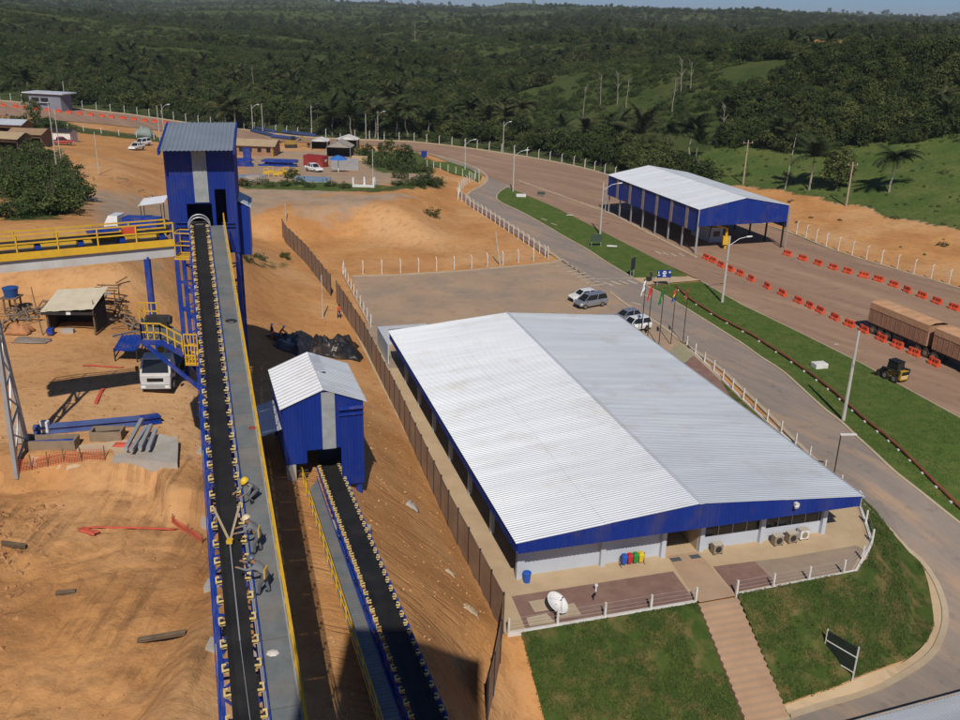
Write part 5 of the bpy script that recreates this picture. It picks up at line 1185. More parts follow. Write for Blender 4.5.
# ------------------------------------------------------------------ people
M_skin = mat('skin', (.32, .17, .10), None, 1, .6); M_hair = mat('dark_hair', (.02, .016, .013), None, 1, .7); M_boot = mat('boot', (.03, .022, .018), None, 1, .7)
def person(label, loc, rz, J, shirt, trousers, helmet=None, harness=False, hands=True, scale=1.0):
    # J: joint positions, x forward, y left, z up
    t = thing('person', label, 'person', loc, rz)
    names = list(J); V_ = [V(J[n]) for n in names]; ix = {n: i for i, n in enumerate(names)}
    rad_ = dict(pelvis=.155, belly=.145, chest=.165, neck=.055, head0=.085, head1=.108, head2=.075)
    E_ = [('pelvis', 'belly'), ('belly', 'chest'), ('chest', 'neck'), ('neck', 'head0'), ('head0', 'head1'), ('head1', 'head2')]
    for s in 'LR':
        E_ += [('chest', 'sh' + s), ('sh' + s, 'el' + s), ('el' + s, 'wr' + s), ('wr' + s, 'pa' + s), ('pelvis', 'hi' + s), ('hi' + s, 'kn' + s), ('kn' + s, 'an' + s), ('an' + s, 'to' + s)]
        rad_.update({'sh' + s: .075, 'el' + s: .05, 'wr' + s: .034, 'pa' + s: .036, 'hi' + s: .105, 'kn' + s: .072, 'an' + s: .055, 'to' + s: .042})
    verts = [tuple(p) for p in V_]; edges = [(ix[a], ix[b]) for a, b in E_]; rr = [rad_[n] for n in names]; own = [n for n in names]
    segs = [(J[a], J[b], a, b) for a, b in E_]
    for s in 'LR':
        w, p = V(J['wr' + s]), V(J['pa' + s]); d = (p - w).normalized(); sd_ = d.cross(V((0, 0, 1))); sd_ = sd_.normalized() if sd_.length > .1 else V((0, 1, 0))
        for k, ln in enumerate((.06, .085, .095, .088, .07)):
            if k == 0: a = w.lerp(p, .45) + sd_*.04; b = a + d*.03 + sd_*.035
            else: a = p + sd_*(.036 - (k - 1)*.024) + d*.02; b = a + d*ln*.55
            c = b + d*ln*.35 - d.cross(sd_)*(-.02)
            i0 = len(verts); verts += [tuple(a), tuple(b), tuple(c)]; rr += [.010, .0095, .008]; edges += [(ix['pa' + s], i0), (i0, i0 + 1), (i0 + 1, i0 + 2)]
            segs += [(a, c, 'pa' + s, 'fi')]
    h0, h1 = V(J['head0']), V(J['head1']); fwd = V((1, 0, 0)); up = (h1 - h0).normalized(); fwd = (fwd - up*fwd.dot(up)).normalized()
    i0 = len(verts); verts.append(tuple(h0.lerp(h1, .5) + fwd*.115)); rr.append(.016); edges.append((ix['head0'], i0)); segs.append((h0, h1, 'head0', 'head1'))
    me = bpy.data.meshes.new('body'); me.from_pydata(verts, edges, [])
    o = bpy.data.objects.new('body', me); sc.collection.objects.link(o)
    sk = o.modifiers.new('skin', 'SKIN'); sk.use_smooth_shade = True
    for i, r in enumerate(rr): me.skin_vertices[0].data[i].radius = (r, r)
    me.skin_vertices[0].data[ix['pelvis']].use_root = True
    me.skin_vertices[0].data[ix['chest']].radius = (.17, .125); me.skin_vertices[0].data[ix['belly']].radius = (.15, .115)
    ss = o.modifiers.new('sub', 'SUBSURF'); ss.levels = 1; ss.render_levels = 1
    bm_ = bpy.data.meshes.new_from_object(o.evaluated_get(bpy.context.evaluated_depsgraph_get())); bpy.data.objects.remove(o)
    bm_.name = 'body'; bm_.materials.clear()
    for mm in (shirt, trousers, M_skin, M_boot, M_hair): bm_.materials.append(mm)
    def which(a, b):
        if a.startswith('pa') or b.startswith('pa') or b == 'fi': return 2
        if a in ('neck', 'head0', 'head1'): return 2
        if a.startswith('an'): return 3
        if a.startswith(('hi', 'kn')) or (a == 'pelvis' and b.startswith('hi')): return 1
        return 0
    for f in bm_.polygons:
        c = f.center; best = None
        for p, q, a, b in segs:
            p, q = V(p), V(q); d = q - p; u = clamp((c - p).dot(d)/max(d.length_squared, 1e-6)); e = (c - (p + d*u)).length
            if best is None or e < best[0]: best = (e, a, b)
        f.material_index = which(best[1], best[2]); f.use_smooth = True
    body = bpy.data.objects.new('body', bm_); col.objects.link(body); body.parent = t
    hc = V(J['head1']); 
    m = MB(); rings = []
    R0 = .145 if helmet else .118
    side = up.cross(fwd)
    for k in range(6):
        a = k/5*math.pi/2*.97; rings.append([hc + up*(.02 + R0*.95*math.sin(a)) + (fwd*math.cos(b)*1.15 + side*math.sin(b))*(R0*math.cos(a)) for b in [2*math.pi*i/16 for i in range(16)]])
    if helmet: rings.insert(0, [hc + up*.015 + (fwd*(math.cos(b)*1.15 + (.25 if math.cos(b) > 0 else .05)*math.cos(b)) + side*math.sin(b)*1.06)*(R0*1.05) for b in [2*math.pi*i/16 for i in range(16)]])
    m.loft(rings).build('helmet' if helmet else 'hair', helmet or M_hair, t, local=True, smooth=True)
    for s in (-1, 1): MB().tube(h0.lerp(h1, .62) + fwd*.088 + side*s*.035, h0.lerp(h1, .62) + fwd*.1 + side*s*.035, .012, n=6).build('eye', M_hair, t, local=True)
    if harness:
        hm = mat('harness_yellow', (.60, .38, .06), None, 1, .7); c, p, b = V(J['chest']), V(J['pelvis']), V(J['belly'])
        m = MB(); ax_ = (c - p).normalized(); bk = ax_.cross(V((0, 1, 0))).normalized()
        for s in (-1, 1):
            m.bar(c + V((0, s*.14, 0)) + ax_*.12, b + bk*-.155 + V((0, 0, .0)), .04, .012); m.bar(b + bk*-.155, p + V((0, s*.14, 0)) + bk*-.09, .04, .012)
        m.bar(p + V((0, .17, .05)), p + V((0, -.17, .05)) + bk*-.02, .05, .35); m.build('harness', hm, t, local=True)
    t.scale = (scale,)*3
    return t
def stand(lean=0.0, arm=0.0, stride=.1, crouch=0.0, reach=0.0):
    # a figure bending forward by lean (radians), arms reaching by arm
    hp = .92 - crouch; P_ = V((0 - .12*lean, 0, hp)); a = lean
    ax_ = V((math.sin(a), 0, math.cos(a)))
    ch = P_ + ax_*.40; nk = P_ + ax_*.54; hd = nk + V((math.sin(a*.6), 0, math.cos(a*.6)))*.09; h1 = hd + V((math.sin(a*.6), 0, math.cos(a*.6)))*.11; h2 = h1 + V((math.sin(a*.6), 0, math.cos(a*.6)))*.05
    J = dict(pelvis=P_, belly=P_ + ax_*.18, chest=ch, neck=nk, head0=hd, head1=h1, head2=h2)
    for s, y in (('L', 1), ('R', -1)):
        sh = ch + ax_*.06 + V((0, y*.19, 0)); dr = V((math.sin(arm), y*.12, -math.cos(arm))); el = sh + dr*.28; dr2 = V((math.sin(arm + .45 + reach), y*-.05, -math.cos(arm + .45 + reach))); wr = el + dr2*.25; pa = wr + dr2*.08
        J.update({'sh' + s: sh, 'el' + s: el, 'wr' + s: wr, 'pa' + s: pa})
        f = (stride if y > 0 else -stride)
        hi = P_ + V((0, y*.10, -.05)); an = V((f, y*.12, .09)); kn = (hi + an)/2 + V((.06 + crouch*.75, y*.02, 0)); to = an + V((.17, y*.02, -.05))
        J.update({'hi' + s: hi, 'kn' + s: kn, 'an' + s: an, 'to' + s: to})
    return J
M_greyw = mat('grey_workwear', (.20, .205, .21), (.16, .165, .17), 3, .85); M_grey2 = mat('dark_grey_trousers', (.13, .13, .14), (.10, .10, .11), 3, .85)
M_owear = mat('orange_workwear', (.60, .11, .03), (.50, .10, .03), 3, .85); M_navy = mat('navy_workwear', (.02, .028, .06), None, 1, .85)
H_y = mat('helmet_yellow', (.75, .48, .03), None, 1, .35); H_w = mat('helmet_white', (.75, .75, .73), None, 1, .35); H_g = mat('helmet_grey', (.10, .12, .15), None, 1, .35)
def on_walk(px, py, x=.95):                       # stand on the walkway of the long conveyor
    best = min((abs(proj(AX1.p(k*.05, x, -.145))[1] - py), k*.05) for k in range(int(AX1.len/.05))); return AX1.p(best[1], x, -.145)
hd1 = heading((0, 0), AX1.d)
person('crouching worker in grey with a bright yellow helmet, highest of the three on the walkway', on_walk(250, 500, 1.1), hd1 + 2.2, stand(.9, .9, .16, .38), M_greyw, M_grey2, H_y)
person('worker in grey with a yellow harness bending over the belt, middle of the three', on_walk(259, 553, .98), hd1 + rad(75), stand(.72, .85, .1, .05), M_greyw, M_grey2, mat('helmet_cream', (.62, .52, .32), None, 1, .4), True, scale=1.0)
person('worker in grey with a dark helmet reaching across the belt, lowest of the three', on_walk(262, 594, 1.0), hd1 + rad(65), stand(.85, 1.15, .14, .04, .15), M_greyw, M_grey2, H_g, True, scale=1.0)
person('worker in orange with a white helmet, left of the pair by the black sheets', G(272, 340), rad(40), stand(.1, .15, .1), M_navy, M_owear, H_w)
person('worker in orange bending beside the black plastic sheet, right of the pair', G(281, 340), rad(20), stand(.7, .6, .1, .08), M_owear, M_owear, H_w)
person('person in orange beside the brown panel fence', G(339, 318), rad(-60), stand(.15, .2, .1), M_owear, M_navy)
person('person in dark blue pushing a barrow on the cross path', G(651, 281.5), rad(180), stand(.2, .35, .12), M_navy, M_navy)
wbp = G(648.6, 282); wb_ = thing('wheelbarrow', 'dark wheelbarrow in front of the person on the cross path', 'wheelbarrow', wbp, rad(180)); MB().hexa([(-.3, -.22, .35), (.25, -.22, .3), (.25, .22, .3), (-.3, .22, .35), (-.4, -.32, .65), (.45, -.3, .6), (.45, .3, .6), (-.4, .32, .65)]).build('tray', M_dark, wb_, local=True); MB().tube((.5, -.05, .2), (.5, .05, .2), .2, n=12).build('wheel', M_tyre, wb_, local=True)
for s in (-1, 1): MB().bar((-.9, s*.28, .65), (.5, s*.08, .25), .04).build('handle', M_dark, wb_, local=True)

# sling across the belt and bits on the walkway
sl = thing('lifting_sling', 'pale webbing sling tied in a V across the conveyor belt', 'sling', AX1.p(AX1.t_at_y(30), 0, 0))
def onbelt(px, py, x, z=.12):
    best = min((abs(proj(AX1.p(k*.05, x, z))[1] - py), k*.05) for k in range(int(AX1.len/.05))); return AX1.p(best[1], x, z)
M_web = mat('pale_webbing', (.46, .36, .24), (.38, .29, .19), 3, .9)
v0 = onbelt(233, 542, 0, .14); MB().bar(onbelt(213, 507, -.5, .2), v0, .09, .03).build('strap', M_web, sl); MB().bar(onbelt(240, 505, .5, .2), v0, .09, .03).build('strap', M_web, sl); MB().cbox(v0 - V((0, 0, .04)), .22, .2, .14).build('knot', M_yellow, sl); MB().tube(v0, onbelt(240, 640, .02, .06), .025, n=5).build('rope', M_steelgrey, sl); MB().tube(onbelt(240, 640, .02, .06), onbelt(257, 730, .1, .05), .012, n=4).build('rope', M_steelgrey, sl)
def spot_on_walk(name, label, cat, px, py, x, mm, s): c = on_walk(px, py, x); o = MB().loft([[(r*math.cos(a)*s, r*.8*math.sin(a)*s, z*s) for a in [2*math.pi*i/7 for i in range(7)]] for r, z in ((1, 0), (.9, .15), (.3, .3))]).build(name, mm); o.location = c; return tag(o, label, cat)
spot_on_walk('paper_scrap', 'white crumpled scrap lying on the conveyor walkway', 'scrap', 276, 653, 1.0, M_white, .22)
spot_on_walk('cable_coil', 'dark coil of cable on the upper conveyor walkway', 'coil', 232, 321, 1.2, M_dark, .35)
spot_on_walk('tool_bag', 'small red bag on the conveyor walkway next to the yellow rail', 'bag', 252, 428, 1.45, P_red, .18)

# ------------------------------------------------------------------ the working ground on the left
drape('concrete_pad', W([(0, 451), (60, 448), (130, 440), (178, 436), (178, 444), (110, 462), (60, 470), (0, 476)]), mat('pale_slab', (.56, .42, .28), (.48, .35, .22), .6, .95, dirt=(.45, .27, .14), dirtscale=.4, dirtamt=.7), .05, .8)
cb = thing('concrete_footing', 'pale concrete wedge footing beside the conveyor with steel sections on top', 'footing', G(150, 470))
A_, B_, C_, D_ = G(116, 466), G(180, 478), G(172, 446), G(163, 437)
MB().prism([V((p.x, p.y, p.z - .3)) for p in (G(113, 464), G(178, 470), G(179, 446), G(160, 440))], (0, 0, .75)).build('block', M_concgrey, cb)
for k, (p, q) in enumerate((((127, 458), (143, 430)), ((132, 460), (148, 437)), ((141, 457), (152, 436)), ((149, 458), (157, 440)))):
    o = MB().bar(G(*p) + V((0, 0, .62)), G(*q) + V((0, 0, .75)), .22, .18).build('steel_section', M_steelgrey); tag(o, '%s grey steel section from the left lying on the concrete footing' % ORD[k], 'beam', 'steel sections on the footing')
def beam(label, p, q, w, h, mm, name='steel_beam'):
    a, b = G(*p), G(*q); m = MB(); u = (b - a); d = V((-u.y, u.x, 0)).normalized()*w/2
    a, b = (a + V((0, 0, .1)), b + V((0, 0, .1))) if a.y < 50 and a.x < -11 else (a, b); m.bar(a + V((0, 0, h*.12)), b + V((0, 0, h*.12)), w, h*.18); m.bar(a + V((0, 0, h*.9)), b + V((0, 0, h*.9)), w, h*.18); m.bar(a + V((0, 0, h*.5)), b + V((0, 0, h*.5)), w*.45, h*.7)
    return tag(m.build(name, mm), label, 'beam')
beam('long blue steel girder lying on the dirt behind the troughs', (34, 434), (142, 424), .62, .5, mat('dusty_blue', (.10, .14, .30), (.07, .10, .27), 1, .5))
beam('short darker blue girder at the right end of the long one', (142, 424.5), (160, 422), .62, .55, M_bluesteel)
beam('thin pale pipe lying beside the yellow platform', (112, 337), (140, 331), .15, .15, M_steelgrey, 'pipe')
beam('grey plank lying on the muddy ground near the conveyor', (138, 643), (186, 635), .3, .12, M_wood, 'plank')
beam('grey plank at the foot of the earth heap', (56, 596), (76, 594), .3, .12, M_wood, 'plank')
beam('weathered board on the earth heap at far left', (2, 546), (26, 549), .35, .15, M_wood, 'plank')
for k, (px, wd, lb) in enumerate((((53, 447), 2.9, 'left wooden trough with a blue pipe in it'), ((108, 438), 1.9, 'right wooden trough holding dark scraps'))):
    t = thing('wooden_trough', lb, 'trough', G(*px), rad(6)); tm = mat('trough_wood', (.30, .22, .15), (.24, .17, .11), 2, .9)
    for y in (-.45, .45): MB().box(-wd/2, y - .06, 0, wd/2, y + .06, .6).build('side', tm, t, local=True)
    for x in (-wd/2 + .06, wd/2 - .06): MB().box(x - .06, -.38, 0, x + .06, .38, .6).build('end', tm, t, local=True)
    MB().box(-wd/2 + .13, -.38, 0, wd/2 - .13, .38, .12).build('bottom', tm, t, local=True); MB().tube((-wd/2 + .2, -.1, .35), (wd/2 - .2, 0, .4), .14).build('load', M_bluesteel if k == 0 else M_dark, t, local=True)
slabthing('electrical_box', 'grey box beside the foot of the grey trestle', 'box', (19, 443), .7, .6, 1.0, M_concgrey); slabthing('paint_can', 'white tin standing on the long blue girder', 'tin', (46, 433), .5, .4, .75, M_white)
def mesh_fence(label, pts, h):
    P_ = ground_pts(pts); t = thing('safety_fence', label, 'fence', P_[0])
    for p in P_: MB().bar(p, p + V((R_.uniform(-.1, .1), 0, h + .15)), .05).build('stake', M_wood, t)
    for p, q in zip(P_, P_[1:]):
        m = MB(); n = max(4, int((q - p).length/.14))
        for k in range(n + 1): c = p.lerp(q, k/n); m.bar(c + V((0, 0, .06)), c + V((0, 0, h - .12*math.sin(k/n*math.pi))), .018)
        for hh in [h*i/7 + .06 for i in range(7)]: m.bar(p + V((0, 0, hh)), q + V((0, 0, hh)), .018)
        m.build('netting', M_redmesh, t)
mesh_fence('red plastic safety fence along the edge of the pale slab', [(15, 474), (32, 470), (48, 467), (64, 464), (82, 462), (105, 461)], .85)
rumpled('safety_mesh', 'red mesh lying in a line across the muddy ground', 'mesh', (128, 530), 4.6, .16, .05, M_redmesh, 12, rad(8), 40, 4, .5)
rumpled('safety_mesh', 'crumpled end of red mesh on the mud', 'mesh', (89, 534), 1.1, .45, .10, M_redmesh, 13, rad(-20))
mesh_fence('sagging red netting running from the mud to the conveyor trestle', [(172, 524), (188, 534), (202, 544)], .5)
rumpled('safety_mesh', 'red strip of mesh on the dirt behind the girder', 'mesh', (100, 395), .25, 3.2, .06, M_redmesh, 14, rad(12), 6, 20, .2); rumpled('safety_mesh', 'short red strip crossing the dirt beside the truck', 'mesh', (103, 367), 2.8, .18, .06, M_redmesh, 15, rad(6), 20, 4, .2)
rumpled('safety_mesh', 'red mesh scrap on the pale slab', 'mesh', (124, 446), 1.2, .6, .15, M_redmesh, 16)
M_tarpb = mat('black_plastic_sheet', (.016, .017, .019), (.026, .027, .03), 2, .32, bump=.5, bscale=2.0, dirt=(.24, .14, .07), dirtscale=.6, dirtamt=.45)
rumpled('plastic_sheet', 'black plastic sheet spread on the bank left of the pair', 'sheet', (298, 345), 3.6, 8.5, 1.0, M_tarpb, 21, rad(-12), 30, 40, .6); rumpled('plastic_sheet', 'black plastic sheet behind the roof of the small blue house', 'sheet', (333, 352), 5.4, 5.2, 1.7, M_tarpb, 22, rad(10), 34, 32, .5)
rumpled('safety_mesh', 'red netting bundled at the edge of the black sheet', 'mesh', (350, 353), 2.2, 1.0, .5, mat('dark_red_net', (.33, .06, .04), (.25, .05, .03), 3, .8), 23, rad(20))
la = thing('ladder', 'short pale ladder lying on the black sheet', 'ladder', G(336, 358)); p, q = G(334, 360), G(338, 350)
for s in (-.2, .2): MB().bar(p + V((s, 0, 1.0)), q + V((s, 0, 1.1)), .05).build('rail', M_white, la)
for k in range(5): c = p.lerp(q, (k + .5)/5) + V((0, 0, 1.03)); MB().bar(c + V((-.2, 0, 0)), c + V((.2, 0, 0)), .04).build('rung', M_white, la)
# truck mounted crane
tk = thing('crane_truck', 'white flatbed truck with a yellow crane parked beside the conveyor', 'truck', G(157, 394) + V((0, 0, .02)), rad(-84))
c = MB().hexa([(-.1, -1.05, .75), (.15, -1.05, .75), (.15, 1.05, .75), (-.1, 1.05, .75), (-.1, -1.05, 1), (.15, -1.05, 1), (.15, 1.05, 1), (-.1, 1.05, 1)])
MB().loft([ringsec(-1.7, 1.05, .7, 2.45, .92), ringsec(-.55, 1.05, .6, 2.45, .92), ringsec(-.1, 1.05, .55, 1.55, 1.0), ringsec(.1, 1.02, .55, 1.4, 1.0)]).build('cab', mat('dusty_white_cab', (.58, .58, .56), (.48, .47, .45), 1, .35, dirt=DUST, dirtscale=1.2, dirtamt=.5), tk, local=True, bevel=.05)
MB().hexa([(-.09, -.9, 1.56), (-.05, -.9, 1.50), (-.05, .9, 1.50), (-.09, .9, 1.56), (-.53, -.82, 2.36), (-.49, -.82, 2.36), (-.49, .82, 2.36), (-.53, .82, 2.36)]).build('windscreen', M_glass, tk, local=True)
MB().box(.1, -1.03, .45, .22, 1.03, .75).build('bumper', M_steelgrey, tk, local=True); MB().box(.1, -.55, .95, .13, .55, 1.2).build('grille', M_black, tk, local=True)
for s in (-1, 1):
    MB().box(.18, s*.8 - .15, .52, .235, s*.8 + .15, .7).build('headlight', mat('lamp_lens', (.75, .75, .72)), tk, local=True); MB().box(-.2, s*1.2 - .1, 1.5, -.1, s*1.2 + .1, 2.0).build('mirror', M_black, tk, local=True)
    for x in (-.7, -4.6, -5.7): wheel(tk, x, s*1.05, .48, .3)
MB().box(-7.2, -1.05, .95, -1.9, 1.05, 1.15).build('flatbed', M_dark, tk, local=True); MB().box(-7.2, -.4, .6, -.3, .4, .95).build('chassis', M_dark, tk, local=True)
m = MB(); m.tube((-2.2, 0, 1.1), (-2.2, 0, 2.6), .22); m.bar((-2.2, 0, 2.5), (-3.6, .3, 3.2), .28); m.bar((-3.6, .3, 3.2), (-2.4, .5, 2.0), .22); m.build('crane', mat('dull_yellow', (.36, .23, .05), (.28, .18, .05), 2, .6), tk, local=True)
for k, (px, rz_, lb) in enumerate((((131, 357), -82, 'blue panel rack left of the crane truck'), ((168, 356), -70, 'blue panel rack right of the crane truck'))):
    t = thing('panel_rack', lb, 'rack', G(*px), rad(rz_)); zz = 1.3
    m = MB().sheet((-1.6, -.9, zz), (0, 1.8, 0), (3.2, 0, -.2), .3, .05); m.f = [f[::-1] for f in m.f]; m.build('panel', M_bluesteel, t, local=True)
    for x in (-1.5, 1.5):
        for y in (-.8, .8): MB().bar((x, y, -.2), (x, y, zz), .09).build('leg', M_dark, t, local=True)
    for y in (-.8, .8): MB().bar((-1.6, y, zz*.5), (1.6, y, zz*.4), .07).build('rail', M_dark, t, local=True)
# hut with pale roof
hb = G(76, 330); ht_ = thing('site_hut', 'open site hut with a cream sheet roof on the left working ground', 'hut', hb, rad(4))
kx = .083
MB().sheet((2.35, -1.0, 2.05), (-4.1, 0, -.12), (.1, 3.6, .95), .55, .03).f
m = MB(); m.sheet((-2.25, -1.0, 1.85), (4.15, 0, .25), (.25, 3.5, .85), 1.0, .035); m.build('roof', mat('cream_sheet', (.62, .54, .40), (.54, .46, .33), 1, .7), ht_, local=True)
for x in (-1.9, 1.8):
    for y, z in ((-.7, 1.95), (2.2, 2.6)): MB().tube((x, y, -.2), (x, y, z), .07, n=6).build('post', M_wood, ht_, local=True)
MB().box(-1.85, 2.1, 0, 1.85, 2.2, 2.4).build('wall', mat('hut_boards', (.05, .042, .036), (.035, .03, .026), 3, .9), ht_, local=True); MB().box(1.8, -.5, 0, 1.9, 2.1, 2.0).build('wall', mat('hut_boards', (.05, .042, .036)), ht_, local=True); MB().box(-1.9, -.5, 0, -1.8, 2.1, 2.0).build('wall', mat('hut_boards', (.05, .042, .036)), ht_, local=True)
MB().box(-2.2, -1.02, 1.62, 1.95, -.98, 1.85).build('fascia', M_dark, ht_, local=True); MB().box(-.2, -1.08, 1.66, .15, -1.03, 1.88).build('notice', M_white, ht_, local=True)
MB().box(-.9, -.9, 0, .1, -.5, .35).build('bench', M_concgrey, ht_, local=True)
lt2 = thing('shelter', 'rickety timber lean-to frame at the right side of the site hut', 'frame', G(106, 312), rad(8))
for x, y in ((-.6, 0), (.8, 0), (-.6, 1.6), (.8, 1.6)): MB().tube((x, y, -.2), (x + .1, y, 2.0), .06, n=6).build('post', M_wood, lt2, local=True)
for y in (0, .8, 1.6): MB().bar((-.9, y, 2.0), (1.1, y + .1, 1.9), .1).build('beam', M_wood, lt2, local=True)
MB().box(-.7, .1, 1.5, .5, .9, 1.55).build('board', M_concgrey, lt2, local=True)
wt = thing('water_tank', 'blue plastic water tank on a timber stand near the grey trestle', 'tank', G(14, 313))
MB().loft([[(r*math.cos(a), r*math.sin(a), z) for a in [math.pi*i/10 for i in range(20)]] for r, z in ((.52, 1.5), (.62, 2.2), (.66, 2.2), (.66, 2.28), (.60, 2.30), (.2, 2.42))]).build('tank', mat('tank_blue', (.02, .07, .22), (.025, .08, .25), 1, .45), wt, local=True, smooth=False)
for x in (-.5, .5):
    for y in (-.5, .5): MB().tube((x, y, -.2), (x*.95, y*.95, 1.45), .08, n=6).build('leg', M_wood, wt, local=True)
MB().box(-.7, -.7, 1.4, .7, .7, 1.5).build('deck', M_wood, wt, local=True)
def sticks(label, px, n, rx, ry, ln, mm, seed):
    p = G(*px); rr = random.Random(seed); m = MB()
    for _ in range(n):
        x, y, a, l = rr.gauss(0, rx), rr.gauss(0, ry), rr.uniform(0, 6.3), ln*rr.uniform(.5, 1.2); c = V((p.x + x, p.y + y, 0)); d = V((math.cos(a), math.sin(a), 0))*l/2; z = T(c.x, c.y) + rr.uniform(.05, .5)
        m.bar(c - d + V((0, 0, z - rr.uniform(0, .2))), c + d + V((0, 0, z + rr.uniform(0, .35))), rr.uniform(.05, .14))
    return tag(m.build('timber_scrap', mm), label, kind='stuff')
M_scrap = mat('scrap_timber', (.26, .20, .15), (.16, .12, .09), 1.5, .9)
sticks('heap of scrap timber behind the grey trestle', (5, 322), 26, 1.2, 1.5, 2.0, M_scrap, 1); sticks('scrap timber between the water tank and the hut', (34, 312), 24, 1.0, 1.0, 1.5, M_scrap, 2); sticks('scrap timber right of the site hut', (127, 325), 26, 1.0, 1.0, 1.5, M_scrap, 3); sticks('scrap around the timber frame', (112, 308), 16, .8, .8, 1.3, M_wood, 4); sticks('scraps on the far edge of the dirt yard', (134, 188), 18, 5, 1.5, 2.0, M_scrap, 5); sticks('yard scraps near the weeds', (235, 185), 22, 3, 1.5, 1.8, M_scrap, 6)
for k, (p, q, lb) in enumerate((((43, 335), (31, 287), 'leaning thin pole left of the site hut'), ((95, 334), (92.5, 300), 'crooked pole at the front right corner of the site hut'))):
    a = G(*p); b = YD(*q, a.y + .2); tag(MB().tube(a - V((0, 0, .2)), b, .05, .035, 6).build('wooden_pole', M_wood), lb, 'pole')
rumpled('sand_heap', 'small heap of reddish sand near the trestle foot', 'heap', (20, 333), 1.9, 1.4, .7, mat('red_sand', (.48, .22, .10), (.40, .18, .08), 2, .95), 31, 0, 14, 12, .2)
rumpled('gravel_heap', 'flat grey patch of gravel in front of the reddish sand', 'heap', (32, 341), 2.6, 1.2, .15, mat('grey_gravel', (.27, .21, .18), (.21, .165, .14), 6, .95), 32, 0, 14, 12, .2)
for k, (px, s, lb) in enumerate((((51, 335), .5, 'small blue drum left of the hut'),)): tag(slabthing('drum', lb, 'drum', px, s, s, .5, M_bluesteel), lb, 'drum')
# small white canopy and cart beyond the gallery
wcn = thing('shelter', 'small white roofed shelter left of the blue tower', 'shelter', G(152, 219), rad(10))
MB().sheet((-1.5, -1.6, 2.2), (3.6, 0, .5), (.3, 3.2, .5), .4, .03).build('roof', mat('white_sheet', (.8, .8, .8)), wcn, local=True)
for x in (-1.2, 1.6):
    for y in (-1.3, 1.3): MB().bar((x, y, -.2), (x, y, 2.4), .1).build('post', M_dark, wcn, local=True)
bt = thing('flatbed_truck', 'truck with a white cab and blue cargo half hidden behind the yellow rails', 'truck', G(134, 236), rad(176)); MB().loft([ringsec(1.2, 1.0, .6, 2.3, .9), ringsec(2.2, 1.0, .6, 2.3, .9), ringsec(2.7, 1.0, .55, 1.4, 1)]).build('cab', P_white, bt, local=True); MB().box(-4.0, -1.0, .95, 1.1, 1.0, 1.15).build('flatbed', M_dark, bt, local=True); MB().box(-3.0, -.8, 1.15, .8, .8, 2.1).build('cargo', M_bluesteel, bt, local=True)
for s in (-1, 1):
    for x in (1.9, -2.2, -3.2): wheel(bt, x, s*1.0, .45, .28)

# ------------------------------------------------------------------ upper yard
def shed(name, label, cat, px, rz, w, d, h, rise_, wallm, roofm, over=.4, openfront=False, base=None):
    t = thing(name, label, cat, base or G(*px), rz)
    m = MB()
    if not openfront: m.box(-w/2, 0, -.5, w/2, .12, h); 
    else: m.box(-w/2, 0, h*.72, w/2, .1, h)
    m.build('front_wall', wallm, t, local=True)
    MB().box(-w/2, d - .12, -.5, w/2, d, h).build('rear_wall', wallm, t, local=True)
    for x in (-w/2, w/2 - .12): MB().prism([(x, .13, -.5), (x, d - .13, -.5), (x, d - .13, h), (x, d/2, h + rise_ - .02), (x, .13, h)], (.12, 0, 0)).build('side_wall', wallm, t, local=True)
    m = MB().sheet((-w/2 - over, -over, h - .02), (w + 2*over, 0, 0), (0, d/2 + over, rise_ + .05), .4, .04); m.build('roof_slope', roofm, t, local=True)
    m = MB().sheet((w/2 + over, d + over, h - .02), (-w - 2*over, 0, 0), (0, -d/2 - over, rise_ + .05), .4, .04); m.build('roof_slope', roofm, t, local=True)
    return t
M_tan = mat('tan_roof', (.42, .31, .19), (.36, .26, .16), .6, .8); M_owall = mat('orange_wall', (.36, .19, .11), (.30, .17, .10), .8, .85)
t = shed('site_office', 'low tan roofed building right behind the blue tower', 'building', (255, 156), rad(-4), 9.5, 6.0, 2.5, 1.3, M_owall, M_tan, .6)
for x in (-3.5, -1.2, 1.2, 3.5): MB().box(x - .5, -.04, 1.0, x + .5, -.005, 2.0).build('window', M_glass, t, local=True)
for x in (-4.6, 4.6): MB().bar((x, -.5, -.2), (x, -.5, 2.4), .12).build('post', M_yellow, t, local=True)
t = thing('shipping_container', 'dark red shipping container beside the white pickup', 'container', G(316, 166.5), rad(-22)); M_cont = mat('container_red', (.30, .03, .03), (.25, .028, .028), 1, .55, dirt=DUST, dirtscale=.6, dirtamt=.25)
m = MB()
for a, b, w in (((-2.6, -1.2, .1), (2.6, 0, 0), 5.2),): pass
m.sheet((-2.6, -1.2, 2.6), (5.2, 0, 0), (0, 0, -2.5), .3, .04); m.f = [f[::-1] for f in m.f]; m.build('side', M_cont, t, local=True); MB().box(-2.6, -1.19, .1, 2.6, 1.2, 2.58).build('body', M_cont, t, local=True); MB().box(2.605, -1.0, .2, 2.64, 1.0, 2.4).build('door', M_cont, t, local=True)
for z in (1.35, 1.6): MB().box(2.645, -.45, z, 2.66, .55, z + .14).build('lettering', mat('white_letter', (.8, .8, .78)), t, local=True)
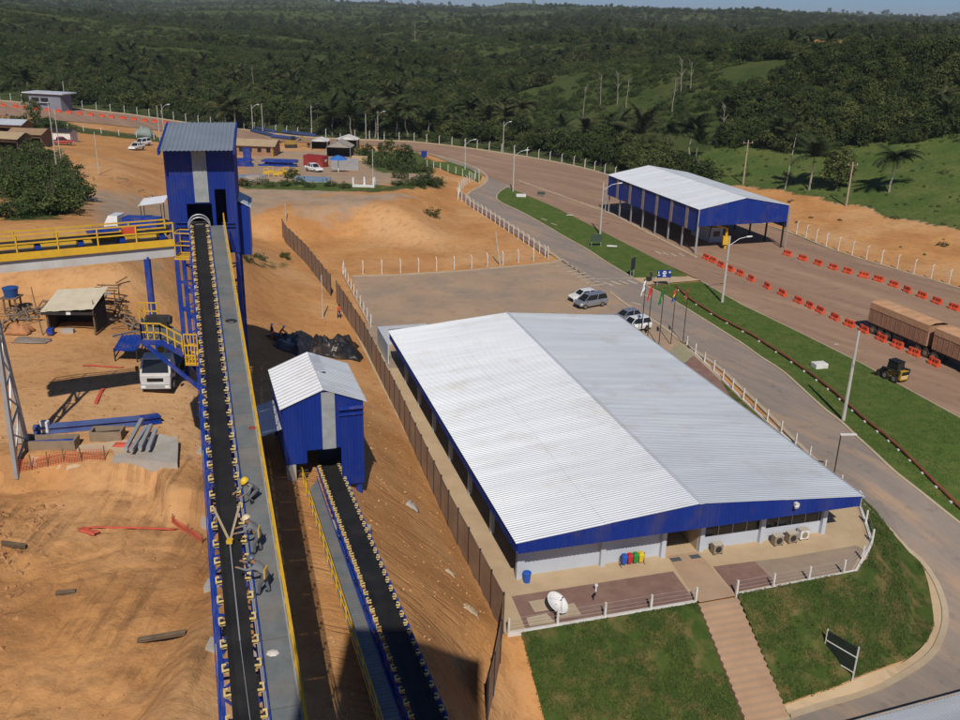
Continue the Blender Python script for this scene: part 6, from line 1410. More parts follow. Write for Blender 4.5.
def tent(label, px, rz, w, d, h, r, mm, dark=True):
    t = thing('tent', label, 'tent', G(*px), rz, 'tents in the upper yard'); m = MB()
    m.quad((-w/2 - .2, -.2, h), (0, -.2, h + r), (0, d + .2, h + r), (-w/2 - .2, d + .2, h)); m.quad((0, -.2, h + r), (w/2 + .2, -.2, h), (w/2 + .2, d + .2, h), (0, d + .2, h + r)); m.tri((-w/2, -.1, h), (w/2, -.1, h), (0, -.1, h + r - .05)); m.build('canopy', mm, t, local=True)
    for x in (-w/2, w/2):
        for y in (0, d): MB().bar((x, y, -.3), (x, y, h), .1).build('post', M_steelgrey, t, local=True)
    for x in (-w/2 + .05, w/2 - .05): MB().box(x - .03, .1, 0, x + .03, d, h*.95).build('side_curtain', M_dark if dark else mm, t, local=True)
    MB().box(-w/2 + .1, d - .1, 0, w/2 - .1, d - .05, h*.95).build('rear_curtain', M_dark if dark else mm, t, local=True)
M_tent = mat('grey_canvas', (.36, .33, .28), (.30, .27, .23), .8, .85)
tent('grey gable tent with a dark interior behind the blue parasol', (338.5, 158), rad(-3), 6.0, 5, 2.6, 1.6, M_tent); tent('white tent roof left of the grey tent', (319.5, 150), rad(0), 4.2, 4, 2.2, .8, M_white); tent('white tent roof just behind the grey tent', (347, 149), rad(0), 5.5, 4, 2.4, 1.0, M_white)
t = thing('parasol', 'bright blue parasol on a white post in front of the grey tent', 'parasol', G(338.5, 172)); MB().tube((0, 0, -.2), (0, 0, 3.2), .1).build('pole', M_white, t, local=True); MB().loft([[(r*math.cos(a), r*math.sin(a), z) for a in [math.pi*i/4 + .3 for i in range(8)]] for r, z in ((2.1, 2.75), (1.0, 3.3), (.1, 3.6))]).build('canopy', mat('parasol_blue', (.03, .13, .42), (.04, .16, .46), 1, .7), t, local=True)
t = thing('gate_frame', 'grey screen panel standing behind the blue parasol', 'screen', G(345, 170), rad(-5)); MB().sheet((-3.0, 0, 2.6), (6.0, 0, 0), (0, 0, -2.6), .5, .06).build('panel', M_steelgrey, t, local=True)
for x in (-3, 0, 3): MB().bar((x, .1, -.2), (x, .1, 2.7), .12).build('post', M_steelgrey, t, local=True)
def stack(label, px, rz, nx, nz, ln, s, mm, name='steel_stack', group='stacked steel in the upper yard', jit=.4, seed=0):
    t = thing(name, label, 'stack', G(*px), rz, group); rr = random.Random(seed)
    for i in range(nx):
        for k in range(nz):
            if rr.random() < .12: continue
            y = (i - nx/2)*s*1.15; l = ln*rr.uniform(.7, 1.05); x = rr.uniform(-jit, jit)
            MB().box(x - l/2, y - s/2, k*s*1.02, x + l/2, y + s/2, k*s*1.02 + s*.95).build('section', mm, t, local=True)
stack('blue steel sections stacked beside the tower', (243, 166), rad(2), 4, 3, 4.6, .55, M_bluesteel, seed=1); stack('long low stack of blue steel in front of the tan building', (280, 166), rad(-3), 4, 3, 8.5, .5, M_bluesteel, seed=2); stack('pale blue pipes lying among the weeds', (246, 177), rad(4), 5, 1, 8.0, .35, mat('pale_blue', (.20, .28, .38), (.16, .23, .32), 1, .5), seed=3); stack('pale blue sections lying right of the yellow frames', (312, 181), rad(-6), 4, 2, 7.0, .4, mat('pale_blue', (.20, .28, .38)), seed=4); stack('grey blocks lying at the edge of the weeds', (254, 181), rad(8), 4, 2, 3, .5, M_concgrey, seed=5)
t = thing('blue_crate', 'upright blue steel box on the blue stack beside the tower', 'crate', G(247.5, 161), rad(5)); MB().box(-.9, -.6, 0, .9, .6, 3.0).build('body', M_bluesteel, t, local=True); MB().box(-1.0, -.7, 3.0, 1.0, .7, 3.1).build('lid', M_bluesteel, t, local=True)
yf = thing('yellow_frames', 'pile of bright yellow steel frames among the weeds', 'frames', G(279, 176.5), rad(3))
for k in range(7):
    x = -3 + k*1.0; hgt = 1.5 + .5*math.sin(k*2.1); f = MB(); f.bar((x, 0, 0), (x, 0, hgt), .12); f.bar((x + .9, .2, 0), (x + .9, .2, hgt), .12); f.bar((x, 0, hgt), (x + .9, .2, hgt), .12); f.bar((x, 0, hgt*.5), (x + .9, .2, hgt*.5), .3, .5); f.build('frame', M_yellow, yf, local=True)
ex = thing('excavator', 'yellow excavator parked in front of the far brown road', 'excavator', G(291, 147.5), rad(15)); MB().box(-1.6, -1.2, 0, 1.6, -.7, .8).build('track', M_dark, ex, local=True); MB().box(-1.6, .7, 0, 1.6, 1.2, .8).build('track', M_dark, ex, local=True); MB().box(-1.5, -1.1, .9, 1.2, 1.1, 1.9).build('body', mat('dull_yellow', (.36, .23, .05)), ex, local=True); MB().box(.1, .1, 1.9, 1.2, 1.0, 2.9).build('cab', M_glass, ex, local=True)
m = MB(); m.bar((1.1, -.3, 1.6), (3.0, -.3, 3.0), .35); m.bar((3.0, -.3, 3.0), (4.6, -.3, 1.3), .3); m.build('boom', mat('dull_yellow', (.36, .23, .05)), ex, local=True); MB().prism([(4.4, -.8, 1.3), (5.2, -.8, .9), (4.7, -.8, .3), (4.2, -.8, .6)], (0, 1.0, 0)).build('bucket', M_dark, ex, local=True)
for k, (a, b) in enumerate((((246, 127.5), (276, 134)), ((283, 133.5), (316, 137.5)), ((252, 132), (272, 137)), ((272, 138), (300, 141)))):
    A_, B_ = G(*a), G(*b); tag(MB().tube(A_ + V((0, 0, .5)), B_ + V((0, 0, .5)), .55, n=10).build('pipe_string', mat('pipe_blue', (.035, .06, .17), (.05, .07, .16), .6, .5)), ('upper left', 'upper right', 'lower left', 'lower right')[k] + ' long blue pipe laid on the far brown road', 'pipe', 'blue pipes on the far road')
fd_ = thing('foundation', 'white concrete foundation slab with four stub columns in the yard', 'foundation', G(364, 186.5), rad(-3)); fd_.scale = (.8, .8, .75); MB().box(-2.6, -.9, -.2, 2.6, .9, .35).build('slab', M_white, fd_, local=True)
for x, y in ((-2.4, -.7), (2.4, -.7), (0, .7), (2.4, .8)): MB().box(x - .2, y - .2, .35, x + .2, y + .2, 2.3).build('column', M_white, fd_, local=True)
lamp_post('dark thin mast standing at the white foundation', G(373, 183), 6.5, 0, 0, .1, 'bare poles')
slabthing('timber_crate', 'pale tan crate stack left of the bushes', 'crate', (360, 161), 4.0, 1.6, 1.1, mat('tan_crate', (.50, .36, .20), (.44, .31, .17), 1, .8))
sg_ = thing('road_sign', 'dark blue sign on a pole at the tip of the bushes', 'sign', G(424, 166), rad(5)); MB().tube((0, 0, 0), (0, 0, 3.2), .07).build('post', M_dark, sg_, local=True); MB().box(-.7, -.06, 2.1, .7, -.02, 3.6).build('board', M_signblue, sg_, local=True)
# guard house and shacks at far left
gh = thing('guard_house', 'grey gate house with a flat pale roof beside the far left road', 'building', G(46, 109.5), rad(-14)); M_gh = mat('lilac_grey_wall', (.24, .235, .27), (.20, .195, .23), .6, .8)
MB().box(-5.5, 0, -.5, 5.5, 5, 4.6).build('wall', M_gh, gh, local=True); MB().box(-7.2, -.8, 4.6, 7.0, 5.8, 4.9).build('roof', M_roofw, gh, local=True)
for x0, x1 in ((-4.6, -2.0), (-1.4, 1.2)): MB().box(x0, -.05, 2.1, x1, .02, 3.4).build('window', M_glass, gh, local=True)
MB().box(-2.4, -.8, 2.0, 1.6, 0, 2.15).build('awning', M_roofc, gh, local=True)
shed('shack', 'tan roofed shack at the far left edge of the yard', 'hut', (4, 150), rad(-10), 6, 4.5, 2.2, 1.0, M_wood, M_tan, .5, True); shed('shack', 'brown shack with a pale awning next to the tan one', 'hut', (26, 146), rad(-4), 6.5, 4.5, 2.3, .9, mat('brown_boards', (.25, .17, .11), (.2, .13, .09), 1, .9), mat('brown_roof', (.34, .22, .13), (.28, .18, .11), .8, .85), .5, True); shed('shack', 'white walled shed with a dark roof right of the shacks', 'hut', (58, 142), rad(-3), 6.0, 3.5, 2.2, .6, M_white, M_dark, .3)
shed('shack', 'grey roofed shack behind the tan one at the left edge', 'hut', (8, 135), rad(-6), 7, 5, 2.4, 1.0, M_wood, M_roofc, .5, True)
rumpled('canvas_cover', 'grey green covered mound left of the tower roof', 'mound', (145, 136), 5.0, 3.0, 2.6, mat('grey_green_canvas', (.24, .28, .25), (.20, .24, .21), 1, .8), 41, 0, 12, 10, .2)

# loose clods, stones and rubble strewn over the dug ground
def clods(name, label, n, mm, seed, where):
    rr = random.Random(seed); m = MB()
    for _ in range(n):
        x, y, s_ = where(rr); z = T(x, y); a = rr.uniform(0, 6.3); k = len(m.v)
        dx = [V((math.cos(a + i*math.pi/2), math.sin(a + i*math.pi/2), 0))*s_*rr.uniform(.6, 1.2) for i in range(4)]
        c = V((x, y, z - s_*.15)); t_ = c + V((rr.uniform(-.3, .3)*s_, rr.uniform(-.3, .3)*s_, s_*rr.uniform(.6, 1.1)))
        mid = [c + d*.9 + V((0, 0, s_*rr.uniform(.25, .5))) for d in dx]
        m.v += [c + d for d in dx] + mid + [t_]
        for i in range(4): j = (i + 1) % 4; m.face((k+i, k+j, k+4+j, k+4+i)); m.face((k+4+i, k+4+j, k+8))
    return tag(m.build(name, mm), label, kind='stuff')
M_clod = mat('dug_clods', (.44, .225, .092), (.29, .14, .058), 1.3, .95, dirt=(.52, .30, .14), dirtscale=.8, dirtamt=.6)
def w_heap(r): return r.gauss(-27.0, 2.0), r.gauss(37.0, 4.2), abs(r.gauss(.09, .08)) + .025
def w_left(r): return r.uniform(-32, -11), r.uniform(25, 62), abs(r.gauss(.035, .04)) + .015
def w_bank(r): y = r.uniform(28, 100); return interp(FENCE, y) - r.uniform(.8, 15), y, abs(r.gauss(.03, .035)) + .012
def w_pad(r): return r.uniform(-45, 4), r.uniform(105, 160), abs(r.gauss(.05, .06)) + .02
clods('earth_clods', 'rough heap of dug clods at the left edge of the muddy ground', 3200, M_clod, 1, w_heap)
clods('earth_clods', 'small clods and stones strewn over the muddy working ground', 1300, M_clod, 2, w_left)
clods('earth_clods', 'stones lying on the orange bank below the panel fence', 1800, mat('bank_stones', (.56, .33, .16), (.40, .21, .09), 1.5, .95), 3, w_bank)
rumpled('stone_lump', 'pale lump of stone on the bank below the office fence', 'stone', (471, 611), .9, .7, .3, mat('pale_stone', (.50, .38, .24), (.42, .31, .19), 2, .95), 46, 0, 12, 10, .4)
rumpled('stone_lump', 'grey lump of rubble on the bank halfway along the fence', 'stone', (412, 507), .9, 1.0, .35, M_concgrey, 47, 0, 12, 10, .4)
rumpled('stone_lump', 'second pale lump of stone on the bank further up', 'stone', (450, 574), .7, .5, .25, mat('pale_stone', (.5, .38, .24)), 48, 0, 12, 10, .4)

# ------------------------------------------------------------------ trees
def leaf_material(name, c1, c2, c3):
    m = bpy.data.materials.new(name); m.use_nodes = True; nt = m.node_tree; b = nt.nodes['Principled BSDF']; b.inputs['Roughness'].default_value = .65; b.inputs['Specular IOR Level'].default_value = .25
    oi = nt.nodes.new('ShaderNodeObjectInfo'); rp_ = nt.nodes.new('ShaderNodeValToRGB'); rp_.color_ramp.elements[0].color = (*c1, 1); rp_.color_ramp.elements[1].color = (*c3, 1); e_ = rp_.color_ramp.elements.new(.55); e_.color = (*c2, 1)
    nt.links.new(oi.outputs['Random'], rp_.inputs[0])
    geo = nt.nodes.new('ShaderNodeNewGeometry'); n = nt.nodes.new('ShaderNodeTexNoise'); n.inputs['Scale'].default_value = .55; n.inputs['Detail'].default_value = 4; nt.links.new(geo.outputs['Position'], n.inputs['Vector'])
    mr = nt.nodes.new('ShaderNodeMapRange'); mr.inputs['From Min'].default_value = .3; mr.inputs['From Max'].default_value = .7; mr.inputs['To Min'].default_value = .55; mr.inputs['To Max'].default_value = 1.5; nt.links.new(n.outputs['Fac'], mr.inputs['Value'])
    mx = nt.nodes.new('ShaderNodeMix'); mx.data_type = 'RGBA'; mx.blend_type = 'MULTIPLY'; mx.inputs['Factor'].default_value = 1; nt.links.new(rp_.outputs[0], mx.inputs['A']); nt.links.new(mr.outputs[0], mx.inputs['B']); nt.links.new(mx.outputs['Result'], b.inputs['Base Color'])
    tb = nt.nodes.new('ShaderNodeBsdfTranslucent'); nt.links.new(mx.outputs['Result'], tb.inputs['Color']); ms = nt.nodes.new('ShaderNodeMixShader'); ms.inputs[0].default_value = .28; out = nt.nodes['Material Output']
    nt.links.new(b.outputs[0], ms.inputs[1]); nt.links.new(tb.outputs[0], ms.inputs[2]); nt.links.new(ms.outputs[0], out.inputs[0])
    return m
M_leaf = leaf_material('forest_leaves', (.036, .056, .014), (.060, .086, .021), (.125, .138, .040))
M_leaf2 = leaf_material('bush_leaves', (.042, .068, .017), (.064, .094, .023), (.105, .125, .038))
M_palm = leaf_material('palm_leaves', (.032, .048, .014), (.045, .062, .018), (.085, .085, .032))
M_bark = mat('bark', (.10, .075, .05), (.15, .12, .09), 2, .95); M_pbark = mat('pale_bark', (.30, .27, .22), (.22, .19, .15), 2, .95)
def crown_mesh(name, seed, rx, rz, nclump, nleaf, leaf, mm, flat=0.0, base=.15):
    rr = random.Random(seed); m = MB()
    for c in range(nclump):
        while True:
            x, y, z = rr.uniform(-1, 1), rr.uniform(-1, 1), rr.uniform(-.75, 1)
            r = math.sqrt(x*x + y*y + z*z)
            if .35 < r < 1: break
        bump_ = 1 + .35*noise.noise(V((x*1.7, y*1.7, z*1.7 + seed)))
        cc = V((x*rx, y*rx, z*rz))*bump_; cr = rx*rr.uniform(.16, .30)
        for k in range(nleaf):
            d = V((rr.gauss(0, 1), rr.gauss(0, 1), rr.gauss(0, .8))); d.normalize(); p = cc + d*cr*rr.uniform(.5, 1.1)
            n = (d*.7 + V((0, 0, .7)) + V((rr.gauss(0, .5), rr.gauss(0, .5), rr.gauss(0, .5)))).normalized(); u = n.orthogonal().normalized(); a = rr.uniform(0, 6.3); w = n.cross(u); u, w = u*math.cos(a) + w*math.sin(a), w*math.cos(a) - u*math.sin(a)
            s = leaf*rr.uniform(.6, 1.3); m.quad(p - u*s*.9, p - w*s*.5, p + u*s, p + w*s*.55)
    me = bpy.data.meshes.new(name); me.from_pydata([tuple(p) for p in m.v], [], m.f); me.materials.append(mm); return me
def trunk_mesh(seed, h, r, limbs=5, rx=2.5, bark=None, spread=1.0):
    rr = random.Random(seed); m = MB(); p = V((0, 0, -.3)); pts = [p]
    for k in range(4): p = p + V((rr.gauss(0, .12), rr.gauss(0, .12), (h + .3)/4)); pts.append(p)
    for k in range(4): m.tube(pts[k], pts[k+1], r*(1 - .17*k), r*(1 - .17*(k+1)), 7, False)
    for k in range(limbs):
        a = rr.uniform(0, 6.3); s = pts[2].lerp(pts[4], rr.random()); e_ = s + V((math.cos(a)*rx*.6*spread, math.sin(a)*rx*.6*spread, rr.uniform(.8, 2.0))); m.tube(s, e_, r*.4, r*.15, 5, False)
    me = bpy.data.meshes.new('trunk'); me.from_pydata([tuple(p) for p in m.v], [], m.f); me.materials.append(bark or M_bark); return me
def palm_crown(seed, nf=17, ln=3.6, droop=1.0, spread=1.0):
    rr = random.Random(seed); m = MB()
    for f in range(nf):
        a = 2*math.pi*f/nf*1.0 + rr.uniform(-.2, .2) + (f % 3)*.4; el = rr.uniform(.15, 1.35)*spread; l = ln*rr.uniform(.8, 1.15); h = V((math.cos(a), math.sin(a), 0)); pts = []; p = V((0, 0, 0)); n = 9
        for k in range(n + 1):
            pts.append(p.copy()); e2 = el - droop*1.5*(k/n)**1.3; p = p + (h*math.cos(e2) + V((0, 0, math.sin(e2))))*(l/n)
        side = V((-h.y, h.x, 0))
        for k in range(n):
            t_ = k/n; w = l*.25*(math.sin(math.pi*min(1, t_*.9 + .12))**.7); d = (pts[k+1] - pts[k])
            for s in (-1, 1):
                for j in (.15, .62):
                    b = pts[k] + d*j; tip = b + side*s*w*rr.uniform(.8, 1.1) + d*1.1 + V((0, 0, -w*.55)); m.tri(b, b + d*.6, tip)
        for k in range(n): m.bar(pts[k], pts[k+1], .06*(1 - k/n) + .015)
    me = bpy.data.meshes.new('crown'); me.from_pydata([tuple(p) for p in m.v], [], m.f); me.materials.append(M_palm); return me
crowns = [crown_mesh('crown', s, rx, rz, nc, 27, lf, M_leaf) for s, rx, rz, nc, lf in ((1, 3.0, 2.6, 66, .27), (2, 3.6, 2.4, 76, .28), (3, 2.6, 3.2, 64, .26), (4, 3.2, 2.2, 56, .29))]
trunks = [trunk_mesh(s, h, .20) for s, h in ((1, 4.5), (2, 4.6), (3, 5.2), (4, 4.2))]
bushes = [crown_mesh('crown', 11 + s, 1.5, 1.0, 40, 22, .13, M_leaf2) for s in range(3)]; bstem = trunk_mesh(9, .7, .06, 4, .8)
palms = [palm_crown(1, 17, 3.8, .9), palm_crown(2, 15, 4.2, .75, 1.15), palm_crown(3, 19, 3.4, 1.1)]; ptrunks = [trunk_mesh(20 + k, h, .17, 0, bark=M_pbark) for k, h in enumerate((5.0, 3.6, 6.0))]
def put_tree(name, label, cat, p, crown, trunk, h, s, rz, group, sz=None):
    t = thing(name, label, cat, p, rz, group); sz = sz or s
    a = bpy.data.objects.new('trunk', trunk); col.objects.link(a); a.parent = t; a.scale = (s, s, sz)
    c = bpy.data.objects.new('crown', crown); col.objects.link(c); c.parent = t; c.location = (0, 0, h*sz); c.scale = (s, s, s); return t, c
rt_ = random.Random(5)
kinds = []
# palms the photograph shows one by one
PALMS = [((640, 158), 1, 1.55), ((690, 163), 0, 1.35), ((607, 148), 2, 1.1), ((618, 150), 1, 1.25), ((665, 165), 2, 1.2), ((396, 139), 1, 1.3), ((375, 138), 0, 1.25), ((408, 140), 2, 1.2), ((332, 135), 1, 1.35), ((352, 137), 0, 1.1), ((470, 134), 0, 1.3), ((487, 137), 1, 1.3), ((520, 141), 2, 1.35), ((505, 138), 0, 1.1), ((455, 136), 2, 1.0), ((226, 128), 1, 1.3), ((235, 130), 0, 1.2), ((20, 96), 1, 1.3), ((28, 98), 0, 1.1), ((318, 133), 2, 1.1), ((430, 139), 0, 1.0), ((585, 152), 0, 1.1), ((560, 146), 1, 1.0)]
for i, (px, k, s) in enumerate(PALMS):
    put_tree('palm_tree', '%s palm counting from the left at the forest edge behind the road' % '', 'palm', G(*px), palms[k], ptrunks[k], (5.0, 3.6, 6.0)[k], s*1.3, rt_.uniform(0, 6), 'palms along the forest edge', s*1.1)
for o in [o for o in col.objects if o.name.startswith('palm_tree')]: pass
for i_, o in enumerate(sorted([o for o in col.objects if o.name.startswith('palm_tree')], key=lambda o: proj(o.location)[0])): o['label'] = '%s palm from the left in the row along the forest edge' % (ORD + ['twenty-first', 'twenty-second', 'twenty-third', 'twenty-fourth'])[i_]
put_tree('palm_tree', 'palm left of the bushy tree in the open green field', 'palm', G(809, 190), palms[0], ptrunks[2], 6.0, 1.6, 1.0, 'field palms', 1.15); put_tree('palm_tree', 'lone palm at the right in the open green field', 'palm', G(889, 192), palms[2], ptrunks[0], 5.0, 1.6, 2.0, 'field palms', 1.2); put_tree('palm_tree', 'palm in the field right behind the far end of the canopy roof', 'palm', G(697, 172), palms[1], ptrunks[2], 6.0, 1.1, 2.5, 'field palms')
put_tree('field_tree', 'round dark bushy tree between the two field palms', 'tree', G(836, 190), crowns[0], trunks[0], 4.0, 1.25, .4, 'field trees')
# yard bushes and small trees
put_tree('yard_tree', 'dark small tree at the left of the yard thicket', 'tree', G(387, 165), crowns[2], trunks[2], 3.4, .95, 0, 'yard trees'); put_tree('yard_tree', 'broad green tree in the middle of the yard thicket', 'tree', G(405, 168), crowns[0], trunks[0], 2.6, .95, 1, 'yard trees'); put_tree('yard_tree', 'small slim tree beside the pale crates', 'tree', G(368, 158), crowns[2], trunks[2], 3.0, .6, 2, 'yard trees'); put_tree('yard_tree', 'small tree on the bank in front of the guard house', 'tree', G(34, 122), crowns[2], trunks[2], 3.6, .9, 2, 'yard trees'); put_tree('yard_tree', 'leafy shrub tree by the yellow frames', 'tree', G(292, 178), crowns[3], trunks[3], 1.6, .5, 2, 'yard trees')
BU = [((x, y), s) for x, y, s in ((372, 164, 1.3), (380, 167, 1.4), (395, 170, 1.5), (410, 172, 1.5), (420, 171, 1.2), (428, 173, 1.0), (400, 178, 1.0), (415, 185, 1.0), (425, 184, 1.3), (432, 186, 1.2), (438, 184, 1.0), (421, 187, 1.0), (405, 184, .8), (398, 185, .8), (362, 156, 1.2), (356, 153, 1.1), (300, 184, .9), (285, 186, .8), (262, 184, .8), (330, 186, .8), (244, 186, .9), (345, 188, .7), (310, 187, .7), (270, 187, .7), (247, 260, .7), (260, 259, .6), (285, 258, .6), (432, 216, .9), (10, 124, 1.5), (20, 126, 1.6), (40, 127, 1.5), (52, 127, 1.3), (60, 129, 1.2), (70, 131, 1.0), (28, 128, 1.4), (48, 124, 1.2))]
def scatter(poly, n, rr):
    P_ = [G(*p).xy for p in poly]; xs = [p[0] for p in P_]; yy = [p[1] for p in P_]; out = []
    while len(out) < n:
        x, y = rr.uniform(min(xs), max(xs)), rr.uniform(min(yy), max(yy))
        if inside(P_, x, y): out.append(V((x, y, T(x, y))))
    return out
bi = 0
for (px, s) in BU:
    t, c = put_tree('shrub', 'low green shrub growing in the weedy upper yard', 'shrub', G(*px) - V((0, 0, .2)), bushes[bi % 3], bstem, .7, s*1.1, rt_.uniform(0, 6), 'shrubs in the upper yard'); bi += 1
for p in scatter([(0, 152), (28, 149), (52, 154), (72, 180), (80, 206), (60, 216), (30, 218), (0, 220)], 75, rt_):
    t, c = put_tree('shrub', 'dense green shrub on the scrub mound at the left edge', 'shrub', p - V((0, 0, .2)), bushes[bi % 3], bstem, .8, rt_.uniform(1.1, 2.1), rt_.uniform(0, 6), 'shrubs on the scrub mound'); bi += 1
# the nearest forest trees, one by one
PX = [p for p in KERB_PX[1:12]]; n_ind = 0; done = []
def forest_ok(x, y, d):
    fd = (y - yk(x))*.9
    if fd < d: return False
    if x > 25 and inside(MEADOW, x + 6*noise.noise(V((x*.05, y*.05, 2))), y + 8*noise.noise(V((x*.05, y*.05, 7)))): return False      # the open field
    if x > 32 and y < 185: return False
    g = fbm(x, y, 80, 3, 11.0) - .75*fbm(x, y, 230, 2) + .55*sm(200, 40, fd) + .15*sm(-10, 60, x)*sm(420, 250, fd) + .6*sm(.20, .30, x/max(y, 1))
    return g > .03 + .14*sm(-40, -160, x)*sm(60, 160, fd) if fd < 420 else sm(-.42, .28, fbm(x, y, 220, 5, 15.0) - .5*fbm(x, y, 600, 2, 4.0)) + .12*sm(0, 200, x - .1*y) > rt_.random()*.92 + .03
def dirtfield(x, y):
    q = proj((x, y, T(x, y))); return 800 < q[0] < 926 and 38.5 + (q[0]-803)*.075 < q[1] + 2.5 < 48 + (q[0]-803)*.09
tries = 0
cand = []
while len(cand) < 230 and tries < 20000:
    tries += 1; x = rt_.uniform(-150, 70); y = yk(x) + rt_.uniform(3.5, 48)**1.0
    q = proj((x, y, T(x, y)))
    if not (-20 < q[0] < 980) or not forest_ok(x, y, 2.5): continue
    if any((x - a)**2 + (y - b)**2 < 7.5 for a, b in done): continue
    done.append((x, y)); cand.append((x, y))
for i, (x, y) in enumerate(cand):
    k = i % 4; fd = (y - yk(x))*.9; s = rt_.uniform(.45, .8) if fd < 9 else rt_.uniform(.7, 1.25); hh_ = (4.5, 4.6, 5.2, 4.2)[k]
    if fd < 9: put_tree('shrub', 'thick green shrub at the forest edge behind the far road fence', 'shrub', V((x, y, T(x, y))), bushes[i % 3], bstem, .8, s*2.2, rt_.uniform(0, 6), 'shrubs along the forest edge')
    else: put_tree('forest_tree', 'leafy dark green tree at the near edge of the forest', 'tree', V((x, y, T(x, y))), crowns[k], trunks[k], hh_*.72, s, rt_.uniform(0, 6), 'trees at the near edge of the forest')
# bare pale trunks standing among the forest
bare = trunk_mesh(77, 8.0, .16, 6, 2.0, M_pbark)
for i, (px, s) in enumerate((((583, 118), 1.1), ((600, 108), 1.2), ((617, 104), 1.1), ((626, 108), 1.0), ((672, 112), 1.1), ((680, 96), 1.2), ((690, 92), 1.0), ((254, 92), 1.1), ((415, 45), 1.4), ((722, 140), 1.0))):
    t = thing('bare_tree', 'bare pale trunk with few limbs rising from the forest', 'tree', G(*px), rt_.uniform(0, 6), 'bare trunks in the forest'); a = bpy.data.objects.new('trunk', bare); col.objects.link(a); a.parent = t; a.scale = (s, s, s*1.1)
for i_, o in enumerate(sorted([o for o in col.objects if o.name.startswith('bare_tree')], key=lambda o: proj(o.location)[0])): o['label'] = '%s bare pale trunk from the left rising out of the forest' % ORD[i_]
# the forest beyond, one mass: points that carry the tree shapes of the near trees
def forest(name, label, pts, sources):
    me = bpy.data.meshes.new(name); me.from_pydata([p for p, s, r, k in pts], [], [])
    for nm, typ, vals in (('size', 'FLOAT', [s for p, s, r, k in pts]), ('turn', 'FLOAT', [r for p, s, r, k in pts]), ('kind_index', 'INT', [k for p, s, r, k in pts])):
        at_ = me.attributes.new(nm, typ, 'POINT'); at_.data.foreach_set('value', vals)
    o = bpy.data.objects.new(name, me); col.objects.link(o); tag(o, label, kind='stuff')
    ng = bpy.data.node_groups.new(name + '_nodes', 'GeometryNodeTree'); ng.interface.new_socket('Geometry', in_out='INPUT', socket_type='NodeSocketGeometry'); ng.interface.new_socket('Geometry', in_out='OUTPUT', socket_type='NodeSocketGeometry')
    N = ng.nodes; gi, go = N.new('NodeGroupInput'), N.new('NodeGroupOutput'); jn = N.new('GeometryNodeGeometryToInstance') if False else None
    g2i = N.new('GeometryNodeGeometryToInstance'); iop = N.new('GeometryNodeInstanceOnPoints'); iop.inputs['Pick Instance'].default_value = True
    for so_ in reversed(sources):
        oi = N.new('GeometryNodeObjectInfo'); oi.inputs['Object'].default_value = so_; oi.inputs['As Instance'].default_value = False; oi.transform_space = 'ORIGINAL'
        gg = N.new('GeometryNodeGeometryToInstance'); ng.links.new(oi.outputs['Geometry'], gg.inputs[0])
        so_['_gi'] = 1; kinds.append(gg)
    jg = N.new('GeometryNodeJoinGeometry')
    for gg in kinds: ng.links.new(gg.outputs[0], jg.inputs[0])
    kinds.clear(); N.remove(g2i)
    def attr(nm, typ): a = N.new('GeometryNodeInputNamedAttribute'); a.data_type = typ; a.inputs['Name'].default_value = nm; return a.outputs[0]
    cx_ = N.new('ShaderNodeCombineXYZ'); ng.links.new(attr('turn', 'FLOAT'), cx_.inputs[2]); sz = attr('size', 'FLOAT')
    ng.links.new(gi.outputs[0], iop.inputs['Points']); ng.links.new(jg.outputs[0], iop.inputs['Instance']); ng.links.new(attr('kind_index', 'INT'), iop.inputs['Instance Index']); ng.links.new(cx_.outputs[0], iop.inputs['Rotation']); ng.links.new(sz, iop.inputs['Scale'])
    ng.links.new(iop.outputs[0], go.inputs[0]); md = o.modifiers.new('spread', 'NODES'); md.node_group = ng
    return o
src = []
for me_ in crowns: src.append(next(o for o in col.objects if o.data is me_))
for me_ in palms + bushes: src.append(next(o for o in col.objects if o.data is me_))
for s_ in src:
    if '_gi' in s_: del s_['_gi']
pts = []
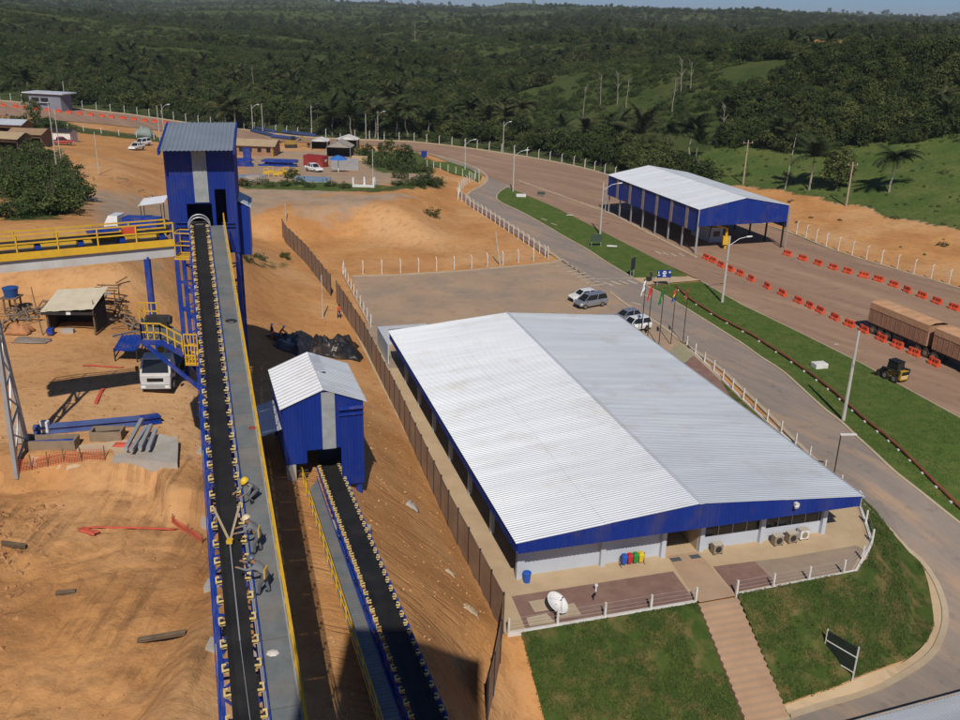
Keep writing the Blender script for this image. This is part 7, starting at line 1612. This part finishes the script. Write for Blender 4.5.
for band, (d0, d1, n, s0, s1) in enumerate(((22, 110, 4600, .45, .95), (90, 330, 10000, .42, .95), (300, 900, 24000, .42, 1.0), (850, 2600, 30000, .6, 1.3), (2500, 7000, 12000, 1.2, 2.6))):
    k = 0; tr_ = 0
    while k < n and tr_ < n*6:
        tr_ += 1; f = rt_.random(); yy_ = d0 + (d1 - d0)*f; u = rt_.uniform(-.62, .66); y = 200 + yy_*1.05; x = u*y; 
        y = yk(max(-170, min(95, x))) + yy_ if band < 2 else y
        fd = (y - yk(x))*.9
        if fd < 16: continue
        if not forest_ok(x, y, 10):
            if rt_.random() < .5 and not (x > 20 and inside(MEADOW, x, y)) and not (band >= 2 and dirtfield(x, y)) and fbm(x, y, 35, 3, 30.0) > -.25: sb = rt_.uniform(.4, 1.1)*(1 + .5*band*.5); pts.append(((x, y, T(x, y) + .4*sb), sb, rt_.uniform(0, 6.3), 7 + rt_.randrange(3)))
            continue
        if band >= 2 and dirtfield(x, y): continue
        z = T(x, y); q = proj((x, y, z))
        if not (-60 < q[0] < 1020): continue
        s = rt_.uniform(s0, s1)*(1.25 if fbm(x, y, 50, 2, 20) > .2 else 1.0); kk = rt_.choice((0, 1, 2, 3)); h_ = (3.2, 2.6, 3.2, 2.4)[kk]*s
        if rt_.random() < .010 and band < 3: kk = 4 + rt_.randrange(3); h_ = rt_.uniform(3.0, 5.5); s = rt_.uniform(.75, 1.15)
        elif rt_.random() < .25 + .45*sm(60, -120, x - .12*y): kk = 7 + rt_.randrange(3); s *= rt_.uniform(1.0, 1.7); h_ = .5*s
        elif rt_.random() < .3: s *= .6; h_ = 1.2*s
        if band >= 2:
            tp_ = proj((x, y, z + h_ + 2.5*s)); lowy = 45.5 + (tp_[0] - 803)*.088
            if 806 < tp_[0] < 918 and tp_[1] < lowy and q[1] > lowy - 3.5: continue
        pts.append(((x, y, z + h_), s, rt_.uniform(0, 6.3), kk)); k += 1
for p_ in scatter([(-25, 40), (30, 48), (62, 62), (66, 96), (30, 93), (-25, 92)], 420, rt_):
    if p_.y - yk(p_.x) < 8: continue
    kk = rt_.choice((0, 1, 2, 3, 7, 8, 9, 7, 8)); s = rt_.uniform(.4, 1.0) if kk < 4 else rt_.uniform(.6, 1.5); pts.append(((p_.x, p_.y, p_.z + (2.6*s if kk < 4 else .5*s)), s, rt_.uniform(0, 6.3), kk))
forest('distant_forest', 'dense dark green forest covering the rolling land to the horizon', pts, src)
# tussocks in the open field
tp = []
for _ in range(1500):
    x = rt_.uniform(40, 175); y = yk(x) + rt_.uniform(3, 150)
    if x < 45 or forest_ok(x, y, 60): continue
    if any(inside(P_, x, y) for P_ in FIELD) and rt_.random() < .93: continue
    tp.append(((x, y, T(x, y) + .05), rt_.uniform(.10, .32) if rt_.random() < .85 else rt_.uniform(.4, .8), rt_.uniform(0, 6.3), rt_.randrange(3)))
bsrc = [next(o for o in col.objects if o.data is me_) for me_ in bushes]
forest('field_tussocks', 'low tussocks and bushes dotted over the open green field', tp, bsrc)

# blades of grass on the lawns
def tufts(name, label, poly, n, mm, seed, h0, h1, dz, bare=.1, flat=None):
    rr = random.Random(seed); m = MB(); xs = [p[0] for p in poly]; yy = [p[1] for p in poly]; k = 0; tries = 0
    while k < n and tries < n*5:
        tries += 1; x, y = rr.uniform(min(xs), max(xs)), rr.uniform(min(yy), max(yy))
        if not inside(poly, x, y) or fbm(x, y, 2.6, 4, seed) < bare - .35: continue
        z = T(x, y) + dz
        for _ in range(3):
            a = rr.uniform(0, 6.3); h = rr.uniform(h0, h1); w = .035; d = V((math.cos(a), math.sin(a), 0)); b = V((x + rr.gauss(0, .06), y + rr.gauss(0, .06), z)); m.tri(b - d*w, b + d*w, b + V((rr.gauss(0, .05), rr.gauss(0, .05), h)))
        k += 1
    return tag(m.build(name, mm), label, kind='stuff')
M_blade = mat('grass_blades', (.045, .078, .015), (.092, .118, .028), 1.1, .8, dirt=(.20, .16, .06), dirtscale=.6, dirtamt=.8)
M_blade2 = mat('lawn_blades', (.075, .13, .026), (.12, .165, .04), .9, .8, dirt=(.19, .17, .06), dirtscale=.4, dirtamt=.5)
tufts('grass', 'short patchy grass on the bank left of the stairway', [L(-.9, -3.95).xy, L(11.15, -3.85).xy, L(11.15, -11).xy, L(-.9, -11).xy], 16000, M_blade, 1, .05, .14, .12)
tufts('grass', 'short grass on the bank right of the stairway', [p.xy for p in gr] + list(gout) + [L(14.2, -11.0).xy], 20000, M_blade, 2, .05, .14, .2)
tufts('grass', 'mown grass on the long verge between road and truck yard', v2 + roadR[i0:][::-1], 22000, M_blade2, 3, .05, .14, .07)

# ------------------------------------------------------------------ the air over the land
hz = MB(); hz.box(-6000, -120, -7, 6000, 13000, 95); ho = hz.build('haze', None); tag(ho, 'thin pale haze in the air over the whole site', kind='stuff')
hm = bpy.data.materials.new('haze'); hm.use_nodes = True; nt = hm.node_tree
for n in list(nt.nodes): nt.nodes.remove(n)
o_ = nt.nodes.new('ShaderNodeOutputMaterial'); pv = nt.nodes.new('ShaderNodeVolumePrincipled'); pv.inputs['Color'].default_value = (.80, .88, 1.0, 1); pv.inputs['Density'].default_value = .00008; pv.inputs['Anisotropy'].default_value = .0
nt.links.new(pv.outputs[0], o_.inputs['Volume']); ho.data.materials.clear(); ho.data.materials.append(hm)
